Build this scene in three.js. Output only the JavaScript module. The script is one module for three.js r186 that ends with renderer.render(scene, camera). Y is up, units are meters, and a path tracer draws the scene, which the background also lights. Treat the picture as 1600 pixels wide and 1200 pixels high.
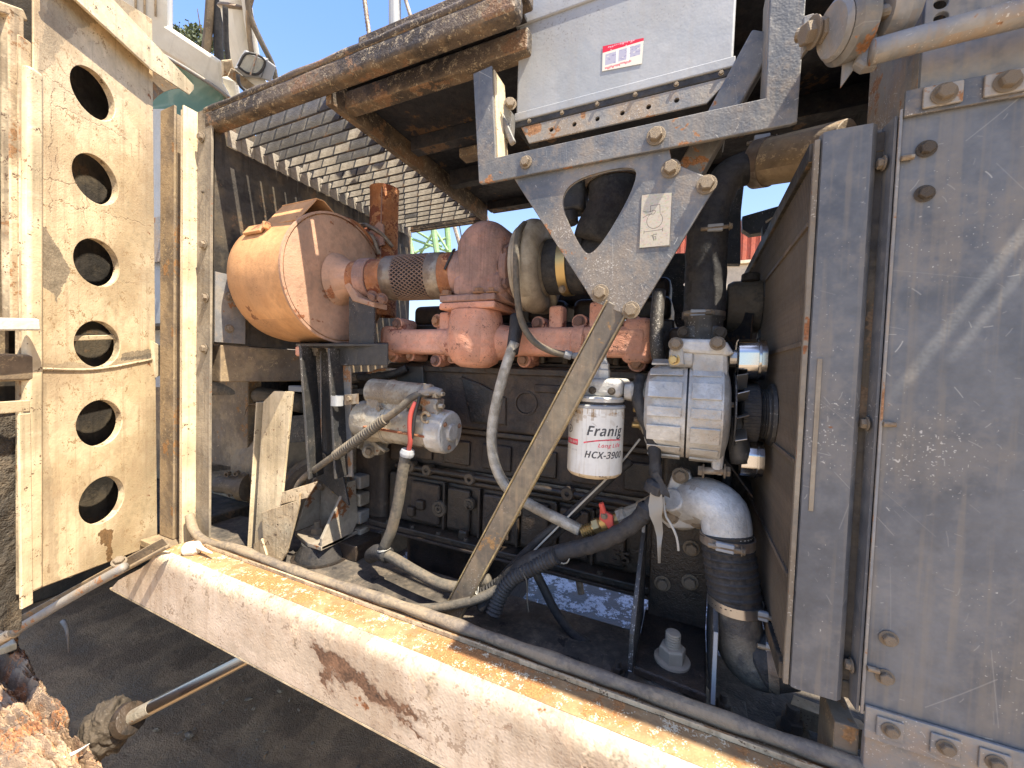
import * as THREE from 'three';
import { mergeGeometries, toCreasedNormals } from 'three/addons/utils/BufferGeometryUtils.js';
import { RoundedBoxGeometry } from 'three/addons/geometries/RoundedBoxGeometry.js';
import { FontLoader } from 'three/addons/loaders/FontLoader.js';
import { TextGeometry } from 'three/addons/geometries/TextGeometry.js';

// ------------------------------------------------------------------ camera, sky, sun, exposure
const V3 = THREE.Vector3, scene = new THREE.Scene();
const FOC = 615, DEG = Math.PI / 180;                     // ultra wide phone lens
const camera = new THREE.PerspectiveCamera(2 * Math.atan(600 / FOC) / DEG, 4 / 3, 0.02, 900);
camera.rotation.order = 'YXZ';
camera.rotation.set(-2 * DEG, 24.5 * DEG, 1.9 * DEG);     // standing 1.75 m above the yard, machine side along x, machine depth along -z
camera.updateMatrixWorld(true);
const renderer = new THREE.WebGLRenderer({ antialias: true });
renderer.toneMapping = THREE.LinearToneMapping;
renderer.toneMappingExposure = 3.9;
renderer.shadowMap.enabled = true;
const SUN = new V3(0.53, 1, 0.17).normalize();
const sun = new THREE.DirectionalLight(new THREE.Color(1, 0.9, 0.74), 3.2);
sun.position.copy(SUN).multiplyScalar(12); sun.castShadow = true;
Object.assign(sun.shadow.camera, { left: -4, right: 4, top: 4, bottom: -4, near: 1, far: 30 });
sun.shadow.mapSize.set(4096, 4096);
scene.add(sun, sun.target);
{
  const w = 512, h = 256, d = new Float32Array(w * h * 4);
  for (let y = 0; y < h; y++) for (let x = 0; x < w; x++) {
    const el = ((y + 0.5) / h - 0.5) * Math.PI, k = Math.max(0, Math.sin(el)), g = Math.pow(1 - k, 2.6);
    const az = ((x + 0.5) / w - 0.5) * 2 * Math.PI, dir = new V3(Math.cos(el) * Math.cos(az), Math.sin(el), Math.cos(el) * Math.sin(az));
    const glow = Math.pow(Math.max(0, dir.dot(SUN)), 6) * 0.5;
    const i = (y * w + x) * 4;
    const c = el < 0 ? [0.26, 0.22, 0.16] : [0.06 + 0.25 * g + glow * 0.8, 0.128 + 0.27 * g + glow * 0.72, 0.335 + 0.1 * g + glow * 0.6];
    d[i] = c[0]; d[i + 1] = c[1]; d[i + 2] = c[2]; d[i + 3] = 1;
  }
  const t = new THREE.DataTexture(d, w, h, THREE.RGBAFormat, THREE.FloatType);
  t.mapping = THREE.EquirectangularReflectionMapping; t.magFilter = t.minFilter = THREE.LinearFilter; t.needsUpdate = true;
  scene.background = t; scene.environment = t;
}

// ------------------------------------------------------------------ survey: where a sight line meets a plane of the machine
const ray = (px, py) => new V3((px - 800) / FOC, (600 - py) / FOC, -1).applyQuaternion(camera.quaternion);
const zp = (px, py, D) => { const r = ray(px, py); return r.multiplyScalar(-D / r.z); };
const xp = (px, py, x) => { const r = ray(px, py); return r.multiplyScalar(x / r.x); };
const yp = (px, py, y) => { const r = ray(px, py); return r.multiplyScalar(y / r.y); };
const fwd = new V3(0, 0, -1).applyQuaternion(camera.quaternion);
const size = (n, p) => n * p.dot(fwd) / FOC;              // metres spanned by n photo pixels at a point
const v = (x, y, z) => new V3(x, y, z);
const GROUND = -1.75;

// ------------------------------------------------------------------ noise fields for the procedural materials
function rng(a) { return () => { a = (a + 0x6d2b79f5) | 0; let t = Math.imul(a ^ (a >>> 15), 1 | a); t = (t + Math.imul(t ^ (t >>> 7), 61 | t)) ^ t; return ((t ^ (t >>> 14)) >>> 0) / 4294967296; }; }
const S = 1024, MASK = S - 1;
function field(px, py, oct, seed, gain = 0.55) {
  const out = new Float32Array(S * S); let amp = 1;
  for (let o = 0; o < oct; o++, amp *= gain) {
    const gx = Math.min(S, px << o), gy = Math.min(S, py << o), R = rng(seed * 977 + o * 131 + 7), T = new Float32Array(gx * gy);
    for (let i = 0; i < T.length; i++) T[i] = R();
    const X0 = new Int32Array(S), X1 = new Int32Array(S), FX = new Float32Array(S);
    for (let x = 0; x < S; x++) { const f = x * gx / S, i = Math.floor(f), t = f - i; X0[x] = i % gx; X1[x] = (i + 1) % gx; FX[x] = t * t * (3 - 2 * t); }
    for (let y = 0; y < S; y++) {
      const f = y * gy / S, i = Math.floor(f), t = f - i, fy = t * t * (3 - 2 * t), r0 = (i % gy) * gx, r1 = ((i + 1) % gy) * gx;
      for (let x = 0; x < S; x++) { const a = T[r0 + X0[x]] + (T[r0 + X1[x]] - T[r0 + X0[x]]) * FX[x], b = T[r1 + X0[x]] + (T[r1 + X1[x]] - T[r1 + X0[x]]) * FX[x]; out[y * S + x] += amp * (a + (b - a) * fy); }
    }
  }
  let m = 0, s = 0; for (const q of out) m += q; m /= out.length; for (const q of out) s += (q - m) * (q - m); s = Math.sqrt(s / out.length);
  for (let i = 0; i < out.length; i++) out[i] = Math.min(1, Math.max(0, 0.5 + (out[i] - m) / s * 0.18));
  return out;
}
const NA = field(4, 4, 7, 1), NB = field(6, 6, 7, 2), NC = field(40, 40, 4, 3, 0.7), NV = field(72, 3, 4, 4), NW = field(300, 300, 2, 5);
const NK = (() => {                                        // scratches and scuffs
  const c = document.createElement('canvas'); c.width = c.height = S; const g = c.getContext('2d'), R = rng(91);
  g.fillStyle = '#000'; g.fillRect(0, 0, S, S);
  for (let i = 0; i < 420; i++) {
    const x = R() * S, y = R() * S, a = R() * 6.28, l = 3 + 30 * R() * R() + (R() < 0.05 ? 120 : 0), k = R();
    g.strokeStyle = `rgba(255,255,255,${0.25 + 0.7 * k * k})`; g.lineWidth = 0.7 + 1.4 * R() * R();
    for (const ox of [-S, 0, S]) for (const oy of [-S, 0, S]) { g.beginPath(); g.moveTo(x + ox, y + oy); g.quadraticCurveTo(x + ox + Math.cos(a) * l * 0.5 + 3 * R(), y + oy + Math.sin(a) * l * 0.5, x + ox + Math.cos(a) * l, y + oy + Math.sin(a) * l); g.stroke(); }
  }
  const d = g.getImageData(0, 0, S, S).data, f = new Float32Array(S * S);
  for (let i = 0; i < f.length; i++) f[i] = d[i * 4] / 255;
  return f;
})();
const sm = (a, b, x) => { const t = Math.min(1, Math.max(0, (x - a) / (b - a))); return t * t * (3 - 2 * t); };
const enc = (x) => 255 * Math.min(1, Math.max(0, x <= 0.0031308 ? x * 12.92 : 1.055 * Math.pow(x, 1 / 2.4) - 0.055));
// one weathered surface, evaluated at a pixel of the fields; writes colour, roughness, height and metalness into o
const px1 = { r: 0, g: 0, b: 0, rough: 0, h: 0, m: 0 };
function shade(o, x, y, out = px1) {
  const i = ((y + o.oy) & MASK) * S + ((x + o.ox) & MASK), j = ((y + o.oy * 3 + 211) & MASK) * S + ((x + o.ox * 5 + 97) & MASK);
  const a = NA[i], b = NB[j], c = NC[i], w = NW[j], s = NV[i], f = 1 + o.vary * (c - 0.5) + o.vary * (NA[j] - 0.5);
  let t = sm(0.36, 0.64, b), R = (o.base[0] + (o.alt[0] - o.base[0]) * t) * f, G = (o.base[1] + (o.alt[1] - o.base[1]) * t) * f, B = (o.base[2] + (o.alt[2] - o.base[2]) * t) * f;
  let rough = o.rough[0] + (o.rough[1] - o.rough[0]) * (0.5 * a + 0.5 * c), h = 0.5 + 0.25 * (c - 0.5) + 0.3 * (w - 0.5), met = o.metal;
  const mix = (q, k) => { R += (q[0] - R) * k; G += (q[1] - G) * k; B += (q[2] - B) * k; };
  if (o.streak) { const k = o.streak * sm(0.52, 0.75, 0.75 * s + 0.25 * a); mix(o.dirt, k); rough += 0.1 * k; }
  if (o.grime) { const k = o.grime * sm(0.45, 0.72, 0.65 * a + 0.35 * c); mix(o.dirt, k); rough += 0.15 * k; met *= 1 - 0.7 * k; }
  if (o.rust < 1) { const k = sm(o.rust, o.rust + 0.05, 0.7 * b + 0.3 * c); if (k) { const q = 0.55 + 0.9 * w; mix([o.rustCol[0] * q, o.rustCol[1] * q, o.rustCol[2] * q], k); rough += (0.92 - rough) * k; h -= 0.18 * k - 0.3 * k * (c - 0.5); met *= 1 - k; } }
  if (o.chip < 1) { const k = sm(o.chip, o.chip + 0.03, 0.55 * NC[j] + 0.45 * w); mix(o.chipCol, k); h -= 0.2 * k; }
  if (o.speck < 1) { const k = sm(o.speck, o.speck + 0.05, 0.7 * w + 0.3 * a); mix(o.speckCol, k * 0.8); }
  if (o.scratch) { const k = o.scratch * NK[i]; mix(o.scratchCol, k); h -= 0.15 * k; }
  out.r = R; out.g = G; out.b = B; out.rough = Math.min(1, Math.max(0.04, rough)); out.h = h; out.m = met; out.i = i; out.j = j;
  return out;
}
const RECIPE = { alt: null, vary: 0.35, rough: [0.5, 0.8], metal: 0, dirt: [0.13, 0.095, 0.06], streak: 0, grime: 0.35, rust: 2, rustCol: [0.22, 0.085, 0.03], chip: 2, chipCol: [0.1, 0.06, 0.035], speck: 2, speckCol: [0.55, 0.52, 0.46], scratch: 0, scratchCol: [0.6, 0.57, 0.5], bump: 0.0012, tile: 0.5, n: 512 };
let seeds = 0;
// the grain that minor materials share: height in red, roughness in green
let grainSource = null;
function grain(tile) { if (!grainSource) { const n = 512, P = new Uint8Array(n * n * 4); for (let y = 0; y < n; y++) for (let x = 0; x < n; x++) { const j = y * 2 * S + x * 2, i = (y * n + x) * 4; P[i] = 255 * Math.min(1, Math.max(0, 0.5 + 0.5 * (NC[j] - 0.5) + 0.35 * (NW[j] - 0.5) + 0.2 * (NA[j] - 0.5))); P[i + 1] = 255 * (0.72 + 0.28 * sm(0.3, 0.7, 0.5 * NA[j] + 0.5 * NC[j])); P[i + 2] = 255; P[i + 3] = 255; } grainSource = dataTex(P, n, n, false); } const t = grainSource.clone(); t.repeat.set(1 / tile, 1 / tile); t.needsUpdate = true; return t; }
function dataTex(d, w, h, srgb, tile) {
  const t = new THREE.DataTexture(d, w, h); if (srgb) t.colorSpace = THREE.SRGBColorSpace;
  t.wrapS = t.wrapT = THREE.RepeatWrapping; t.magFilter = THREE.LinearFilter; t.minFilter = THREE.LinearFilter; if (tile) t.repeat.set(1 / tile, 1 / tile); t.needsUpdate = true; return t;
}
function mat(recipe, extra = {}) {
  const o = { ...RECIPE, ...recipe }; o.alt ??= o.base; o.ox = (seeds * 173) % S; o.oy = (seeds * 331) % S; seeds++;
  const n = o.n, k = S / n, C = new Uint8Array(n * n * 4), n2 = n / 2, P = new Uint8Array(n2 * n2 * 4);
  for (let y = 0; y < n; y++) for (let x = 0; x < n; x++) { const q = shade(o, x * k, y * k), i = (y * n + x) * 4; C[i] = enc(q.r); C[i + 1] = enc(q.g); C[i + 2] = enc(q.b); C[i + 3] = 255; }
  if (n < 1024) { const map = dataTex(C, n, n, true, o.tile), pbr = grain(o.tile); return new THREE.MeshPhysicalMaterial({ map, roughnessMap: pbr, bumpMap: pbr, bumpScale: o.bump, roughness: Math.min(1, o.rough[1] + 0.1), metalness: o.metal, ...extra }); }
  for (let y = 0; y < n2; y++) for (let x = 0; x < n2; x++) { const q = shade(o, x * k * 2, y * k * 2), i = (y * n2 + x) * 4; P[i] = 255 * Math.min(1, Math.max(0, q.h)); P[i + 1] = 255 * q.rough; P[i + 2] = 255 * q.m; P[i + 3] = 255; }
  const map = dataTex(C, n, n, true, o.tile), pbr = dataTex(P, n2, n2, false, o.tile);
  return new THREE.MeshPhysicalMaterial({ map, roughnessMap: pbr, metalnessMap: pbr, bumpMap: pbr, bumpScale: o.bump, roughness: 1, metalness: 1, ...extra });
}
// a surface with marks of its own: draw() paints masks (red = first mark, green = second, blue = third) whose edges the noise frays
function marked(recipe, w, h, draw, marks, fray = 7) {
  const o = { ...RECIPE, ...recipe }; o.alt ??= o.base; o.ox = (seeds * 173) % S; o.oy = (seeds * 331) % S; seeds++;
  const cv = document.createElement('canvas'); cv.width = w; cv.height = h; const g = cv.getContext('2d');
  g.fillStyle = '#000'; g.fillRect(0, 0, w, h); g.globalCompositeOperation = 'lighter'; draw(g, w, h);
  const m = g.getImageData(0, 0, w, h).data, C = new Uint8Array(w * h * 4), P = new Uint8Array(w * h * 4);
  for (let y = 0; y < h; y++) for (let x = 0; x < w; x++) {
    const q = shade(o, x, y), i = ((h - 1 - y) * w + x) * 4;
    const sx = Math.min(w - 1, Math.max(0, Math.round(x + fray * (NC[q.i] - 0.5) * 3 + fray * (NA[q.j] - 0.5) * 2))), sy = Math.min(h - 1, Math.max(0, Math.round(y + fray * (NC[q.j] - 0.5) * 3 + fray * (NB[q.i] - 0.5) * 2))), e = (sy * w + sx) * 4;
    let { r, g: gg, b, rough, h: hh } = q;
    for (let k = 0; k < 3; k++) if (marks[k]) { const a = m[e + k] / 255, f = 1 + 0.9 * (NC[q.j] - 0.5) + 0.9 * (NW[q.i] - 0.5); if (a) { const c = marks[k].col; r += (c[0] * f - r) * a; gg += (c[1] * f - gg) * a; b += (c[2] * f - b) * a; rough += ((marks[k].rough ?? 0.9) - rough) * a; hh -= (marks[k].dent ?? 0.2) * a; } }
    C[i] = enc(r); C[i + 1] = enc(gg); C[i + 2] = enc(b); C[i + 3] = 255; P[i] = 255 * Math.min(1, Math.max(0, hh)); P[i + 1] = 255 * Math.min(1, Math.max(0, rough)); P[i + 2] = 0; P[i + 3] = 255;
  }
  const map = dataTex(C, w, h, true), pbr = dataTex(P, w, h, false);
  for (const t of [map, pbr]) t.wrapS = t.wrapT = THREE.ClampToEdgeWrapping;
  return new THREE.MeshPhysicalMaterial({ map, roughnessMap: pbr, bumpMap: pbr, bumpScale: o.bump, roughness: 1, metalness: 0 });
}
const plain = (c, roughness = 0.7, metalness = 0, extra = {}) => new THREE.MeshPhysicalMaterial({ color: new THREE.Color().setRGB(...c), roughness, metalness, ...extra });

// ------------------------------------------------------------------ materials
const M = {
  cream: mat({ base: [0.68, 0.56, 0.37], alt: [0.6, 0.48, 0.3], grime: 0.26, streak: 0.22, rust: 0.82, chip: 0.76, speck: 0.84, speckCol: [0.2, 0.14, 0.08], rough: [0.45, 0.75], n: 1024 }),
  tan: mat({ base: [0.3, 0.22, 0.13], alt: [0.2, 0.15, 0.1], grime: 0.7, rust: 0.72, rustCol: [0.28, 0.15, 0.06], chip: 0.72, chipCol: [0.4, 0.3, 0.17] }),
  creamWorn: mat({ base: [0.6, 0.48, 0.31], alt: [0.48, 0.36, 0.22], grime: 0.6, streak: 0.4, rust: 0.73, rustCol: [0.26, 0.14, 0.06], chip: 0.72 }),
  white: mat({ base: [0.74, 0.71, 0.62], alt: [0.7, 0.66, 0.56], grime: 0.12, vary: 0.1, streak: 0.12, rough: [0.35, 0.5], tile: 0.9 }),
  rustTop: mat({ base: [0.42, 0.27, 0.13], alt: [0.3, 0.175, 0.08], grime: 0.5, rust: 0.57, rustCol: [0.36, 0.17, 0.06], chip: 0.66, chipCol: [0.6, 0.52, 0.36], bump: 0.002, n: 1024 }),
  grey: mat({ base: [0.1, 0.105, 0.114], alt: [0.13, 0.133, 0.138], dirt: [0.24, 0.2, 0.15], grime: 0.3, streak: 0.35, rust: 0.9, speck: 0.8, scratch: 0.7, rough: [0.38, 0.62], bump: 0.0008, tile: 0.62, n: 1024 }),
  greyDust: mat({ base: [0.2, 0.2, 0.2], alt: [0.27, 0.245, 0.21], dirt: [0.3, 0.21, 0.13], grime: 0.55, streak: 0.3, rust: 0.68, rustCol: [0.3, 0.15, 0.07], speck: 0.76, scratch: 0.6, rough: [0.45, 0.7], n: 1024 }),
  bracket: mat({ base: [0.105, 0.11, 0.118], alt: [0.17, 0.165, 0.155], dirt: [0.26, 0.2, 0.14], grime: 0.45, streak: 0.2, rust: 0.72, rustCol: [0.3, 0.14, 0.06], speck: 0.79, scratch: 0.75, rough: [0.4, 0.65], n: 1024 }),
  galv: mat({ base: [0.3, 0.315, 0.33], alt: [0.335, 0.345, 0.355], vary: 0.12, dirt: [0.3, 0.28, 0.25], grime: 0.25, streak: 0.2, speck: 0.82, speckCol: [0.2, 0.19, 0.18], rough: [0.4, 0.55], bump: 0.0004, tile: 0.7 }),
  oily: mat({ base: [0.021, 0.0185, 0.0165], alt: [0.048, 0.035, 0.025], dirt: [0.07, 0.046, 0.03], grime: 0.5, rough: [0.28, 0.6], speck: 0.82, speckCol: [0.12, 0.1, 0.08], chip: 0.7, chipCol: [0.055, 0.035, 0.025], bump: 0.003, tile: 0.4, n: 1024 }),
  brownBlock: mat({ base: [0.078, 0.053, 0.035], alt: [0.046, 0.033, 0.025], dirt: [0.018, 0.015, 0.013], grime: 0.6, streak: 0.3, rough: [0.35, 0.65], speck: 0.84, speckCol: [0.14, 0.11, 0.09], bump: 0.002, tile: 0.4 }),
  blackPaint: mat({ base: [0.03, 0.031, 0.033], alt: [0.045, 0.042, 0.038], dirt: [0.11, 0.09, 0.07], grime: 0.4, rough: [0.3, 0.55], speck: 0.76, scratch: 0.5, scratchCol: [0.3, 0.26, 0.22] }),
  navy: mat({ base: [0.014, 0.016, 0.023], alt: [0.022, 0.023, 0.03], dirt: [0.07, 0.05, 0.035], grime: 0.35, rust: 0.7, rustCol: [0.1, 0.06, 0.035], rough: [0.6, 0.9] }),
  roofEdge: mat({ base: [0.1, 0.075, 0.055], alt: [0.17, 0.12, 0.075], dirt: [0.03, 0.025, 0.022], grime: 0.8, rust: 0.6, rustCol: [0.19, 0.11, 0.06], chip: 0.66, chipCol: [0.3, 0.24, 0.16], bump: 0.003 }),
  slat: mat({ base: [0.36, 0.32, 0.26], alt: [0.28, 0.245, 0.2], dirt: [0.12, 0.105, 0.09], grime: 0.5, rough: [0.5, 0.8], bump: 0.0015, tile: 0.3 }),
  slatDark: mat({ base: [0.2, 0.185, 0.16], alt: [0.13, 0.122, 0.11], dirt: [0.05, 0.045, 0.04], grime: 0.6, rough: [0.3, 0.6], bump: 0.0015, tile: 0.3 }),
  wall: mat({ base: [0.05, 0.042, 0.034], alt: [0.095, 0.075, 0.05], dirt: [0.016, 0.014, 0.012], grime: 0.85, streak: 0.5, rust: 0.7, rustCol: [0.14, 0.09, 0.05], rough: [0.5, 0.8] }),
  primer: mat({ base: [0.68, 0.31, 0.195], alt: [0.62, 0.32, 0.22], dirt: [0.3, 0.17, 0.12], grime: 0.4, rust: 0.76, rustCol: [0.24, 0.09, 0.06], chip: 0.74, chipCol: [0.16, 0.085, 0.06], rough: [0.6, 0.85], bump: 0.0025, tile: 0.35 }),
  turbine: mat({ base: [0.3, 0.185, 0.145], alt: [0.38, 0.215, 0.165], dirt: [0.15, 0.09, 0.075], grime: 0.5, streak: 0.35, rust: 0.78, rustCol: [0.3, 0.12, 0.07], rough: [0.65, 0.9], bump: 0.0025, tile: 0.3 }),
  orange: mat({ base: [0.62, 0.33, 0.15], alt: [0.55, 0.28, 0.12], dirt: [0.3, 0.17, 0.09], grime: 0.42, streak: 0.12, rust: 0.7, rustCol: [0.22, 0.1, 0.05], speck: 0.8, speckCol: [0.15, 0.08, 0.05], scratch: 0.35, scratchCol: [0.3, 0.17, 0.1], rough: [0.45, 0.7], n: 1024 }),
  cap: mat({ base: [0.52, 0.3, 0.19], alt: [0.45, 0.27, 0.175], dirt: [0.2, 0.14, 0.1], grime: 0.55, rust: 0.69, rustCol: [0.28, 0.11, 0.05], scratch: 0.35, rough: [0.5, 0.75] }),
  rustPipe: mat({ base: [0.36, 0.145, 0.06], alt: [0.5, 0.25, 0.12], dirt: [0.15, 0.06, 0.03], grime: 0.5, rust: 0.52, rustCol: [0.2, 0.06, 0.028], rough: [0.75, 0.95], bump: 0.003, tile: 0.25 }),
  sleeve: mat({ base: [0.24, 0.16, 0.125], alt: [0.3, 0.2, 0.15], grime: 0.4, rough: [0.5, 0.75], metal: 0.4, tile: 0.25 }),
  band: mat({ base: [0.33, 0.28, 0.22], alt: [0.22, 0.17, 0.13], dirt: [0.15, 0.09, 0.06], grime: 0.4, rough: [0.35, 0.6], metal: 0.6, tile: 0.2 }),
  cast: mat({ base: [0.46, 0.415, 0.33], alt: [0.37, 0.325, 0.25], dirt: [0.17, 0.12, 0.075], grime: 0.65, rust: 0.82, rough: [0.4, 0.7], metal: 0.25, speck: 0.8, speckCol: [0.06, 0.05, 0.04], bump: 0.002, tile: 0.3 }),
  alu: mat({ base: [0.56, 0.555, 0.53], alt: [0.47, 0.46, 0.43], dirt: [0.3, 0.22, 0.14], grime: 0.4, rough: [0.4, 0.65], metal: 0.25, speck: 0.83, speckCol: [0.12, 0.1, 0.08], bump: 0.0016, tile: 0.3 }),
  compressor: mat({ base: [0.42, 0.36, 0.27], alt: [0.34, 0.285, 0.21], dirt: [0.16, 0.12, 0.085], grime: 0.5, rough: [0.45, 0.7], metal: 0.25, tile: 0.3 }),
  bolt: mat({ base: [0.34, 0.29, 0.22], alt: [0.24, 0.18, 0.12], dirt: [0.12, 0.08, 0.05], grime: 0.4, rough: [0.4, 0.7], metal: 0.45, tile: 0.12, bump: 0.0006, n: 256 }),
  boltDark: mat({ base: [0.075, 0.065, 0.055], alt: [0.12, 0.095, 0.07], grime: 0.4, rough: [0.35, 0.65], metal: 0.3, tile: 0.12, bump: 0.0006, n: 256 }),
  boltRust: mat({ base: [0.42, 0.23, 0.13], alt: [0.34, 0.17, 0.09], grime: 0.3, rough: [0.6, 0.9], tile: 0.12, n: 256 }),
  rubber: mat({ base: [0.022, 0.022, 0.024], alt: [0.038, 0.036, 0.035], dirt: [0.075, 0.063, 0.05], grime: 0.4, rough: [0.45, 0.75], tile: 0.25 }),
  dustRubber: mat({ base: [0.1, 0.088, 0.07], alt: [0.14, 0.12, 0.09], dirt: [0.2, 0.15, 0.1], grime: 0.5, rough: [0.6, 0.85], tile: 0.25 }),
  seal: mat({ base: [0.16, 0.13, 0.1], alt: [0.24, 0.19, 0.13], dirt: [0.32, 0.24, 0.15], grime: 0.5, rough: [0.55, 0.8], tile: 0.25 }),
  rag: mat({ base: [0.13, 0.115, 0.095], alt: [0.09, 0.08, 0.068], grime: 0.4, rough: [0.85, 1], tile: 0.2, bump: 0.003 }),
  fin: mat({ base: [0.13, 0.1, 0.07], alt: [0.175, 0.13, 0.09], dirt: [0.035, 0.028, 0.022], grime: 0.5, rough: [0.6, 0.85] }),
  soil: mat({ base: [0.43, 0.345, 0.245], alt: [0.37, 0.285, 0.195], grime: 0.4, rough: [0.9, 1], bump: 0.02, tile: 3 }),
  soilDark: mat({ base: [0.38, 0.24, 0.12], alt: [0.26, 0.165, 0.085], dirt: [0.2, 0.14, 0.08], grime: 0.6, speck: 0.75, speckCol: [0.3, 0.26, 0.2], rough: [0.85, 1], bump: 0.012, tile: 0.9, n: 1024 }),
  mud: mat({ base: [0.4, 0.275, 0.17], alt: [0.27, 0.175, 0.105], dirt: [0.2, 0.15, 0.11], grime: 0.6, rust: 0.6, rustCol: [0.42, 0.19, 0.08], speck: 0.76, speckCol: [0.6, 0.48, 0.32], rough: [0.8, 1], bump: 0.006, tile: 0.35, n: 1024 }),
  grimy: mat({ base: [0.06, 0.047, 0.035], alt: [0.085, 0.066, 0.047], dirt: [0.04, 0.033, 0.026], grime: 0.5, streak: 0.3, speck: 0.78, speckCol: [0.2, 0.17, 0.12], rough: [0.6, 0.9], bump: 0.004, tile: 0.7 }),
  foam: mat({ base: [0.085, 0.07, 0.052], alt: [0.05, 0.042, 0.033], dirt: [0.17, 0.13, 0.085], grime: 0.5, speck: 0.7, speckCol: [0.22, 0.17, 0.11], rough: [0.7, 0.95], bump: 0.006 }),
  green: mat({ base: [0.2, 0.36, 0.16], alt: [0.26, 0.4, 0.2], grime: 0.3, rough: [0.5, 0.7], n: 256 }),
  red: mat({ base: [0.5, 0.12, 0.065], alt: [0.45, 0.13, 0.08], grime: 0.3, rough: [0.5, 0.7], tile: 2, n: 256 }),
  beige: mat({ base: [0.6, 0.52, 0.4], alt: [0.55, 0.46, 0.34], grime: 0.2, rough: [0.8, 0.95], tile: 3, n: 256 }),
  chrome: plain([0.5, 0.47, 0.42], 0.34, 1), shiny: plain([0.6, 0.58, 0.55], 0.16, 1), steel: plain([0.42, 0.4, 0.37], 0.36, 0.9),
  paleGrey: mat({ base: [0.2, 0.21, 0.225], alt: [0.17, 0.178, 0.19], dirt: [0.36, 0.3, 0.22], grime: 0.35, streak: 0.3, scratch: 0.4, rough: [0.4, 0.6], bump: 0.0006 }),
  postGrey: mat({ base: [0.3, 0.25, 0.18], alt: [0.22, 0.185, 0.14], grime: 0.5, streak: 0.4, rust: 0.75, speck: 0.8, rough: [0.5, 0.8] }),
  floor: mat({ base: [0.1, 0.085, 0.067], alt: [0.06, 0.052, 0.044], dirt: [0.2, 0.155, 0.11], grime: 0.5, rust: 0.72, rustCol: [0.018, 0.016, 0.015], speck: 0.82, rough: [0.4, 0.75], bump: 0.002 }),
  nut: mat({ base: [0.5, 0.42, 0.32], alt: [0.38, 0.3, 0.22], dirt: [0.16, 0.11, 0.07], grime: 0.4, rough: [0.45, 0.7], metal: 0.2, tile: 0.12, bump: 0.0006, n: 256 }),
  mount: mat({ base: [0.4, 0.34, 0.26], alt: [0.3, 0.26, 0.2], dirt: [0.14, 0.11, 0.08], grime: 0.6, rust: 0.7, rough: [0.55, 0.8] }),
  splashed: mat({ base: [0.42, 0.44, 0.5], alt: [0.35, 0.37, 0.42], vary: 0.2, grime: 0.2, rust: 0.47, rustCol: [0.012, 0.011, 0.011], chip: 0.6, chipCol: [0.012, 0.011, 0.011], rough: [0.15, 0.35], tile: 0.3 }),
  brass: plain([0.5, 0.36, 0.16], 0.4, 0.8), redPaint: plain([0.55, 0.07, 0.05], 0.5), wireRed: plain([0.42, 0.07, 0.055], 0.5), paleWire: plain([0.45, 0.43, 0.38], 0.6),
  wire: plain([0.02, 0.02, 0.021], 0.5), teal: plain([0.16, 0.3, 0.28], 0.12, 0, { clearcoat: 0.6 }),
  glass: plain([0.9, 0.92, 0.9], 0.06, 0, { transmission: 0.85, thickness: 0 }), tape: plain([0.3, 0.27, 0.22], 0.5), pale: plain([0.72, 0.68, 0.58], 0.6),
};

// ------------------------------------------------------------------ geometry helpers
function boxUV(g) {
  const p = g.attributes.position, uv = new Float32Array(p.count * 2), a = new V3(), b = new V3(), c = new V3(), n = new V3();
  for (let i = 0; i < p.count; i += 3) {
    a.fromBufferAttribute(p, i); b.fromBufferAttribute(p, i + 1); c.fromBufferAttribute(p, i + 2);
    n.subVectors(b, a).cross(c.sub(a)); const ax = Math.abs(n.x), ay = Math.abs(n.y), az = Math.abs(n.z);
    for (let k = 0; k < 3; k++) { const x = p.getX(i + k), y = p.getY(i + k), z = p.getZ(i + k), o = (i + k) * 2; if (ay >= ax && ay >= az) { uv[o] = x; uv[o + 1] = z; } else if (ax >= az) { uv[o] = z + 0.31; uv[o + 1] = y; } else { uv[o] = x + 0.17; uv[o + 1] = y; } }
  }
  g.setAttribute('uv', new THREE.BufferAttribute(uv, 2));
}
function flat(g) { const q = g.index ? g.toNonIndexed() : g; for (const k of Object.keys(q.attributes)) if (!['position', 'normal', 'uv'].includes(k)) q.deleteAttribute(k); return q; }
const names = new Map();
function numbered(n) { const k = names.get(n) ?? 0; names.set(n, k + 1); return k ? `${n}_${String(k).padStart(3, '0')}` : n; }
const allThings = [], where = (o) => { const p = new V3(); for (; o && o !== scene; o = o.parent) p.add(o.position); return p; };
// one named mesh; its origin is put at the middle of its shape
function obj(name, geos, material, parent = scene, keepUV = false) {
  const gs = (Array.isArray(geos) ? geos : [geos]).map((g) => { const q = flat(g); if (!keepUV) boxUV(q); return q; });
  const g = gs.length > 1 ? mergeGeometries(gs) : gs[0];
  g.computeBoundingBox(); const c = g.boundingBox.getCenter(new V3()); g.translate(-c.x, -c.y, -c.z);
  const m = new THREE.Mesh(g, material); m.castShadow = m.receiveShadow = true; m.name = parent === scene ? numbered(name) : name;
  m.position.copy(c).sub(where(parent)); parent.add(m); return m;
}
function tag(o, label, category, group) { o.userData.label = label; if (category) o.userData.category = category; if (group) o.userData.group = group; return o; }
function thing(name, label, category, group) { const o = new THREE.Group(); o.name = numbered(name); scene.add(o); allThings.push(o); return tag(o, label, category, group); }
function structure(o) { o.userData.kind = 'structure'; return o; }
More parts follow.
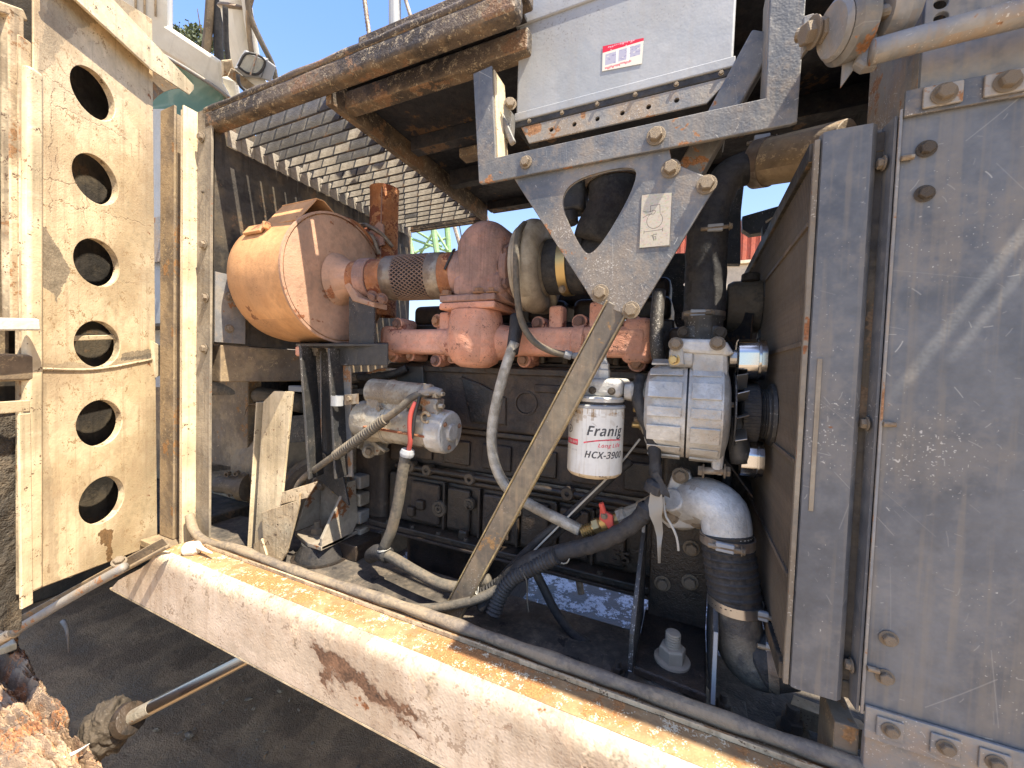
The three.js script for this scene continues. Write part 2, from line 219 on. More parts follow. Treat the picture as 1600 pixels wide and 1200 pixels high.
const box = (x0, x1, y0, y1, z0, z1, r = 0.002) => { const g = r ? new RoundedBoxGeometry(x1 - x0, y1 - y0, z1 - z0, 2, Math.min(r, (x1 - x0) / 2.1, (y1 - y0) / 2.1, (z1 - z0) / 2.1)) : new THREE.BoxGeometry(x1 - x0, y1 - y0, z1 - z0); return g.translate((x0 + x1) / 2, (y0 + y1) / 2, (z0 + z1) / 2); };
const UP = v(0, 1, 0);
function lathe(p, dir, prof, seg = 40, crease = 0.6) {    // profile [distance along the axis, radius]
  const g = new THREE.LatheGeometry(prof.map(([t, r]) => new THREE.Vector2(Math.max(r, 0.00001), t)), seg);
  const q = toCreasedNormals(g, crease);
  return q.applyQuaternion(new THREE.Quaternion().setFromUnitVectors(UP, dir.clone().normalize())).translate(p.x, p.y, p.z);
}
const rod = (a, b, r, seg = 18, c = 0.12) => { const d = b.clone().sub(a), l = d.length(); return lathe(a, d, [[0, 0], [0, r * (1 - c)], [r * c, r], [l - r * c, r], [l, r * (1 - c)], [l, 0]], seg); };
const disc = (p, dir, r, h, seg = 28, c = 0.1) => rod(p, p.clone().addScaledVector(dir.clone().normalize(), h), r, seg, Math.min(c, h / r * 0.4));
function beam(a, b, w, d, front = v(0, 0, 1), r = 0.003) { // bar of width w and depth d whose broad face looks along front
  const y = b.clone().sub(a), l = y.length(); y.normalize(); const x = y.clone().cross(front).normalize(), z = x.clone().cross(y);
  return new RoundedBoxGeometry(w, l, d, 2, Math.min(r, w / 2.2, d / 2.2)).applyMatrix4(new THREE.Matrix4().makeBasis(x, y, z)).translate((a.x + b.x) / 2, (a.y + b.y) / 2, (a.z + b.z) / 2);
}
// plate cut to an outline; the outline is its face towards the viewer, thickness t goes away from him
function plate(pts, t = 0.006, { holes = [], bevel = 0.001, unit = false, flip = false } = {}) {
  const o = pts[0], n = new V3();
  for (let i = 0; i < pts.length; i++) { const a = pts[i], b = pts[(i + 1) % pts.length]; n.x += (a.y - b.y) * (a.z + b.z); n.y += (a.z - b.z) * (a.x + b.x); n.z += (a.x - b.x) * (a.y + b.y); }
  n.normalize(); const mid = pts.reduce((s, p) => s.add(p), new V3()).divideScalar(pts.length); if ((n.dot(mid) > 0) !== flip) n.negate();
  const u = (Math.abs(n.y) > 0.8 ? v(1, 0, 0) : v(0, 1, 0).cross(n)).addScaledVector(n, 0); u.addScaledVector(n, -u.dot(n)).normalize(); const w = n.clone().cross(u);
  const to = (p) => new THREE.Vector2(p.clone().sub(o).dot(u), p.clone().sub(o).dot(w)), sh = new THREE.Shape(pts.map(to));
  for (const h of holes) { const ph = new THREE.Path(); if (h.c) { const c = to(h.c); ph.absarc(c.x, c.y, h.r, 0, 6.2832, true); } else { const q = h.map(to), k = q.length; ph.moveTo((q[0].x + q[k - 1].x) / 2, (q[0].y + q[k - 1].y) / 2); for (let i = 0; i < k; i++) { const e = q[(i + 1) % k]; ph.quadraticCurveTo(q[i].x, q[i].y, (q[i].x + e.x) / 2, (q[i].y + e.y) / 2); } } sh.holes.push(ph); }
  const b = Math.min(bevel, t / 2.2), g = new THREE.ExtrudeGeometry(sh, { depth: t - 2 * b, bevelEnabled: b > 0, bevelThickness: b, bevelSize: b, bevelOffset: -b, bevelSegments: 2, curveSegments: 22 });
  g.translate(0, 0, -t + b);
  if (unit) { g.computeBoundingBox(); const { min, max } = g.boundingBox, p = g.attributes.position, uv = g.attributes.uv; for (let i = 0; i < p.count; i++) uv.setXY(i, (p.getX(i) - min.x) / (max.x - min.x), (p.getY(i) - min.y) / (max.y - min.y)); }
  return g.applyMatrix4(new THREE.Matrix4().makeBasis(u, w, n)).translate(o.x, o.y, o.z);
}
// hose, cable, pipe: r may be a number or a function of the distance (m) and of the share of the length
function tube(pts, r, { rad = 12, step = 0.012, tension = 0.5, cap = true } = {}) {
  const c = new THREE.CatmullRomCurve3(pts, false, 'centripetal', tension), L = c.getLength(), n = Math.max(6, Math.ceil(L / step)), fr = c.computeFrenetFrames(n), rf = typeof r === 'function' ? r : () => r;
  const pos = [], idx = [], P = new V3();
  for (let i = 0; i <= n; i++) { c.getPointAt(i / n, P); const q = rf(i / n * L, i / n); for (let j = 0; j < rad; j++) { const a = j / rad * 6.28318, N = fr.normals[i], B = fr.binormals[i], cs = Math.cos(a) * q, sn = Math.sin(a) * q; pos.push(P.x + cs * N.x + sn * B.x, P.y + cs * N.y + sn * B.y, P.z + cs * N.z + sn * B.z); } }
  for (let i = 0; i < n; i++) for (let j = 0; j < rad; j++) { const a = i * rad + j, b = i * rad + (j + 1) % rad, d = a + rad, e = b + rad; idx.push(a, b, d, b, e, d); }
  if (cap) { const k0 = pos.length / 3; c.getPointAt(0, P); pos.push(P.x, P.y, P.z); c.getPointAt(1, P); pos.push(P.x, P.y, P.z); for (let j = 0; j < rad; j++) { idx.push(k0, (j + 1) % rad, j); idx.push(k0 + 1, n * rad + j, n * rad + (j + 1) % rad); } }
  const g = new THREE.BufferGeometry(); g.setAttribute('position', new THREE.Float32BufferAttribute(pos, 3)); g.setIndex(idx); g.computeVertexNormals(); return g;
}
const ribs = (r, pitch = 0.006, depth = 0.12) => (d) => r * (1 + depth * (Math.sin(d / pitch * 6.2832) > 0 ? 0 : -1));
// hexagon bolt head on its washer, and a stud with its nut; shared shapes, one mesh each
function unitGeo(g) { const q = flat(g); boxUV(q); return q; }
const hexPrism = (r, y0, y1) => toCreasedNormals(new THREE.LatheGeometry([[0, y0], [r, y0], [r, y1 - r * 0.14], [r * 0.86, y1], [r * 0.5, y1 + 0.01], [0, y1]].map((q) => new THREE.Vector2(Math.max(q[0], 1e-4), q[1])), 6), 0.3);
const BOLT = unitGeo(mergeGeometries([flat(hexPrism(1, 0.24, 1.05)), flat(lathe(v(0, 0, 0), UP, [[0, 0], [0, 1.3], [0.2, 1.38], [0.26, 1.3], [0.26, 0]], 20))].map((g) => (g.deleteAttribute('uv'), g))));
const STUD = unitGeo(mergeGeometries([flat(hexPrism(1, 0.2, 1.2)), flat(lathe(v(0, 0, 0), UP, [[0, 0], [0, 1.35], [0.18, 1.35], [0.2, 0]], 20)), flat(lathe(v(0, 1.1, 0), UP, [[0, 0.58], ...Array.from({ length: 12 }, (_, i) => [i * 0.1, i % 2 ? 0.58 : 0.51]), [1.2, 0.5], [1.25, 0]], 16))].map((g) => (g.deleteAttribute('uv'), g))));
let boltTurn = 0;
function bolt(parent, p, dir, r, m = M.bolt, geo = BOLT, name = 'bolt') {
  const b = new THREE.Mesh(geo, m); b.name = parent === scene ? numbered(name) : name; b.castShadow = b.receiveShadow = true; b.scale.setScalar(r);
  b.quaternion.setFromUnitVectors(UP, dir.clone().normalize()).multiply(new THREE.Quaternion().setFromAxisAngle(UP, (boltTurn += 1.7)));
  b.position.copy(p).sub(where(parent)); parent.add(b); return b;
}
const PX = v(1, 0, 0), PY = v(0, 1, 0), PZ = v(0, 0, 1), NX = v(-1, 0, 0), NY = v(0, -1, 0), NZ = v(0, 0, -1);
const Z = (list, D) => list.map(([a, b]) => zp(a, b, D));

// ------------------------------------------------------------------ the setting: yard ground, far buildings, tree
{
  const R = rng(5), g = new THREE.PlaneGeometry(500, 500, 1, 1).rotateX(-Math.PI / 2).translate(0, GROUND, 0);
  structure(tag(obj('ground', g, M.soil), 'pale dusty dirt ground of the yard around the machine'));
  const q = new THREE.PlaneGeometry(6, 3.2, 140, 80).rotateX(-Math.PI / 2), p = q.attributes.position;
  for (let i = 0; i < p.count; i++) { const x = p.getX(i), z = p.getZ(i), e = Math.min(1, (3 - Math.abs(x)) * 2, (1.6 - Math.abs(z)) * 2); p.setY(i, 0.004 + e * (0.03 * NA[(Math.floor((x + 9) * 190) & MASK) * S + (Math.floor((z + 9) * 190) & MASK)] + 0.02 * NC[(Math.floor((x + 9) * 90) & MASK) * S + (Math.floor((z + 9) * 90) & MASK)])); }
  q.computeVertexNormals(); q.translate(-1.2, GROUND, -1.45);
  structure(tag(obj('oily_ground', q, M.soilDark), 'dark oily trampled soil underneath the machine'));
  const chips = [];
  for (let i = 0; i < 420; i++) { const s = 0.003 + 0.012 * R() * R(), c = new THREE.DodecahedronGeometry(s, 0).scale(1 + R() * 1.5, 0.6 + 0.4 * R(), 0.7 + R() * 0.5).rotateY(R() * 6).translate(-2.4 + R() * 3.2, GROUND + 0.04, -0.35 - R() * 1.7); chips.push(c); }
  const st = tag(obj('rubble', chips, M.tan), 'small stones and chips scattered on the dark soil under the beam'); st.userData.kind = 'stuff';
}
{ // far wall, container, green lattice boom and tree, seen through gaps of the engine bay
  const w = thing('rendered_wall', 'sunlit pale rendered building wall seen behind the engine bay', 'wall');
  obj('wall', box(-14, 3.4, GROUND, 1.05, -9.3, -9, 0.02), M.beige, w);
  obj('coping', box(-14.05, 3.45, 1.052, 1.14, -9.36, -8.94, 0.01), M.beige, w);
  for (let i = 0; i < 8; i++) obj('pilaster', box(-13.8 + i * 2.4, -13.55 + i * 2.4, GROUND, 1.04, -8.997, -8.9, 0.01), M.beige, w);
  const c = thing('shipping_container', 'orange red shipping container on the far side behind the radiator', 'container');
  const a = zp(1040, 415, 14), y0 = zp(1165, 412, 14).y, y1 = zp(1165, 345, 14).y, x0 = a.x - 0.6, x1 = x0 + 6, rib = [];
  obj('side_panel', box(x0, x1, y0, y1, -16, -14.05, 0.02), M.red, c);
  for (let x = x0 + 0.15; x < x1 - 0.1; x += 0.22) rib.push(box(x, x + 0.11, y0 + 0.12, y1 - 0.12, -14.048, -14, 0.01));
  rib.forEach((r) => obj('rib', r, M.red, c));
  obj('top_rail', box(x0, x1, y1 - 0.11, y1, -14.046, -13.98, 0.01), M.red, c); obj('bottom_rail', box(x0, x1, y0, y0 + 0.11, -14.046, -13.98, 0.01), M.beige, c);
  const s = thing('site_office', 'low cream building carrying the orange container behind the radiator', 'building');
  obj('wall', box(x0 - 0.5, x1 + 0.5, GROUND, y0 - 0.04, -16.5, -13.9, 0.02), M.beige, s); obj('roof', box(x0 - 0.6, x1 + 0.6, y0 - 0.036, y0 - 0.002, -16.6, -13.8, 0.01), M.cream, s);
  const lat = thing('lattice_boom', 'pale green lattice crane boom seen over the flexible exhaust pipe', 'crane boom');
  const B = (p, q, r) => rod(zp(...p), zp(...q), r, 10, 0);
  [[[655, 445, 8], [612, 250, 8]], [[690, 445, 8], [660, 240, 8]], [[705, 440, 8.6], [690, 240, 8.6]], [[640, 445, 8.6], [600, 250, 8.6]]].forEach(([p, q]) => obj('chord', B(p, q, 0.075), M.green, lat));
  [[[648, 395, 8], [700, 370, 8.6]], [[632, 350, 8.3], [690, 385, 8.3]], [[640, 372, 8], [720, 400, 8.6]], [[648, 355, 8], [684, 345, 8]], [[655, 400, 8.2], [690, 340, 8.2]], [[620, 330, 8], [668, 352, 8]], [[640, 420, 8], [690, 405, 8]], [[668, 340, 8.4], [700, 392, 8.4]]].forEach(([p, q]) => obj('brace', B(p, q, 0.032), M.green, lat));
  obj('strut', rod(zp(722, 395, 7), zp(700, 320, 7), 0.04, 8, 0), M.band, lat);
  const cb = thing('stay_cable', 'thin dark stay cable crossing the pale sky beside the green boom', 'cable'); obj('cable', rod(zp(730, 420, 7.5), zp(712, 320, 7.5), 0.013, 6, 0), M.wire, cb);
  const cb2 = thing('stay_cable', 'thin stay cable crossing the pale sky left of the turbocharger', 'cable'); obj('cable', rod(zp(790, 420, 7.5), zp(755, 320, 7.5), 0.013, 6, 0), M.band, cb2);
  // tree
  const T = thing('tree', 'dark leafy tree showing above the white cab roof', 'tree'), R = rng(77), ctr = zp(322, 95, 13), leafs = [];
  const trunk = [v(ctr.x, GROUND, ctr.z), v(ctr.x + 0.1, 0.2, ctr.z), v(ctr.x - 0.05, ctr.y - 0.9, ctr.z), v(ctr.x, ctr.y + 0.4, ctr.z)];
  const limbs = [tube(trunk, (d, t) => 0.22 - 0.17 * t, { rad: 9, step: 0.3 })];
  for (let i = 0; i < 14; i++) { const a = R() * 6.28, e = v(Math.cos(a), 0.3 + R(), Math.sin(a)).multiplyScalar(0.7 + R() * 0.9); const b = v(ctr.x, ctr.y - 1.2 + R() * 1.4, ctr.z); limbs.push(tube([b, b.clone().addScaledVector(e, 0.5), b.clone().add(e)], (d, t) => 0.06 - 0.045 * t, { rad: 6, step: 0.2 })); }
  obj('trunk', limbs, M.tan, T);
  const clumps = Array.from({ length: 60 }, () => { const a = R() * 6.28, q = Math.sqrt(R()), h = R() * 2 - 1, k = Math.sqrt(1 - h * h * 0.9); return v(ctr.x + Math.cos(a) * q * k * 1.7, ctr.y - 0.3 + h * 1.5, ctr.z + Math.sin(a) * q * k * 1.7); });
  for (const c0 of clumps) for (let i = 0; i < 110; i++) { const g = new THREE.PlaneGeometry(0.05 + R() * 0.05, 0.12 + R() * 0.08); g.rotateX(R() * 6.3).rotateY(R() * 6.3).rotateZ(R() * 6.3).translate(c0.x + (R() + R() - 1) * 0.42, c0.y + (R() + R() - 1) * 0.36, c0.z + (R() + R() - 1) * 0.42); leafs.push(g); }
  obj('crown', leafs, plain([0.075, 0.1, 0.035], 0.7, 0, { transmission: 0.25, thickness: 0, side: THREE.DoubleSide }), T);
}

// ------------------------------------------------------------------ machine structure: sill beam, floor, roof, post, bulkhead
const SILL_TOP = -0.472;
{
  const s = thing('sill_beam', 'cream painted sill beam with rust scars along the bottom of the engine bay', 'beam');
  // cross-section in y and z, run along x
  const x0 = -1.39, x1 = 0.72, prof = [[-0.616, -0.5], [-0.585, -0.5], [-0.555, -0.5], [-0.525, -0.5], [-0.5, -0.5], [-0.486, -0.502], [-0.476, -0.508], [-0.472, -0.52]], front = [];
  const strip = (rows, u0 = 0) => { const pos = [], uv = [], idx = []; let L = 0; const acc = [0]; for (let i = 1; i < rows.length; i++) { L += Math.hypot(rows[i][0] - rows[i - 1][0], rows[i][1] - rows[i - 1][1]); acc.push(L); } const NXS = 160; const R = (x, i) => 0.0022 * (NA[(Math.floor((x + 5) * 420) & MASK) * S + 40 * i] - 0.5); for (let i = 0; i < rows.length; i++) for (let k = 0; k <= NXS; k++) { const xs = -1.385 + 0.215 * sm(-0.63, -0.47, rows[i][0]), x = xs + (x1 - xs) * k / NXS; pos.push(x, rows[i][0] + (i > 0 ? R(x, i) : 0), rows[i][1]); uv.push((x - x0) / (x1 - x0), acc[i] / L); } for (let i = 0; i < rows.length - 1; i++) for (let k = 0; k < NXS; k++) { const a = i * (NXS + 1) + k, b = a + NXS + 1; idx.push(a, a + 1, b, a + 1, b + 1, b); } const g = new THREE.BufferGeometry(); g.setAttribute('position', new THREE.Float32BufferAttribute(pos, 3)); g.setAttribute('uv', new THREE.Float32BufferAttribute(uv, 2)); g.setIndex(idx); g.computeVertexNormals(); return g; };
  // the paint's marks, in shares of the length and of the height of the face
  const at = (px, py) => { const p = zp(px, py, 0.5); return [(p.x - x0) / (x1 - x0), 1 - (p.y + 0.616) / 0.157]; };
  const paint = marked({ base: [0.57, 0.455, 0.345], alt: [0.47, 0.37, 0.27], dirt: [0.32, 0.22, 0.14], grime: 0.5, streak: 0.3, rust: 0.77, speck: 0.78, speckCol: [0.2, 0.13, 0.09], chip: 0.7, chipCol: [0.33, 0.24, 0.17], rough: [0.4, 0.65], bump: 0.0015 }, 2048, 176, (g, w, h) => {
    const poly = (pts, col) => { g.fillStyle = col; g.beginPath(); pts.forEach(([a, b], i) => { const [u, q] = at(a, b); g[i ? 'lineTo' : 'moveTo'](u * w, q * h); }); g.closePath(); g.fill(); for (const [lw, c] of [[26, '#180000'], [12, '#2c0000'], [5, '#400000']]) { g.lineWidth = lw; g.strokeStyle = c; g.stroke(); } };
    poly([[486, 1008], [520, 1018], [560, 1050], [600, 1085], [648, 1118], [650, 1122], [610, 1110], [572, 1092], [566, 1072], [510, 1048], [494, 1028]], '#f00');
    poly([[498, 1050], [512, 1052], [520, 1088], [508, 1070]], '#d00'); poly([[612, 1116], [622, 1120], [662, 1158], [655, 1155]], '#900');
    poly([[900, 1196], [985, 1218], [1060, 1260], [1000, 1250]], '#e00'); poly([[520, 1058], [533, 1060], [546, 1084], [541, 1082]], '#700');
    g.strokeStyle = '#500'; g.lineWidth = 2; for (const c of [[[262, 905], [268, 922], [275, 955], [280, 985]], [[700, 1120], [760, 1135], [850, 1160]]]) { g.beginPath(); c.forEach(([a, b], i) => { const [u, q] = at(a, b); g[i ? 'lineTo' : 'moveTo'](u * w, q * h); }); g.stroke(); }
    const R = rng(33); for (let i = 0; i < 150; i++) { g.fillStyle = `rgba(0,255,0,${0.2 + 0.5 * R()})`; const x = R() * w, l = 20 + R() * 90; g.fillRect(x, 0, 2 + R() * 18, h * (0.12 + 0.5 * R() * R())); }
    const gr = g.createLinearGradient(0, 0, 0, h * 0.22); gr.addColorStop(0, 'rgba(0,0,255,0.9)'); gr.addColorStop(0.6, 'rgba(0,0,255,0.35)'); gr.addColorStop(1, 'rgba(0,0,255,0)'); for (let i = 0; i < 40; i++) { g.fillStyle = gr; g.fillRect(R() * w, 0, 10 + R() * 60, h * 0.22); }
  }, [{ col: [0.15, 0.078, 0.042], dent: 0.35 }, { col: [0.5, 0.37, 0.25], rough: 0.6, dent: 0 }, { col: [0.6, 0.52, 0.36], dent: 0.05 }], 9);
  obj('front_plate', strip(prof), paint, s, true);
  obj('top_plate', strip([[-0.472, -0.5205], [-0.471, -0.54], [-0.473, -0.575], [-0.474, -0.61]]), M.rustTop, s);
  obj('lower_flange', box(x0, x1, -0.622, -0.617, -0.585, -0.5, 0.001), M.creamWorn, s);
  obj('back_web', box(-1.16, x1, -0.617, -0.478, -0.612, -0.604, 0.001), M.wall, s);
  // seal strip lying on the sill
  const sx = [-1.22, -1.2, -1.14, -1.0, -0.8, -0.5, -0.2, 0.1, 0.45], sl = thing('seal_strip', 'dusty grey rubber seal running along the top of the sill', 'seal');
  obj('seal', tube(sx.map((x, i) => v(x, [-0.42, -0.452, -0.47, -0.463, -0.466, -0.461, -0.463, -0.462, -0.463][i], [-0.6, -0.598, -0.592, -0.594, -0.593, -0.594, -0.595, -0.594, -0.594][i])), (d) => 0.0105 + 0.001 * Math.sin(d * 31) + 0.0007 * Math.sin(d * 73), { rad: 14 }), M.seal, sl);
  obj('retainer_lip', box(-1.1, 0.5, -0.472, -0.464, -0.577, -0.573, 0.001), M.creamWorn, sl);
  const rb = thing('rolled_rag', 'small cream roll of tape lying at the left end of the sill', 'roll');
  const rc = yp(290, 858, -0.46); obj('roll', lathe(rc, v(0.75, 0.1, -0.4), [[-0.004, 0], [-0.002, 0.012], [0.004, 0.0165], [0.026, 0.0165], [0.031, 0.012], [0.032, 0]], 24), M.pale, rb);
  obj('loose_end', tube([rc.clone().add(v(0.02, 0.012, -0.01)), rc.clone().add(v(0.05, 0.006, -0.012)), rc.clone().add(v(0.09, 0.006, -0.01))], (d, t) => 0.007 - 0.005 * t, { rad: 6 }), M.pale, rb);
}
{ // floor rails of the bay, belly plate with spilled oil
  const f = thing('floor_rail', 'black oily frame rail behind the sill that carries the engine mounts', 'frame rail');
  obj('top_plate', box(-1.45, 0.75, -0.556, -0.545, -0.86, -0.613, 0.001), M.floor, f); obj('web', box(-1.45, 0.75, -0.8, -0.557, -0.83, -0.82, 0.001), M.oily, f);
  [[655, 958, 0.011], [728, 985, 0.01], [487, 960 - 12, 0.008]].forEach(([a, b, r]) => bolt(f, yp(a, b, -0.545), PY, r, M.bolt));
  const pad = (px, py, s) => { const p = yp(px, py, -0.543); obj('weld_plate', box(p.x - s, p.x + s, -0.5448, -0.539, p.z - 0.03, p.z + 0.03), M.floor, f); };
  pad(965, 1050, 0.03); pad(1135, 1110, 0.03); pad(480, 915, 0.035);
  [[965, 1050, 0.009], [1130, 1108, 0.011], [1237, 1140, 0.016], [475, 908, 0.013]].forEach(([a, b, r]) => bolt(f, yp(a, b, -0.538), PY, r, M.boltDark, STUD, 'stud'));
  obj('cross_block', box(-1.02, -0.82, -0.5448, -0.5, -0.9, -0.8, 0.004), M.oily, f);
  obj('rail_end_plate', plate([yp(1235, 1100, -0.5), yp(1240, 1085, -0.5), yp(1345, 1125, -0.5), yp(1362, 1146, -0.5)], 0.03), M.creamWorn, f);
  const bp = thing('belly_plate', 'black belly plate wet with spilled oil beneath the engine', 'plate');
  const g = new THREE.PlaneGeometry(1.5, 0.8, 150, 80).rotateX(-Math.PI / 2), p = g.attributes.position;
  for (let i = 0; i < p.count; i++) { const x = p.getX(i), z = p.getZ(i); p.setY(i, 0.004 * NA[(Math.floor((x + 3) * 300) & MASK) * S + (Math.floor((z + 3) * 300) & MASK)] + 0.0022 * Math.max(0, NC[(Math.floor((x + 3) * 500) & MASK) * S + (Math.floor((z + 3) * 500) & MASK)] - 0.55)); }
  g.computeVertexNormals(); g.translate(-0.25, -0.72, -1.24); obj('plate', g, M.splashed, bp); obj('underside', box(-1.0, 0.5, -0.74, -0.724, -1.64, -0.84, 0.002), M.oily, bp);
}
{ // carbody and track frame under the machine
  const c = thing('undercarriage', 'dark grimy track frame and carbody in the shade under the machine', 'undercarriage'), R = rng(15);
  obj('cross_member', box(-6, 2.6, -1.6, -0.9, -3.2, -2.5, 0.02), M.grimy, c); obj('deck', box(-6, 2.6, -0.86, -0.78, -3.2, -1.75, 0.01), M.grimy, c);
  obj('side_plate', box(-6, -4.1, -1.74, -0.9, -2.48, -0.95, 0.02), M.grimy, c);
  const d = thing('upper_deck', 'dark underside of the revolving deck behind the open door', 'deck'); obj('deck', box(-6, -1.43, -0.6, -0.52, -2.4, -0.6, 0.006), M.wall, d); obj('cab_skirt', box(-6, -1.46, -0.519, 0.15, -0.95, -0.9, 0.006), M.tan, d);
}
{ // roof over the bay
  const r = thing('bay_roof', 'dirty engine bay roof with a rusty front lip and dark underside', 'roof');
  const lipY = 0.612;
  obj('front_lip', box(-1.21, -0.3, lipY, lipY + 0.045, -0.66, -0.622, 0.012), M.roofEdge, r);
  obj('lip_bead', tube([v(-1.21, lipY + 0.05, -0.63), v(-0.9, lipY + 0.05, -0.63), v(-0.6, lipY + 0.05, -0.63), v(-0.3, lipY + 0.05, -0.63)], (d) => 0.009 + 0.001 * Math.sin(d * 40), { rad: 8 }), M.roofEdge, r);
  obj('lip_cap', box(-0.68, -0.3, lipY + 0.06, lipY + 0.088, -0.7, -0.64, 0.004), M.roofEdge, r);
  obj('lip_return', box(-0.79, -0.31, lipY - 0.004, lipY + 0.04, -0.735, -0.7, 0.006), M.roofEdge, r);
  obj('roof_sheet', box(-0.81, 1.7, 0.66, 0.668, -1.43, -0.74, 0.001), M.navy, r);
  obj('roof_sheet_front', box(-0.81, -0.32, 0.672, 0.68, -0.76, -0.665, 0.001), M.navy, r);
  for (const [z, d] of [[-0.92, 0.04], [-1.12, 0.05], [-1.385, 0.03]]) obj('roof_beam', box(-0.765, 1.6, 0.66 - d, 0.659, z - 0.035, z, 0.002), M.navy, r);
  obj('hanging_bracket', box(-0.62, -0.55, 0.59, 0.615, -0.99, -0.95, 0.004), M.roofEdge, r);
  obj('rear_lip', box(-0.765, 1.7, 0.635, 0.668, -1.442, -1.431, 0.002), M.navy, r);
  // slotted walkway edge standing out over the right-hand panels
  const wk = thing('walkway_edge', 'slotted steel walkway edge standing out above the grey side panel', 'walkway'), wy = 0.64;
  for (const [a, b] of [[0.235, 0.551], [0.564, 0.5745], [0.585, 1.7]]) obj('tread', box(a, b, wy, wy + 0.004, -0.6205, -0.36, 0.001), M.greyDust, wk);
  for (const [z0, z1] of [[-0.62, -0.512], [-0.474, -0.361]]) obj('cross_strip', box(0.5515, 0.5635, wy - 0.001, wy + 0.003, z0, z1, 0.0005), M.greyDust, wk);
  for (const [z0, z1] of [[-0.62, -0.503], [-0.481, -0.361]]) obj('cross_strip', box(0.575, 0.5845, wy - 0.001, wy + 0.003, z0, z1, 0.0005), M.greyDust, wk);
  // sun grille: rows of short upright slats, brick fashion
  const g = thing('roof_grille', 'dusty slatted sun grille with a brick pattern over the muffler', 'grille'), R = rng(21);
  const PZc = v(0, 0, 1), gx0 = -1.165, gx1 = -0.8, rows = 19, gz0 = -0.67, gz1 = -1.4;
  obj('frame_bar', box(gx1 + 0.002, gx1 + 0.02, 0.598, 0.6595, -1.42, -0.66, 0.002), M.roofEdge, g); obj('frame_bar', box(gx0, gx1, 0.598, 0.635, -1.428, -1.418, 0.002), M.roofEdge, g);
  const shapes = [0, 1, 2].map((k) => { const q = flat(new RoundedBoxGeometry(0.0595, 0.07, 0.003, 1, 0.001)); boxUV(q); return q; });
  for (let i = 0; i < rows; i++) {
    const z = gz0 + (gz1 - gz0) * (i + 0.5) / rows, off = (i % 2) * 0.031;
    for (let x = gx0 + 0.008 + off - (off ? 0.062 : 0); x + 0.05 < gx1 + 0.01; x += 0.062) {
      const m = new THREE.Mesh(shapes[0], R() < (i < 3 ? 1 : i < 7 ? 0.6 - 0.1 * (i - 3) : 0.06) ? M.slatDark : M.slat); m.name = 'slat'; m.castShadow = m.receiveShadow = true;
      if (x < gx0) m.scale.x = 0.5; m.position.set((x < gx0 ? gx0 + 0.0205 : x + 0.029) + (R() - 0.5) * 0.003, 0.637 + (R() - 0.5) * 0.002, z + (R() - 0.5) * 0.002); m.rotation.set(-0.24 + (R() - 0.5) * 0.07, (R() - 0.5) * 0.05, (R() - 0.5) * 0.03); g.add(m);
    }
  }
  // dark strands and webs of the mesh along the slats
  const strands = [];
  for (let i = 0; i <= rows; i++) { const z = gz0 + (gz1 - gz0) * (i + 0.5) / rows + 0.0098, off = (i % 2) * 0.031; strands.push(box(gx0, gx1, 0.6025, 0.6052, z - 0.0015, z + 0.0015, 0)); if (i < rows) for (let x = gx0 + 0.006 + off; x < gx1; x += 0.062) strands.push(beam(v(x, 0.602, z + 0.0008), v(x, 0.669, z - 0.0165), 0.0045, 0.003, PZc, 0.0008)); }
  const mesh = obj('strand_mesh', strands, M.navy, g); mesh.userData.kind = 'stuff';
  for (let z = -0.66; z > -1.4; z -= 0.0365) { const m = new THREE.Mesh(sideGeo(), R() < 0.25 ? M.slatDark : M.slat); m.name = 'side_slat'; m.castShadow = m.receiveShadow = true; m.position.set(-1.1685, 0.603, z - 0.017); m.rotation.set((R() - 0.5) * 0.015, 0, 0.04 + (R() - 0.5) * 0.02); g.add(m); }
  function sideGeo() { return sideGeo.g ??= (() => { const q = flat(new RoundedBoxGeometry(0.003, 0.046, 0.0355, 1, 0.001)); boxUV(q); return q; })(); }
}
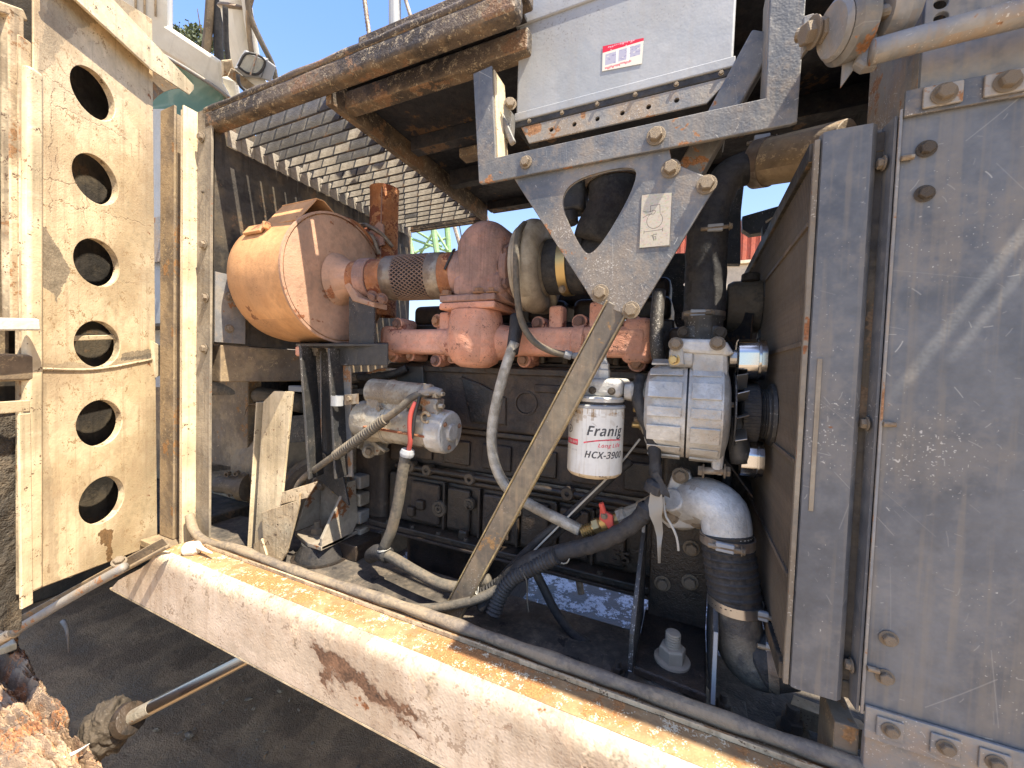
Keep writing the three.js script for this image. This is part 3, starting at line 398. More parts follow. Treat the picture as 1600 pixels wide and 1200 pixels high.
{ // door post at the left of the bay
  const p = thing('door_post', 'cream steel door post with a row of bolts at the left of the bay', 'post'), y0 = -0.505, y1 = 0.665;
  const L = [zp(250, 500, 0.6).x, zp(271, 500, 0.6).x];
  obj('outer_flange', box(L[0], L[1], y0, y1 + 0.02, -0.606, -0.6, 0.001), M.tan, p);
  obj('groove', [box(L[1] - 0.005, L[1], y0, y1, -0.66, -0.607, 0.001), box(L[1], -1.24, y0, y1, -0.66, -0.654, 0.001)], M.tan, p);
  obj('web', box(-1.246, -1.24, y0 - 0.01, y1, -0.653, -0.592, 0.001), M.cream, p);
  obj('edge_trim', box(-1.253, -1.2465, y0, y1 - 0.01, -0.6, -0.592, 0.001), M.cream, p);
  obj('bolt_flange', box(-1.239, -1.176, y0 + 0.02, y1, -0.63, -0.624, 0.001), M.postGrey, p);
  for (const [a, b] of [[316, 215], [319, 383], [322, 465], [320, 545]]) bolt(p, zp(a, b, 0.622), PZ, 0.0095, M.bolt);
  for (const [a, b] of [[279, 277], [283, 507]]) bolt(p, zp(a, b, 0.652), PZ, 0.0095, M.bolt);
  bolt(p, zp(317, 300, 0.622), PZ, 0.003, M.boltDark, BOLT, 'rivet');
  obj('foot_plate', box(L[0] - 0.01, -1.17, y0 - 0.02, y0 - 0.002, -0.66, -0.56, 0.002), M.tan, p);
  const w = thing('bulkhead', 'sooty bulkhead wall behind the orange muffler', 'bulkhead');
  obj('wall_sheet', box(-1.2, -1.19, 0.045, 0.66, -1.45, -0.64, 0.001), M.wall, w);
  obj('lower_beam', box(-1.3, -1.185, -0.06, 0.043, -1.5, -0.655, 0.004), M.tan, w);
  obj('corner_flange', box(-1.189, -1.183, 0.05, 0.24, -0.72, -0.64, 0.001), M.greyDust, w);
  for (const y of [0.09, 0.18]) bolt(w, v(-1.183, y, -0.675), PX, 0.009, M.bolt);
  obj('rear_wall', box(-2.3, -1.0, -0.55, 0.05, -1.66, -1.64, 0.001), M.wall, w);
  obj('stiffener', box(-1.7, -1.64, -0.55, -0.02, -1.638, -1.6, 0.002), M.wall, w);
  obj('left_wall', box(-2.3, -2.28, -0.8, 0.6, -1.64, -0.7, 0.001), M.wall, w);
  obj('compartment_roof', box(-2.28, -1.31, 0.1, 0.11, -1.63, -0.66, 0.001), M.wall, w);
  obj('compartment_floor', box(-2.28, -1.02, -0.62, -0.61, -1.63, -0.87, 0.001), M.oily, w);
}

// ------------------------------------------------------------------ open door at the left
{
  const hinge = v(-1.415, 0, -0.615), dn = v(0.889, 0, -0.459), de = v(0.459, 0, 0.889);   // inner face and the way from hinge to free edge
  const dp = (px, py, off = 0) => { const r = ray(px, py); return r.multiplyScalar((hinge.dot(dn) + off) / r.dot(dn)); };
  const d = thing('open_door', 'cream engine door with six round holes standing open at the left', 'door');
  const holes = [[147, 147], [151, 281], [153, 411], [154, 538], [157, 661], [161, 781]].map(([a, b], i) => { const c = dp(a, b), k = i === 0 ? 35 : 36; return { c, r: size(k, c) }; });
  const TL = dp(52, -90), TR = dp(238, 30), BR = dp(246, 849), BL = dp(54, 922), out = [TL, BL, BR, TR];
  const U = (p) => p.clone().sub(hinge).dot(de), umax = U(BL), umin = U(BR), vmin = BL.y, vmax = TL.y;
  const face = marked({ base: [0.64, 0.505, 0.32], alt: [0.54, 0.415, 0.25], dirt: [0.28, 0.19, 0.11], grime: 0.5, streak: 0.3, rust: 0.84, speck: 0.8, speckCol: [0.25, 0.17, 0.1], chip: 0.71, chipCol: [0.35, 0.24, 0.13], rough: [0.45, 0.7], bump: 0.0012 }, 512, 2048, (g, w, h) => {
    const at = (a, b) => { const p = dp(a, b); return [(1 - (U(p) - umin) / (umax - umin)) * w, (1 - (p.y - vmin) / (vmax - vmin)) * h]; };
    const line = (pts, col, lw) => { g.strokeStyle = col; g.lineWidth = lw; g.beginPath(); pts.forEach(([a, b], i) => { const q = at(a, b); g[i ? 'lineTo' : 'moveTo'](...q); }); g.stroke(); };
    const poly = (pts, col) => { g.fillStyle = col; g.beginPath(); pts.forEach(([a, b], i) => g[i ? 'lineTo' : 'moveTo'](...at(a, b))); g.fill(); };
    // cracks in the paint
    [[[63, 157], [85, 172], [108, 188], [132, 205]], [[87, 207], [110, 218], [150, 232], [200, 252]], [[82, 180], [80, 270], [80, 310], [82, 360]], [[53, 310], [80, 312], [115, 318], [135, 322]], [[92, 265], [90, 300]], [[97, 155], [120, 175]], [[100, 186], [103, 208]], [[85, 340], [115, 350], [140, 352], [138, 330]], [[155, 320], [170, 350]], [[160, 357], [190, 366], [225, 376]], [[205, 255], [208, 278]], [[120, 228], [125, 245]], [[62, 270], [70, 290]], [[108, 452], [120, 460]], [[190, 455], [215, 462]], [[215, 235], [230, 270]], [[130, 335], [136, 375]], [[108, 432], [122, 436], [128, 438]]].forEach((l) => line(l, '#a00', 2.6));
    const R = rng(12); for (let i = 0; i < 90; i++) { const a = 60 + R() * 170, b = 200 + R() * 250, t = R() * 3; line([[a, b], [a + Math.cos(t) * 9, b + Math.sin(t) * 9]], '#500', 1.3); }
    poly([[55, 392], [70, 380], [98, 415], [108, 440], [98, 468], [88, 486], [80, 470], [68, 462], [58, 430]], '#0c0');            // dark peeled patch
    poly([[190, 560], [215, 553], [240, 553], [243, 570], [215, 566], [190, 572]], '#0b0'); poly([[58, 572], [150, 574], [246, 556], [246, 568], [150, 585], [58, 584]], '#060');
    poly([[60, 130], [80, 20], [90, -90], [236, -90], [236, 60], [170, 90], [130, 95], [95, 120], [75, 158], [60, 168]], '#070');      // soot at the top
    poly([[156, 812], [176, 812], [172, 835], [175, 868], [166, 868], [164, 840], [157, 826]], '#00e'); poly([[60, 600], [70, 600], [95, 900], [72, 900]], '#040');
  }, [{ col: [0.2, 0.13, 0.075], dent: 0.5 }, { col: [0.17, 0.14, 0.1], rough: 0.8 }, { col: [0.16, 0.09, 0.04], rough: 0.4 }], 6);
  const ip = obj('inner_panel', plate(out, 0.004, { holes, unit: true, bevel: 0.0012 }), face, d, true);
  // six collars turned back from the holes, the crease, the folded edge
  for (const h of holes) { const c = new THREE.CylinderGeometry(h.r, h.r, 0.014, 40, 1, true).applyQuaternion(new THREE.Quaternion().setFromUnitVectors(UP, dn)).translate(h.c.x - dn.x * 0.009, h.c.y, h.c.z - dn.z * 0.009); obj('hole_rim', c, M.creamWorn, ip); }
  obj('crease', tube([dp(58, 577), dp(150, 577), dp(245, 560)], 0.0035, { rad: 6 }), M.creamWorn, d);
  const fl = (px, y0, y1, o0, o1) => plate([dp(px, y0, o0), dp(px, y1, o0), dp(px, y1, 0).addScaledVector(dn, o1), dp(px, y0, 0).addScaledVector(dn, o1)], 0.003);
  obj('folded_edge', beam(dp(50, 924), dp(50, 108), 0.02, 0.03, de, 0.008), M.cream, d);
  obj('edge_strip', beam(dp(38, 926, -0.012), dp(36, 60, -0.012), 0.024, 0.012, dn, 0.004), M.creamWorn, d);
  const back = (p, o) => p.clone().addScaledVector(dn, o);
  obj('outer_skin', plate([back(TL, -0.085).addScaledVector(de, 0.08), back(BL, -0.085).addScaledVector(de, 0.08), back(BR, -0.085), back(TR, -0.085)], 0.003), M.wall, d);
  obj('stiffener', beam(back(dp(140, 900), -0.05), back(dp(128, 470), -0.05), 0.02, 0.03, dn), M.creamWorn, d);
  obj('cross_rib', beam(back(dp(100, 530), -0.03), back(dp(240, 525), -0.03), 0.012, 0.04, dn, 0.002), M.cream, d);
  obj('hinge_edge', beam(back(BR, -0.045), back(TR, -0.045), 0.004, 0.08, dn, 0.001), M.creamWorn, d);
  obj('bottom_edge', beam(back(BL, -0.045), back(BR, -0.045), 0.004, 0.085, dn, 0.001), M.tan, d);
  // roofline trim along the top, with the gusset that curves down behind it
  const t0 = dp(90, -30, 0.03), t1 = dp(302, 147, 0.03), tr = t1.clone().sub(t0);
  obj('top_trim', plate([dp(60, -52, 0.03), dp(232, 106, 0.03), dp(296, 148, 0.03), dp(303, 140, 0.03), dp(303, 133, 0.03), dp(120, -62, 0.03)], 0.004), M.cream, d);
  obj('trim_shelf', plate([dp(60, -52, 0.03), dp(232, 106, 0.03), dp(232, 106, -0.06), dp(60, -52, -0.06)], 0.004), M.cream, d);
  const arc = []; for (let i = 0; i <= 8; i++) { const a = i / 8 * Math.PI / 2; arc.push([284 - 50 * Math.sin(a), 176 - 38 * Math.cos(a)]); }
  obj('gusset', plate([[232, 108], [290, 137], ...arc, [232, 250]].map(([a, b]) => dp(a, b, -0.004)), 0.004), M.tan, d);
  obj('latch_tab', plate([[238, 532], [258, 543], [259, 584], [245, 590], [240, 560]].map(([a, b]) => dp(a, b, 0.006)), 0.02, { bevel: 0.004 }), M.cream, d);
  // free side: rail, handle, members, insulation panels
  obj('side_rail', beam(dp(22, 500, -0.02), dp(18, 18, -0.02), 0.028, 0.02, dn, 0.004), M.creamWorn, d);
  obj('top_rail', beam(dp(-30, 2, -0.02), dp(34, 24, -0.02), 0.02, 0.02, dn, 0.004), M.creamWorn, d);
  obj('pull_handle', beam(dp(-40, 506, 0.03), dp(52, 507, 0.03), 0.024, 0.03, dn, 0.004), M.white, d);
  obj('box_member', beam(dp(-40, 574, -0.01), dp(40, 574, -0.01), 0.055, 0.04, dn, 0.006), M.tan, d);
  obj('frame_angle', [beam(dp(-40, 640, 0.012), dp(45, 634, 0.012), 0.024, 0.006, dn, 0.002), beam(dp(37, 646, 0.012), dp(41, 948, 0.012), 0.021, 0.006, dn, 0.002)], M.cream, d);
  const foam = (y0, y1, x1, off) => { const g = new THREE.PlaneGeometry(1, 1, 26, 60), p = g.attributes.position; for (let i = 0; i < p.count; i++) { const q = dp(x1 - 60 + (p.getX(i) + 0.5) * 60, y1 - (p.getY(i) + 0.5) * (y1 - y0), off), k = NA[(Math.floor((q.y + 4) * 520) & MASK) * S + (Math.floor((q.z + 4) * 520) & MASK)] - 0.5, e = NC[(Math.floor((q.y + 4) * 260) & MASK) * S + (Math.floor((q.z + 4) * 260) & MASK)] - 0.5; q.addScaledVector(dn, 0.022 * k + 0.012 * Math.abs(e)); p.setXYZ(i, q.x, q.y, q.z); } g.computeVertexNormals(); return g; };
  obj('insulation_panel', foam(15, 325, 14, -0.045), M.foam, d); obj('insulation_panel', foam(640, 985, 30, -0.025), M.foam, d);
  obj('lower_panel', plate([[-60, 350], [14, 340], [14, 560], [-60, 560]].map(([a, b]) => dp(a, b, -0.06)), 0.004), M.tan, d);
  obj('lower_panel', plate([[-60, 560], [42, 560], [42, 660], [-60, 660]].map(([a, b]) => dp(a, b, -0.055)), 0.004), M.wall, d);
  // rail under the door and stay tube
  const rl = thing('door_rail', 'rusty angle rail running out under the open door', 'rail');
  obj('angle_face', beam(zp(40, 975, 0.37), zp(263, 853, 0.493), 0.013, 0.006, dn, 0.002), M.tan, rl);
  obj('angle_top', beam(zp(40, 968, 0.38), zp(262, 847, 0.51), 0.006, 0.03, dn, 0.002), M.tan, rl);
  bolt(rl, zp(186, 878, 0.452), v(0.4, 0.8, 0.2), 0.0105, M.bolt);
  const st = thing('stay_tube', 'grey steel stay tube leaning out below the open door', 'tube');
  obj('tube', tube([zp(194, 886, 0.44), zp(120, 928, 0.405), zp(20, 988, 0.36)], 0.0105, { rad: 16, step: 0.02 }), M.greyDust, st);
  obj('worn_end', lathe(zp(24, 986, 0.361), zp(-20, 1012, 0.345).sub(zp(24, 986, 0.361)), [[0, 0], [0, 0.013], [0.012, 0.015], [0.03, 0.0135], [0.09, 0.0135], [0.09, 0]], 16), M.creamWorn, st);
  const strip = thing('white_strip', 'narrow pale strip of cab panel seen between door and door post', 'panel'); 
  obj('panel', plate(Z([[224, 170], [262, 170], [262, 605], [232, 605]], 0.75), 0.01), M.galv, strip); obj('flange', box(zp(226, 300, 0.73).x, zp(252, 300, 0.73).x, zp(240, 410, 0.73).y, zp(240, 340, 0.73).y, -0.738, -0.73, 0.001), M.greyDust, strip);
}
{ // crane cab and boom foot above the door; laid out on planes square to the line of sight to the cab
  const c = thing('crane_cab', 'white crane cab with a teal window behind the open door', 'cab');
  const cn = ray(300, 110).normalize(), cp = (px, py, d) => { const r = ray(px, py); return r.multiplyScalar(d / r.dot(cn)); }, q = (l, d) => l.map(([a, b]) => cp(a, b, d));
  obj('body', plate(q([[90, -140], [262, -140], [263, 40], [346, 95], [349, 130], [366, 160], [300, 112], [232, 70], [90, 70]], 2.15), 0.5, { bevel: 0.012 }), M.white, c);
  obj('side_block', plate(q([[340, 112], [372, 122], [384, 205], [366, 210], [340, 150]], 2.2), 0.3, { bevel: 0.015 }), M.white, c);
  obj('window', plate(q([[190, 55], [300, 113], [364, 159], [340, 215], [180, 265]], 2.2), 0.02), M.teal, c);
  obj('window_trim', tube(q([[220, 66], [300, 113], [340, 139], [366, 160]], 2.14), 0.007, { rad: 8 }), M.greyDust, c);
  for (const x of [212, 226, 243]) obj('seam', beam(cp(x, -60, 2.145), cp(x, 26, 2.145), 0.006, 0.004, cn.clone().negate()), M.creamWorn, c);
  const t = thing('boom_cylinder', 'white hydraulic cylinder with strapped hoses rising beside the cab', 'cylinder');
  obj('barrel', tube([cp(392, 135, 2.12), cp(376, 60, 2.12), cp(362, -40, 2.12)], 0.047, { rad: 20, step: 0.04 }), M.white, t);
  obj('pipe', tube([cp(404, 120, 2.06), cp(389, 30, 2.06), cp(380, -40, 2.06)], 0.016, { rad: 10, step: 0.03 }), M.white, t);
  obj('strap', rod(cp(366, 8, 2.12), cp(368, 17, 2.12), 0.053, 20), M.band, t);
  const h = [[[[331, -30], [326, 40], [322, 80], [318, 140]], 0.019, 'dark brown hydraulic hose nearest the tree', M.tan], [[[342, -30], [341, 60], [345, 130]], 0.02, 'black hydraulic hose left of the white cylinder', M.rubber], [[[386, -30], [391, 25], [408, 65], [427, 105], [432, 140]], 0.0095, 'grey hose curving down right of the white cylinder', M.dustRubber], [[[398, -20], [388, 20], [390, 60], [396, 100]], 0.008, 'thin brown hose crossing behind the white cylinder', M.tan], [[[352, 10], [354, 70], [360, 118]], 0.008, 'thin dark hose hugging the white cylinder', M.rubber]];
  h.forEach(([l, r, lab, m], i) => { const o = thing('hydraulic_hose', lab, 'hose'); obj('hose', tube(l.map(([a, b]) => cp(a, b, i < 2 ? 2.9 : 2.0)), r, { rad: 10, step: 0.02 }), m, o); });
  const w = thing('work_light', 'small square work light clamped at the foot of the white cylinder', 'work light');
  const lf = q([[368, 106], [384, 78], [420, 92], [408, 122], [384, 120]], 1.9), ln = q([[372, 104], [386, 83], [414, 94], [404, 115], [386, 114]], 1.893);
  const hs = obj('housing', plate(lf, 0.07, { bevel: 0.01 }), M.galv, w); obj('lens', plate(ln, 0.006, { bevel: 0.002 }), M.glass, hs); obj('reflector', plate(ln.map((k) => k.clone().multiplyScalar(1.0035)), 0.002, { bevel: 0 }), M.steel, hs);
  obj('divider', beam(cp(402, 85, 1.888), cp(391, 118, 1.888), 0.005, 0.006, cn.clone().negate()), M.greyDust, hs); obj('bezel', tube([...ln, ln[0]], 0.004, { rad: 6 }), M.rubber, hs);
  obj('shade_visor', plate(q([[416, 92], [432, 104], [424, 128], [408, 122]], 1.905), 0.05, { bevel: 0.004 }), M.galv, w);
  obj('bracket', plate(q([[346, 94], [362, 92], [366, 108], [362, 118], [347, 120]], 1.93), 0.04, { bevel: 0.006 }), M.creamWorn, w);
  obj('arm', beam(cp(358, 112, 1.94), cp(395, 140, 1.94), 0.03, 0.03, cn.clone().negate()), M.creamWorn, w);
  obj('cable', tube(q([[372, 116], [374, 132], [386, 143], [402, 146], [420, 140]], 1.87), 0.0055, { rad: 7 }), M.wire, w);
  obj('knuckle', lathe(cp(398, 132, 1.98), cn.clone().negate(), [[-0.05, 0], [-0.05, 0.036], [0, 0.042], [0.04, 0.036], [0.05, 0.02], [0.05, 0]], 22), M.white, w);
  // rigging above the roof
  const rg = [[[567, -20], [580, 78], 0.0075, 'thin twisted steel cable left of the grey mast pole', M.band, 'cable'], [[617, -20], [617, 66], 0.017, 'grey mast pole standing above the bay roof', M.galv, 'pole'], [[628, -20], [650, 55], 0.006, 'thin cable right of the grey mast pole', M.band, 'cable'], [[722, -20], [752, 18], 0.011, 'short grey tube sloping over the roof lip', M.galv, 'tube']];
  rg.forEach(([a, b, r, lab, m, k]) => { const o = thing(k === 'pole' ? 'mast_pole' : k === 'tube' ? 'roof_tube' : 'steel_cable', lab, k); const p = zp(...a, 0.9), e = zp(...b, 0.9); obj(k === 'cable' ? 'strand' : 'tube', k === 'cable' ? tube([p, p.clone().lerp(e, 0.5), e], ribs(r, 0.012, 0.15), { rad: 8, step: 0.004 }) : rod(p, e, r, 14, 0.05), m, o); });
}

// ------------------------------------------------------------------ air box, its frame, brace
{
  const b = thing('air_box', 'light grey sheet metal air cleaner box with a red and white sticker', 'box');
  const D = 0.72, x0 = zp(806, 180, D).x, x1 = zp(1146, 90, D).x, yb = zp(820, 186, D).y, yt = zp(806, 42, D).y;
  const bb = obj('body', box(x0, x1, yb, yt + 0.03, -0.98, -D, 0.004), M.galv, b);
  obj('lid', box(x0 - 0.006, x1 + 0.006, yt - 0.004, yt + 0.05, -0.985, -D + 0.004, 0.003), M.galv, b);
  obj('bottom_hem', box(x0 - 0.002, x1 + 0.003, yb - 0.002, yb + 0.014, -0.982, -D + 0.0032, 0.002), M.galv, b);
  obj('gasket', box(x0, x1, yb - 0.014, yb - 0.0025, -0.98, -D + 0.001, 0.002), M.rubber, b);
  const y1 = yb - 0.0145, y2 = y1 - 0.034, hs = [[862, 190], [898, 182], [934, 174], [973, 164], [1014, 154], [1058, 143]].map(([a, c]) => { const p = zp(a, c, D); return { c: v(p.x, y1 - 0.018, -D), r: 0.0052 }; });
  const bf = obj('base_flange', plate([v(x0 + 0.012, y1, -D), v(x1, y1, -D), v(x1 - 0.035, y2, -D), v(x0 + 0.03, y2, -D)], 0.004, { holes: hs }), M.greyDust, b);
  for (let i = 0; i < 6; i++) bolt(b, v(x0 + 0.03 + i * 0.066, yb - 0.007, -D + 0.001), PZ, 0.0032, M.bolt, BOLT, 'rivet');
  obj('underside', box(x0 + 0.03, x1 - 0.03, y1 - 0.012, y1 - 0.002, -0.97, -D - 0.006, 0.002), M.navy, b);
  const cv = document.createElement('canvas'); cv.width = 256; cv.height = 192; const g = cv.getContext('2d'), R = rng(8);
  g.fillStyle = '#d6d1c2'; g.fillRect(0, 0, 256, 192); g.fillStyle = '#c91f35'; g.fillRect(0, 0, 256, 46);
  g.fillStyle = '#e9a3a8'; for (let i = 0; i < 13; i++) g.fillRect(34 + i * 13, 14 + R() * 3, 8 + R() * 3, 3 + 14 * R());
  g.fillStyle = '#a9a6b4'; g.fillRect(20, 62, 70, 74); g.fillRect(104, 60, 52, 76); g.fillRect(176, 60, 62, 70); g.fillStyle = '#8f8ca3'; for (let i = 0; i < 40; i++) g.fillRect(20 + R() * 210, 62 + R() * 70, 4 + R() * 14, 2 + R() * 5);
  g.fillStyle = '#efe9da'; g.fillRect(90, 50, 12, 96); g.fillRect(156, 50, 16, 96); g.fillStyle = '#c4434f'; for (let i = 0; i < 22; i++) g.fillRect(20 + i * 7.6, 146 + R() * 6, 5, 8 + R() * 10);
  g.fillStyle = 'rgba(214,209,194,0.8)'; for (let i = 0; i < 30; i++) g.fillRect(R() * 256, R() * 192, 3 + R() * 14, 2 + R() * 5);
  const tx = new THREE.CanvasTexture(cv); tx.colorSpace = THREE.SRGBColorSpace;
  const st = Z([[942, 73], [941, 112], [1003, 100], [1006, 60]], D).map((p) => p.setZ(-D + 0.0012));
  obj('sticker', plate(st, 0.0006, { unit: true, bevel: 0 }), new THREE.MeshPhysicalMaterial({ map: tx, roughness: 0.4 }), bb, true);
}
{
  const f = thing('support_frame', 'dusty grey angle iron frame with a triangular gusset holding the air box', 'frame'), D = 0.66;
  obj('u_frame', plate(Z([[739, 115], [768, 102], [774, 246], [1196, 153], [1205, -40], [1262, -40], [1246, 190], [1236, 194], [752, 287], [748, 285]], D), 0.007, { bevel: 0.0015 }), M.bracket, f);
  const lip = (a, b, d) => plate([zp(...a, D), zp(...b, D), zp(...b, D).setZ(-D - d), zp(...a, D).setZ(-D - d)].map((p) => p.add(v(0, 0, -0.0075))), 0.005);
  obj('shelf_lip', lip([776, 247], [1194, 155], 0.055), M.greyDust, f); obj('post_lip', lip([770, 104], [776, 244], 0.045), M.cream, f); obj('post_lip', lip([1203, -40], [1196, 152], 0.05), M.greyDust, f);
  const gus = [[803, 279], [1046, 232], [1050, 254], [1103, 275], [1116, 288], [1114, 298], [996, 492], [986, 496], [926, 470]];
  const hole = [[862, 290], [995, 250], [996, 290], [930, 402], [905, 392]];
  const gp = obj('gusset_plate', plate(Z(gus, D + 0.0075), 0.006, { holes: [Z(hole, D + 0.0075)], bevel: 0.0015 }), M.bracket, f);
  obj('diagonal_tube', beam(zp(985, 440, 0.72), zp(1195, 60, 0.72), 0.042, 0.03, PZ, 0.004), M.bracket, f);
  obj('inner_bracket', [plate(Z([[772, 150], [800, 175], [796, 215], [776, 215]], 0.7), 0.02), beam(zp(770, 150, 0.7), zp(802, 225, 0.7), 0.012, 0.01)], M.bracket, f);
  bolt(f, zp(797, 163, 0.69), v(0.5, 0, 1), 0.009, M.bolt);
  for (const [a, b, r, o] of [[822, 254, 0.0085, 0], [1025, 213, 0.0105, 0], [1048, 264, 0.0105, 0.0075], [1104, 289, 0.0105, 0.0075], [938, 458, 0.0105, 0.0075], [986, 485, 0.0105, 0.0075]]) bolt(f, zp(a, b, D + o - 0.0002), PZ, r, M.bolt);
  const cv = document.createElement('canvas'); cv.width = 200; cv.height = 340; const g = cv.getContext('2d'), R = rng(4);
  g.fillStyle = '#b7ad9b'; g.fillRect(0, 0, 200, 340); for (let i = 0; i < 900; i++) { g.fillStyle = `rgba(${90 + R() * 120},${80 + R() * 100},${60 + R() * 90},0.12)`; g.fillRect(R() * 200, R() * 340, 2 + R() * 16, 1 + R() * 10); }
  g.strokeStyle = '#57504a'; g.lineWidth = 4; g.strokeRect(3, 3, 194, 334); g.lineWidth = 3.2; g.beginPath(); g.arc(95, 172, 50, -2.55, 4.0 - 6.2832 + 1.35 - 1.0, false); g.stroke(); g.beginPath(); g.arc(95, 172, 50, -0.85, 3.6); g.stroke();
  g.beginPath(); g.moveTo(66, 118); g.lineTo(66, 78); g.lineTo(124, 78); g.lineTo(128, 130); g.stroke(); g.beginPath(); g.moveTo(20, 108); g.quadraticCurveTo(55, 122, 84, 108); g.quadraticCurveTo(110, 112, 88, 132); g.quadraticCurveTo(45, 128, 18, 150); g.stroke();
  g.beginPath(); g.moveTo(28, 238); g.lineTo(150, 234); g.moveTo(30, 228); g.lineTo(30, 250); g.moveTo(148, 224); g.lineTo(148, 246); g.stroke(); g.lineWidth = 2; for (let i = 0; i < 12; i++) { g.beginPath(); g.moveTo(72 + R() * 40, 256 + R() * 40); g.lineTo(72 + R() * 44, 256 + R() * 44); g.stroke(); }
  const tx = new THREE.CanvasTexture(cv); tx.colorSpace = THREE.SRGBColorSpace;
  obj('information_plate', plate(Z([[1003, 304], [998, 388], [1047, 384], [1050, 301]], D + 0.0062), 0.0012, { unit: true, bevel: 0 }), new THREE.MeshPhysicalMaterial({ map: tx, roughness: 0.5, metalness: 0.15 }), gp, true);
  const bar = thing('diagonal_brace', 'long worn flat steel brace slanting from the gusset down to the sill', 'brace');
  const top = zp(966, 478, 0.678), foot = zp(700, 974, 0.69); foot.y = -0.545; foot.x = zp(697, 975, 0.69).x;
  obj('bar', beam(foot, top, 0.036, 0.02, v(0.25, 0.1, 1), 0.003), mat({ base: [0.17, 0.14, 0.1], alt: [0.12, 0.1, 0.078], dirt: [0.26, 0.19, 0.12], grime: 0.4, streak: 0.4, rust: 0.76, rustCol: [0.24, 0.14, 0.06], speck: 0.8, scratch: 0.6, rough: [0.4, 0.65], bump: 0.0004 }), bar);
  const sd = top.clone().sub(foot).normalize().cross(PZ).multiplyScalar(-0.0185), rim = mat({ base: [0.4, 0.3, 0.14], alt: [0.2, 0.15, 0.09], grime: 0.4, rough: [0.4, 0.6], n: 256 });
  obj('worn_edge', beam(foot.clone().add(sd).add(v(0, 0, 0.006)), top.clone().add(sd).add(v(0, 0, 0.006)), 0.003, 0.016, PZ, 0.0013), rim, bar); obj('worn_edge', beam(foot.clone().sub(sd).add(v(0.001, 0, 0.004)), top.clone().sub(sd).add(v(0.001, 0, 0.004)), 0.004, 0.014, PZ, 0.0015), rim, bar);
}

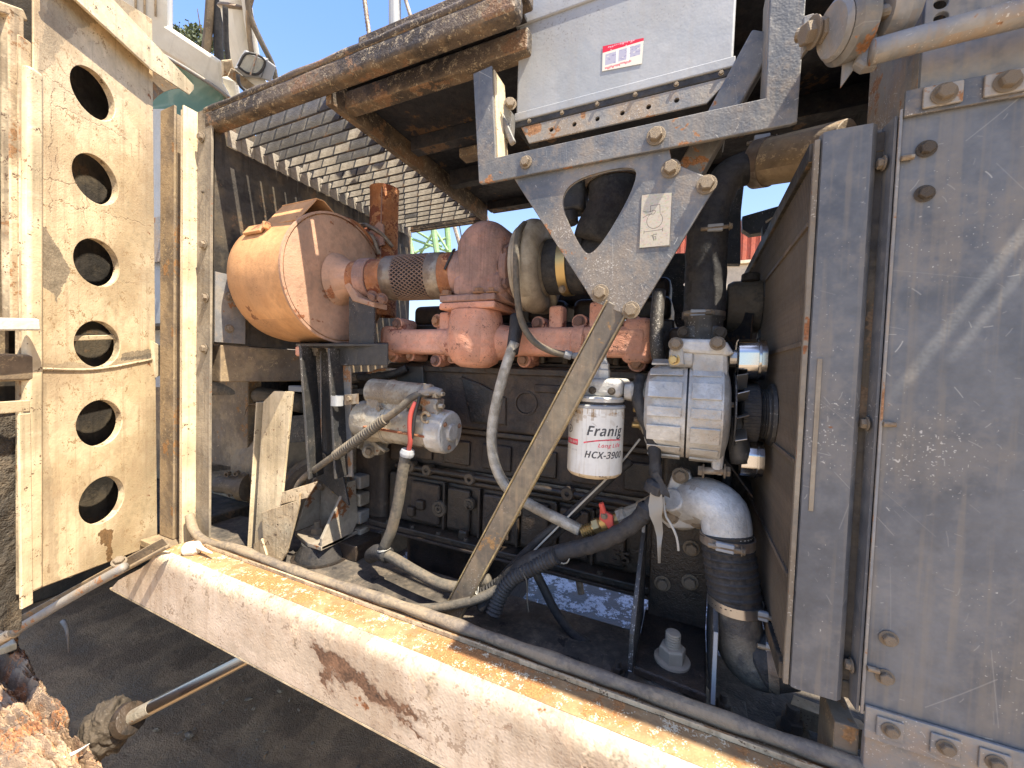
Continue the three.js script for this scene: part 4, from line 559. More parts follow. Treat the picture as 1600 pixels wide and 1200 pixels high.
// ------------------------------------------------------------------ radiator and right-hand panels
{
  const r = thing('radiator', 'tall finned radiator behind a grey shroud at the right of the engine', 'radiator'), X = 0.128;
  const core = [], y0 = -0.378, y1 = 0.282;
  obj('core_back', box(X + 0.006, X + 0.09, y0 + 0.01, y1 - 0.01, -1.35, -0.606, 0.001), M.wall, r);
  for (let z = -0.608; z > -1.34; z -= 0.0085) core.push(box(X - 0.003, X + 0.0055, y0 + 0.012, y1 - 0.012, z - 0.0022, z, 0));
  const fins = obj('fins', core, M.fin, r); fins.userData.kind = 'stuff';
  for (let k = 0; k < 4; k++) obj('tie_bar', box(X - 0.005, X - 0.0012, y0 + 0.12 + k * 0.15, y0 + 0.127 + k * 0.15, -1.34, -0.608, 0.001), M.fin, r);
  obj('core_frame', box(X - 0.008, X + 0.09, y1 - 0.011, y1 + 0.012, -1.36, -0.605, 0.002), M.wall, r); obj('core_frame', box(X - 0.008, X + 0.09, y0 - 0.012, y0 + 0.0095, -1.36, -0.605, 0.002), M.wall, r);
  obj('front_edge', box(X - 0.004, X + 0.0017, y0 - 0.012, y1 + 0.012, -0.6045, -0.597, 0.001), M.postGrey, r);
  // shroud: sheet with a rounded left edge and a groove before the panel
  const sec = [[X + 0.002, -0.66], [X + 0.002, -0.602], [X + 0.004, -0.596], [X + 0.009, -0.594], [X + 0.05, -0.594], [X + 0.056, -0.6], [X + 0.058, -0.612], [X + 0.064, -0.612], [X + 0.067, -0.588], [X + 0.0695, -0.588], [X + 0.0695, -0.66]];
  const sh = new THREE.Shape(sec.map(([x, z]) => new THREE.Vector2(x, -z)));
  obj('shroud', toCreasedNormals(new THREE.ExtrudeGeometry(sh, { depth: y1 - y0 + 0.03, bevelEnabled: false }).rotateX(-Math.PI / 2).translate(0, y0 - 0.012, 0), 0.7), M.grey, r);
  for (const [a, b] of [[1382, 256], [1358, 662], [1330, 1038]]) { const p = zp(a, b, 0.6); bolt(r, v(X + 0.0635, p.y, -0.598), NX, 0.0062, M.bolt); }
  obj('wear_strip', box(X + 0.0105, X + 0.0155, zp(1280, 800, 0.594).y, zp(1285, 560, 0.594).y, -0.5935, -0.5922, 0.0006), M.postGrey, r);

  const p = thing('side_panel', 'large scratched dark grey steel panel filling the right side', 'panel'), Dp = 0.585, L = zp(1400, 600, Dp).x;
  const pl = X + 0.0712;
  obj('sheet', box(pl, 1.5, -0.388, 0.302, -0.6, -Dp, 0.003), M.grey, p);
  obj('edge_fold', box(pl - 0.002, pl + 0.001, -0.388, 0.304, -Dp + 0.0002, -Dp + 0.003, 0.001), M.greyDust, p);
  for (const [a, b] of [[1447, 233], [1444, 303], [1388, 997], [1382, 1057]]) bolt(p, zp(a, b, Dp - 0.0002), PZ, 0.0066, a < 1400 ? M.bolt : M.boltDark);
  for (const [a, b] of [[1408, 250], [1384, 662], [1352, 1040]]) { const q = zp(a, b, Dp); obj('screw_tip', rod(v(pl + 0.001, q.y, -Dp + 0.004), v(pl + 0.012, q.y, -Dp + 0.004), 0.003, 10), M.bolt, p); }
  const hinge = (py, y, lab) => { const h = thing('bolted_strip', lab, 'strip'); return h; };
  const ht = hinge(0, 0, 'rusty bolted strip along the top edge of the grey side panel');
  obj('strip', box(zp(1410, 180, Dp).x, 1.5, 0.294, 0.322, -Dp + 0.001, -Dp + 0.005, 0.001), M.bracket, ht);
  for (let i = 0; i < 5; i++) { const x = zp(1466, 170, Dp).x + i * 0.047; obj('washer', box(x - 0.016, x + 0.016, 0.297, 0.32, -Dp + 0.0052, -Dp + 0.009, 0.002), M.greyDust, ht); bolt(ht, v(x, 0.308, -Dp + 0.009), PZ, 0.008, M.bolt); }
  const hb = hinge(0, 0, 'rusty bolted strip along the bottom edge of the grey side panel');
  obj('strip', box(pl + 0.002, 1.5, -0.413, -0.376, -Dp + 0.001, -Dp + 0.005, 0.001), M.greyDust, hb);
  for (let i = 0; i < 5; i++) { const x = zp(1388, 1108, Dp).x + i * 0.038 + (i ? 0.008 : 0); obj('washer', box(x - 0.012, x + 0.012, -0.405, -0.382, -Dp + 0.0052, -Dp + 0.008, 0.002), M.greyDust, hb); bolt(hb, v(x, -0.393, -Dp + 0.008), PZ, 0.0062, M.bolt); }
  const lp = thing('skirt_panel', 'dusty grey lower panel under the bolted strip at bottom right', 'panel');
  obj('sheet', box(pl + 0.005, 1.5, -0.61, -0.4145, -0.597, -Dp - 0.002, 0.002), M.greyDust, lp); obj('end_plate', box(pl - 0.02, pl + 0.0045, -0.5, -0.42, -0.66, -0.6, 0.002), M.tan, lp);
  const up = thing('upper_post', 'pale grey steel post with two holes above the side panel', 'post');
  const ux = zp(1440, 100, Dp + 0.01).x, hs = [[1471, 4], [1471, 27]].map(([a, b]) => ({ c: zp(a, b, Dp + 0.01), r: 0.0062 }));
  obj('sheet', plate([v(ux, 0.3, -Dp - 0.01), v(1.5, 0.3, -Dp - 0.01), v(1.5, 0.61, -Dp - 0.01), v(ux, 0.61, -Dp - 0.01)], 0.006, { holes: hs }), M.paleGrey, up);
  obj('return', box(ux, ux + 0.006, 0.3, 0.61, -0.75, -Dp - 0.017, 0.001), M.greyDust, up);
  obj('gusset', plate([zp(1362, 192, 0.8), zp(1440, 192, 0.62), zp(1440, 85, 0.62)], 0.005), M.greyDust, up);
  // swing arm
  const a = thing('swing_arm', 'weathered steel swing arm with rubber discs above the side panel', 'arm'), Da = 0.56;
  obj('rod', tube([zp(1362, 82, Da), zp(1420, 66, Da), zp(1500, 45, Da), zp(1720, -10, Da)], 0.0125, { rad: 16 }), M.greyDust, a);
  obj('yoke', plate(Z([[1336, 96], [1350, 60], [1358, -20], [1386, -20], [1382, 55], [1372, 100], [1350, 104]], Da + 0.02), 0.016, { bevel: 0.004 }), M.greyDust, a);
  const ax = v(0.93, 0.18, -0.3).normalize(), c0 = zp(1325, 42, Da + 0.02);
  obj('rubber_disc', lathe(c0, ax, [[-0.012, 0], [-0.012, 0.03], [-0.007, 0.036], [0.01, 0.036], [0.014, 0.03], [0.014, 0]], 32), M.bracket, a);
  obj('disc_plate', lathe(c0.clone().addScaledVector(ax, -0.018), ax, [[0, 0], [0, 0.026], [0.004, 0.03], [0.005, 0.03], [0.005, 0]], 32), M.greyDust, a);
  obj('rubber_disc', lathe(zp(1388, 20, Da + 0.02), ax, [[-0.012, 0], [-0.012, 0.026], [0.0, 0.034], [0.014, 0.03], [0.018, 0.02], [0.018, 0]], 32), M.greyDust, a);
  obj('spindle', rod(zp(1245, 56, Da + 0.045), zp(1420, 10, Da), 0.0075, 14), M.bolt, a);
  for (const [x, y, r] of [[1272, 50, 0.0125], [1300, 44, 0.014], [1412, 14, 0.0135]]) bolt(a, zp(x, y, Da + 0.03), ax.clone().negate(), r, M.bolt);
  obj('spacer', plate(Z([[1256, 25], [1272, 20], [1266, 70], [1254, 84]], Da + 0.04), 0.012), M.greyDust, a);
  obj('fin_plate', plate(Z([[1318, 84], [1344, 78], [1340, 100], [1314, 136]], Da + 0.03), 0.004), M.greyDust, a);
  const bh = thing('rear_bulkhead', 'dark blue black inner panel above the radiator', 'panel');
  obj('side', box(0.34, 0.346, 0.3, 0.657, -1.42, -0.76, 0.001), M.navy, bh);
}

// ------------------------------------------------------------------ diesel engine
const font = await new FontLoader().loadAsync('fonts/droid/droid_sans_bold.typeface.json');
{
  const e = thing('diesel_engine', 'oil blackened diesel engine block with ribbed crankcase in the middle of the bay', 'engine');
  const F = 0.905, xl = -0.815, xr = -0.06;
  obj('cylinder_head', box(xl, xr + 0.02, 0.02, 0.125, -1.2, -0.945, 0.006), M.oily, e);
  for (let i = 0; i < 6; i++) { const x = -0.745 + i * 0.128; obj('port_boss', box(x - 0.035, x + 0.035, 0.03, 0.1, -0.946, -0.925, 0.01), M.oily, e); obj('rocker_cover', box(x - 0.055, x + 0.055, 0.126, 0.19, -1.16, -0.99, 0.02), M.oily, e); }
  obj('head_gasket', box(xl - 0.002, xr + 0.022, 0.012, 0.019, -1.2, -0.925, 0.001), M.brownBlock, e);
  for (let i = 0; i < 12; i++) { const x = -0.76 + i * 0.06; obj('injector_fitting', rod(v(x, 0.02, -0.925), v(x, 0.052, -0.922), 0.009, 8), i % 3 ? M.boltDark : M.brass, e); }
  const tcv = obj('tappet_cover', box(xl, xr, -0.16, 0.011, -1.15, -F + 0.004, 0.008), M.brownBlock, e);
  obj('cover_rim', [box(xl + 0.005, xr - 0.005, -0.012, 0.006, -F - 0.005, -F + 0.012, 0.004)], M.oily, e);
  for (const [a, b] of [[745, 625], [822, 630]]) { const p = zp(a, b, F - 0.004); obj('core_plug', lathe(v(p.x, p.y, -F + 0.004), PZ, [[-0.004, 0.03], [0.004, 0.03], [0.004, 0.026], [-0.001, 0.024], [-0.001, 0]], 30), M.oily, tcv); }
  const q = Z([[720, 588], [752, 600], [790, 622], [790, 665], [735, 660]], F - 0.01); obj('cover_fold', plate(q, 0.012, { bevel: 0.004 }), M.oily, e);
  { const a = zp(836, 600, F), b = zp(890, 616, F); obj('name_pad', box(a.x, b.x, b.y, a.y, -F - 0.002, -F + 0.008, 0.004), M.brownBlock, e); }
  obj('mid_step', box(xl, xr, -0.176, -0.161, -1.15, -F - 0.004, 0.004), M.oily, e);
  obj('block_side', box(xl, xr, -0.28, -0.177, -1.15, -F - 0.012, 0.01), M.brownBlock, e);
  for (let i = 0; i < 6; i++) { const x = -0.70 + i * 0.122; obj('side_pocket', box(x - 0.04, x + 0.045, -0.262, -0.196, -F - 0.014, -F - 0.004, 0.009), i % 2 ? M.oily : M.brownBlock, e); }
  // oil rail with three bosses
  const orl = obj('oil_rail', [tube([v(xl + 0.05, -0.283, -F + 0.012), v(-0.4, -0.284, -F + 0.012), v(xr, -0.287, -F + 0.012)], 0.0085, { rad: 10, step: 0.1 })], M.oily, e);
  obj('rail_ridge', box(xl + 0.05, xr, -0.309, -0.296, -F - 0.01, -F + 0.01, 0.005), M.oily, e);
  for (const [a, b] of [[666, 735], [733, 749], [886, 772], [640, 729]]) { const p = zp(a, b, F - 0.02); obj('rail_boss', lathe(v(p.x, p.y, -F), PZ, [[0, 0.016], [0.018, 0.0165], [0.022, 0.014], [0.022, 0.006], [0.01, 0.0055], [0.01, 0]], 24), M.boltDark, orl); }
  // lower crankcase, ribbed panels
  const cc = obj('crankcase', box(xl + 0.005, xr + 0.01, -0.452, -0.312, -1.1, -F - 0.006, 0.01), M.oily, e);
  const px = [[640, 690], [697, 738], [752, 800], [812, 862], [872, 925], [930, 985]];
  px.forEach(([a, b], i) => { const xa = zp(a, 780, F).x, xb = zp(b, 780, F).x; obj('crankcase_panel', box(xa + 0.006, xb - 0.004, -0.438, -0.324, -F - 0.008, -F + 0.007, 0.009), i % 2 ? M.oily : M.brownBlock, cc); if (i) obj('rib', box(xa - 0.005, xa + 0.0025, -0.445, -0.315, -F - 0.008, -F + 0.012, 0.0035), M.oily, cc); });
  for (const [a, b, r] of [[686, 795, 0.023], [733, 787, 0.016], [806, 800, 0.014], [735, 790, 0.012]]) { const p = zp(a, b, F - 0.01); obj('threaded_plug', lathe(v(p.x, p.y, -F + 0.004), PZ, [[0, r], [0.007, r], [0.01, r * 0.9], [0.01, r * 0.55], [0.006, r * 0.5], [0.012, r * 0.45], [0.012, r * 0.2], [0.005, r * 0.15], [0.005, 0]], 26), M.boltDark, cc); }
  for (const [a, b] of [[640, 800], [722, 838], [880, 872], [655, 790]]) { const p = zp(a, b, F - 0.02); obj('cast_lug', box(p.x - 0.015, p.x + 0.012, p.y - 0.014, p.y + 0.014, -F, -F + 0.02, 0.006), M.oily, e); }
  obj('pan_rail', box(xl - 0.04, xr + 0.03, -0.47, -0.453, -1.12, -F + 0.03, 0.004), M.oily, e);
  obj('pan_flange', box(xl - 0.035, xr + 0.03, -0.478, -0.4705, -1.12, -F + 0.034, 0.002), M.brownBlock, e);
  for (let i = 0; i < 9; i++) bolt(e, v(xl + 0.03 + i * 0.088, -0.453, -F + 0.02), PY, 0.0062, M.boltDark);
  obj('oil_pan', box(xl + 0.03, -0.43, -0.7, -0.4785, -1.14, -F - 0.05, 0.03), M.oily, e); obj('shallow_pan', box(-0.425, xr, -0.515, -0.4785, -1.1, -F - 0.03, 0.012), M.oily, e);
  const dp = zp(903, 900, F - 0.02); obj('drain_tap', rod(dp, dp.clone().add(v(0.012, -0.035, 0.01)), 0.008, 10), M.bolt, e);
  const tg = new TextGeometry('55', { font, size: 0.026, depth: 0.004, curveSegments: 4, bevelEnabled: true, bevelThickness: 0.0008, bevelSize: 0.0006, bevelSegments: 1 }); const tp = zp(956, 876, F - 0.008); obj('cast_number', tg.translate(tp.x, tp.y, -F + 0.0068), M.oily, e);
  obj('rear_duct', box(-0.84, -0.43, 0.128, 0.285, -1.36, -1.26, 0.02), M.oily, e); obj('fuel_pipe_bundle', box(-0.42, xr, 0.192, 0.26, -1.2, -1.1, 0.02), M.oily, e);
  // flywheel housing at the rear
  obj('flywheel_housing', box(-0.96, xl - 0.002, -0.47, -0.02, -1.2, -F + 0.005, 0.02), M.brownBlock, e);
  for (let i = 0; i < 4; i++) { const a = zp(558, 752 + i * 27, 0.87), w = 0.022; obj('housing_lug', box(a.x - w, a.x + w, a.y - 0.02, a.y + 0.018, -0.9, -0.86, 0.005), i % 2 ? M.cast : M.greyDust, e); }
  obj('housing_rim', box(-0.965, -0.925, -0.46, -0.06, -0.9, -0.875, 0.006), M.cast, e);
  // front gear case, crank pulley, fan
  obj('gear_case', box(xr + 0.012, 0.03, -0.47, 0.1, -1.15, -F + 0.03, 0.012), M.oily, e);
  obj('front_cover', box(0.031, 0.05, -0.44, 0.05, -1.12, -F + 0.0, 0.012), M.blackPaint, e);
  obj('crank_pulley', lathe(v(0.055, -0.36, -1.0), PX, [[0, 0], [0, 0.11], [0.012, 0.115], [0.016, 0.1], [0.024, 0.1], [0.028, 0.115], [0.04, 0.112], [0.04, 0]], 40), M.blackPaint, e);
  obj('fan_hub', lathe(v(0.06, -0.1, -1.02), PX, [[0, 0], [0, 0.05], [0.03, 0.05], [0.04, 0.03], [0.04, 0]], 30), M.blackPaint, e);
  for (let i = 0; i < 8; i++) { const a = i / 8 * 6.283 + 0.3, g = new RoundedBoxGeometry(0.004, 0.2, 0.085, 1, 0.0015).rotateY(0.6).translate(0, 0.15, 0).rotateX(a).translate(0.082, -0.1, -1.02); obj('fan_blade', g, M.navy, e); }
  { const pts = []; for (let i = 0; i <= 40; i++) { const a = i / 40 * 6.283; pts.push(v(0.068, -0.2 + 0.27 * Math.sin(a), -0.98 + 0.16 * Math.cos(a))); } obj('fan_belt', tube(pts, 0.009, { rad: 8, cap: false }), M.rubber, e); }
}
{
  const m = thing('exhaust_manifold', 'rusty pink primed exhaust manifold bolted along the top of the engine', 'manifold'), D = 0.87;
  const xs = [-0.79, -0.565, -0.40, -0.083], y0 = 0.035, y1 = 0.1;
  const seg = (a, b) => new RoundedBoxGeometry(b - a, 0.066, 0.064, 4, 0.016).translate((a + b) / 2, 0.0675, -D);
  obj('log', seg(xs[0], xs[1] + 0.02), M.primer, m); obj('log', seg(xs[2] - 0.02, xs[3]), M.primer, m);
  obj('end_block', box(xs[0] - 0.006, xs[0] + 0.05, 0.026, 0.112, -0.91, -D + 0.028, 0.016), M.primer, m);
  obj('end_block', box(xs[3] - 0.055, xs[3] + 0.01, 0.022, 0.118, -0.92, -D + 0.03, 0.018), M.primer, m);
  obj('joint_ring', lathe(v(-0.245, 0.0675, -D), PX, [[0, 0.037], [0.004, 0.041], [0.026, 0.041], [0.03, 0.037]], 24), M.primer, m);
  // riser that carries the turbocharger
  const rx = zp(750, 520, D).x;
  obj('riser', lathe(v(rx, 0.0, -D + 0.02), UP, [[0.002, 0], [0.004, 0.035], [0.015, 0.055], [0.035, 0.066], [0.06, 0.07], [0.12, 0.066], [0.14, 0.062], [0.14, 0]], 36).scale(1, 1, 1), M.primer, m);
  obj('riser_blend', [tube([v(rx - 0.12, 0.0675, -D), v(rx, 0.0675, -D + 0.004), v(rx + 0.12, 0.0675, -D)], (d, t) => 0.03 + 0.02 * Math.sin(t * Math.PI), { rad: 22 })], M.primer, m);
  obj('lower_flange', box(rx - 0.078, rx + 0.074, 0.141, 0.158, -D - 0.055, -D + 0.07, 0.005), M.primer, m);
  const ears = [[620, 506, 0.014, 1], [613, 556, 0.0135, 1], [682, 501, 0.014, 1], [680, 563, 0.0135, 1], [742, 565, 0.013, 1], [818, 563, 0.0135, 1], [905, 503, 0.014, 1], [990, 506, 0.0145, 1], [995, 567, 0.015, 1], [840, 505, 0.013, 1], [640, 556, 0.011, 0], [705, 560, 0.01, 0]];
  ears.forEach(([a, b, r, big], i) => {
    const p = zp(a, b, D - 0.012); const g = [rod(v(p.x, p.y, -0.925), v(p.x, p.y, -D + 0.012), r * 1.25, 20, 0.15)]; if (big) g.push(beam(v(p.x + 0.004, p.y, -D - 0.02), v(p.x + 0.016, 0.0675, -D - 0.012), r * 2.3, 0.045, PZ, 0.01));
    obj('ear', mergeGeometries(g.map((q) => { const k = flat(q); k.deleteAttribute('uv'); return k; })), M.primer, m);
    bolt(m, v(p.x, p.y, -D + 0.0118), PZ, r * 0.72, i % 3 ? M.boltRust : M.turbine);
  });
  for (const [a, h] of [[700, 0.045], [872, 0.05], [935, 0.055]]) { const p = zp(a, 505, D); obj('port_stub', box(p.x - 0.018, p.x + 0.016, 0.085, 0.1 + h, -D - 0.02, -D + 0.018, 0.008), M.primer, m); }
}
{
  const t = thing('turbocharger', 'turbocharger with rusty turbine housing and pale snail shaped compressor', 'turbocharger'), A = v(0, 0.238, -0.87), X = (px) => zp(px, 425, 0.86).x;
  const rx = zp(750, 520, 0.87).x;
  obj('upper_flange', box(rx - 0.078, rx + 0.074, 0.159, 0.176, -0.925, -0.8, 0.005), M.turbine, t);
  for (const [dx, dz] of [[-0.066, 0.05], [0.062, 0.05], [0.03, 0.055], [-0.066, -0.04]]) bolt(t, v(rx + dx, 0.1762, -0.865 + dz), UP, 0.0125, M.boltRust);
  const tx0 = X(722), tx1 = X(803), w = tx1 - tx0;
  // turbine volute: a round bodied arch standing on its flange, outlet ring to the left, bearing flange to the right
  const hw = w / 2 - 0.04, ar = new THREE.Shape(); ar.moveTo(-hw, 0); ar.lineTo(-hw, 0.085); ar.absarc(0, 0.085, hw, Math.PI, 0, true); ar.lineTo(hw, 0); ar.lineTo(-hw, 0);
  obj('turbine_housing', toCreasedNormals(new THREE.ExtrudeGeometry(ar, { depth: 0.05, bevelEnabled: true, bevelThickness: 0.045, bevelSize: 0.04, bevelSegments: 9, curveSegments: 20 }).translate(tx0 + w / 2, 0.2, -0.9), 0.9), M.turbine, t);
  obj('turbine_neck', new RoundedBoxGeometry(w * 0.96, 0.06, 0.125, 4, 0.02).translate(tx0 + w * 0.5, 0.2, -0.868), M.turbine, t);
  obj('bearing_flange', lathe(v(tx1 - 0.016, 0.238, -0.87), PX, [[0, 0], [0, 0.062], [0.004, 0.066], [0.018, 0.066], [0.022, 0.058], [0.022, 0]], 36), M.turbine, t);
  obj('outlet_ring', lathe(v(tx0 - 0.008, 0.238, -0.868), PX, [[0, 0.05], [0, 0.062], [0.012, 0.064], [0.02, 0.06]], 36), M.turbine, t);
  for (const [a, b] of [[790, 392], [788, 443], [782, 416]]) bolt(t, zp(a, b, 0.82), v(1, 0, 0.4), 0.011, M.turbine);
  obj('centre_housing', lathe(v(tx1, 0.238, -0.87), PX, [[-0.01, 0], [-0.01, 0.046], [0.012, 0.042], [0.02, 0.034], [0.05, 0.036], [0.056, 0.06], [0.064, 0.06], [0.064, 0]], 30), M.cast, t);
  // compressor: fat ring growing round the axis, with its outlet
  const cx = X(836), ring = [], n = 46; for (let i = 0; i <= n; i++) { const a = -1.9 + i / n * 6.1; ring.push(v(cx, 0.24 + 0.077 * Math.sin(a), -0.87 + 0.077 * Math.cos(a))); }
  obj('compressor_volute', tube(ring, (d, q) => 0.028 + 0.01 * q, { rad: 20 }), M.compressor, t);
  obj('compressor_back', lathe(v(cx - 0.03, 0.24, -0.87), PX, [[0, 0], [0, 0.098], [0.008, 0.1], [0.018, 0.09], [0.05, 0.07], [0.06, 0.055], [0.085, 0.052], [0.085, 0]], 44), M.compressor, t);
  const ct = thing('intake_coupling', 'black rubber intake coupling with a shiny clamp right of the compressor', 'hose');
  const hx = X(857); obj('coupling', lathe(v(hx, 0.24, -0.87), PX, [[0, 0.05], [0, 0.062], [0.04, 0.0635], [0.085, 0.0635], [0.088, 0.06], [0.16, 0.06], [0.16, 0]], 36), M.rubber, ct);
  obj('clamp', lathe(v(hx + 0.034, 0.24, -0.87), PX, [[0, 0.063], [0, 0.0665], [0.02, 0.0668], [0.02, 0.063]], 36), M.brass, ct); bolt(ct, v(hx + 0.044, 0.18, -0.83), v(0, -0.3, 1), 0.006, M.bolt);
  obj('intake_pipe', tube([v(hx + 0.1, 0.24, -0.87), v(hx + 0.17, 0.245, -0.87), v(hx + 0.22, 0.29, -0.87), v(hx + 0.235, 0.36, -0.87)], 0.058, { rad: 26 }), M.compressor, ct);
  const eb = thing('intake_elbow', 'big black rubber elbow under the air box seen through the gusset hole', 'hose');
  const c0 = zp(950, 370, 0.86); obj('elbow', tube([v(c0.x - 0.02, c0.y - 0.02, -0.86), v(c0.x, c0.y + 0.03, -0.86), v(c0.x + 0.012, c0.y + 0.09, -0.86), v(c0.x + 0.012, c0.y + 0.16, -0.86)], (d, q) => 0.058 + 0.004 * Math.sin(q * 9), { rad: 30 }), M.rubber, eb);
  obj('clamp', lathe(v(c0.x + 0.012, c0.y + 0.105, -0.86), v(0, 1, 0), [[0, 0.06], [0, 0.0645], [0.022, 0.0645], [0.022, 0.06]], 36), M.band, eb); obj('neck', lathe(v(c0.x + 0.012, c0.y + 0.13, -0.86), UP, [[0, 0], [0, 0.058], [0.06, 0.07], [0.1, 0.072], [0.1, 0]], 30), M.wall, eb);
  const vb = thing('bracket_valve', 'small black valve body hanging beside the intake elbow', 'valve'); const pv = zp(893, 310, 0.84); obj('body', box(pv.x - 0.03, pv.x + 0.03, pv.y - 0.03, pv.y + 0.035, -0.88, -0.83, 0.012), M.blackPaint, vb); obj('arm', beam(zp(905, 300, 0.85), zp(925, 360, 0.87), 0.018, 0.018), M.greyDust, vb); obj('knob', rod(pv.clone().add(v(-0.005, -0.03, 0)), pv.clone().add(v(-0.003, -0.055, 0)), 0.02, 16), M.blackPaint, vb);
}
{ // exhaust: flexible pipe, muffler, stack
  const f = thing('flexible_exhaust_pipe', 'rusty flexible exhaust pipe with a perforated mesh sleeve left of the turbocharger', 'pipe');
  const a = v(-0.86, 0.235, -0.815), b = v(-0.53, 0.238, -0.868), d = b.clone().sub(a).normalize(), at = (px) => { const q = zp(px, 433, 0.84); return a.clone().addScaledVector(d, (q.x - a.x) / d.x); };
  const sect = (name, p0, p1, r, m, lip = 0) => { const s = at(p0), L = at(p1).distanceTo(s); obj(name, lathe(s, d, [[0, 0], [0, r - lip], [L * 0.06, r], [L * 0.94, r], [L, r - lip], [L, 0]], 36), m, f); };
  sect('inlet_pipe', 548, 592, 0.05, M.rustPipe); sect('clamp', 577, 592, 0.0555, M.turbine, 0.002); sect('pipe', 593, 618, 0.052, M.rustPipe); sect('band', 612, 628, 0.058, M.band, 0.001); sect('sleeve_core', 626, 678, 0.0545, M.navy); sect('band', 672, 690, 0.0595, M.band, 0.001); sect('outlet_pipe', 688, 708, 0.058, M.rustPipe); sect('wrap', 703, 718, 0.0545, M.turbine, 0.004); sect('outlet_ring', 716, 728, 0.062, M.turbine, 0.003);
  // woven wire sleeve: two families of helical wires
  const s0 = at(627), Ls = at(673).distanceTo(s0), wires = [], qx = d.clone(), qy = UP.clone().addScaledVector(d, -UP.dot(d)).normalize(), qz = qx.clone().cross(qy);
  for (let k = 0; k < 34; k++) for (const h of [-1, 1]) { const pts = []; for (let i = 0; i <= 10; i++) { const t = i / 10, an = k / 34 * 6.283 + h * t * 1.25, r = 0.0572 + h * 0.0009; pts.push(s0.clone().addScaledVector(qx, t * Ls).addScaledVector(qy, Math.cos(an) * r).addScaledVector(qz, Math.sin(an) * r)); } wires.push(tube(pts, 0.0016, { rad: 5, step: 0.012 })); }
  const mesh = obj('mesh_sleeve', wires, M.sleeve, f); mesh.userData.kind = 'stuff';
  for (const [x, y] of [[583, 462], [598, 466]]) bolt(f, zp(x, y, 0.77), v(0.2, -0.6, 0.8), 0.011, M.turbine);
  obj('wire_tie', tube([at(708).add(v(0, 0.06, 0.02)), at(710).add(v(0.01, 0.045, 0.05)), at(708).add(v(0, 0.0, 0.062))], 0.003, { rad: 6 }), M.wire, f);

  const m = thing('muffler', 'dusty orange drum muffler on the bulkhead lit in stripes by the grille', 'muffler'), C = v(-0.905, 0.237, -0.805), R = 0.173;
  obj('drum', lathe(C, NX, [[0, 0.12], [0.002, R - 0.004], [0.006, R], [0.012, R - 0.0015], [0.1, R + 0.002], [0.19, R + 0.001], [0.225, R - 0.006], [0.25, R - 0.022], [0.268, R - 0.05], [0.275, R - 0.09], [0.278, 0]], 72, 0.5), M.orange, m);
  obj('end_cap', lathe(C, PX, [[-0.004, R - 0.006], [0.001, R - 0.005], [0.003, R - 0.012], [0.0055, 0.1], [0.007, 0]], 64), M.cap, m);
  obj('rim', lathe(C.clone().add(v(-0.006, 0, 0)), PX, [[0, R], [0.001, R + 0.004], [0.008, R + 0.004], [0.009, R - 0.002]], 64), M.cap, m);
  obj('outlet_cone', lathe(v(-0.9, 0.235, -0.808), v(0.33, 0.003, -0.053), [[-0.004, 0.075], [0.01, 0.062], [0.03, 0.052], [0.06, 0.047], [0.08, 0.0465]], 36, 1.2), M.cap, m);
  // lifting saddle folded over the top and a tab
  const sp = (a, x, r) => v(x, C.y + Math.sin(a) * r, C.z + Math.cos(a) * r);
  const ridge = (a, r) => [sp(a, -0.915, r), sp(a, -1.05, r)], S0 = ridge(0.78, R + 0.002), S1 = ridge(1.22, R + 0.034), S2 = ridge(1.33, R + 0.03), S3 = ridge(1.5, R + 0.004);
  for (const [p, q] of [[S0, S1], [S1, S2], [S2, S3]]) obj('saddle_sheet', plate([p[0], q[0], q[1], p[1]], 0.003), M.orange, m);
  const tb = xp(402, 385, -1.045); obj('tab', beam(sp(0.62, -1.08, R + 0.008), sp(0.62, -1.01, R + 0.008), 0.03, 0.008, v(0, 0.58, 0.82), 0.002), M.orange, m); obj('tab_foot', beam(sp(0.6, -1.0, R + 0.005), sp(0.68, -1.0, R + 0.016), 0.02, 0.008, PX), M.orange, m);
  obj('clamp_strap', tube([sp(1.5, -0.93, R + 0.006), sp(1.9, -0.91, R + 0.012), sp(2.3, -0.9, R + 0.008)], 0.006, { rad: 8 }), M.rustPipe, m);
  const s = thing('exhaust_stack', 'rusty orange exhaust stack rising behind the muffler to the grille', 'exhaust pipe'), sx = -0.918, sz = -0.985;
  obj('pipe', lathe(v(sx, 0.16, sz), UP, [[0, 0.044], [0.38, 0.044], [0.395, 0.0445], [0.402, 0.046], [0.402, 0.041], [0.3, 0.041]], 36), M.rustPipe, s);
  obj('seam', box(sx + 0.022, sx + 0.0255, 0.2, 0.55, sz + 0.0355, sz + 0.0395, 0.001), M.turbine, s);
  obj('elbow', tube([v(sx - 0.1, 0.36, sz + 0.02), v(sx - 0.05, 0.38, sz + 0.02), v(sx - 0.01, 0.4, sz)], (d, t) => 0.05 + 0.006 * t, { rad: 22 }), M.rustPipe, s);
  obj('clamp', [tube([v(sx - 0.05, 0.44, sz + 0.05), v(sx, 0.425, sz + 0.065), v(sx + 0.04, 0.4, sz + 0.05), v(sx + 0.055, 0.37, sz + 0.02)], 0.006, { rad: 8 })], M.band, s);
  obj('clamp', tube([v(sx - 0.055, 0.4, sz + 0.06), v(sx - 0.02, 0.405, sz + 0.075), v(sx + 0.02, 0.39, sz + 0.07), v(sx + 0.035, 0.34, sz + 0.055)], 0.006, { rad: 8 }), M.band, s);
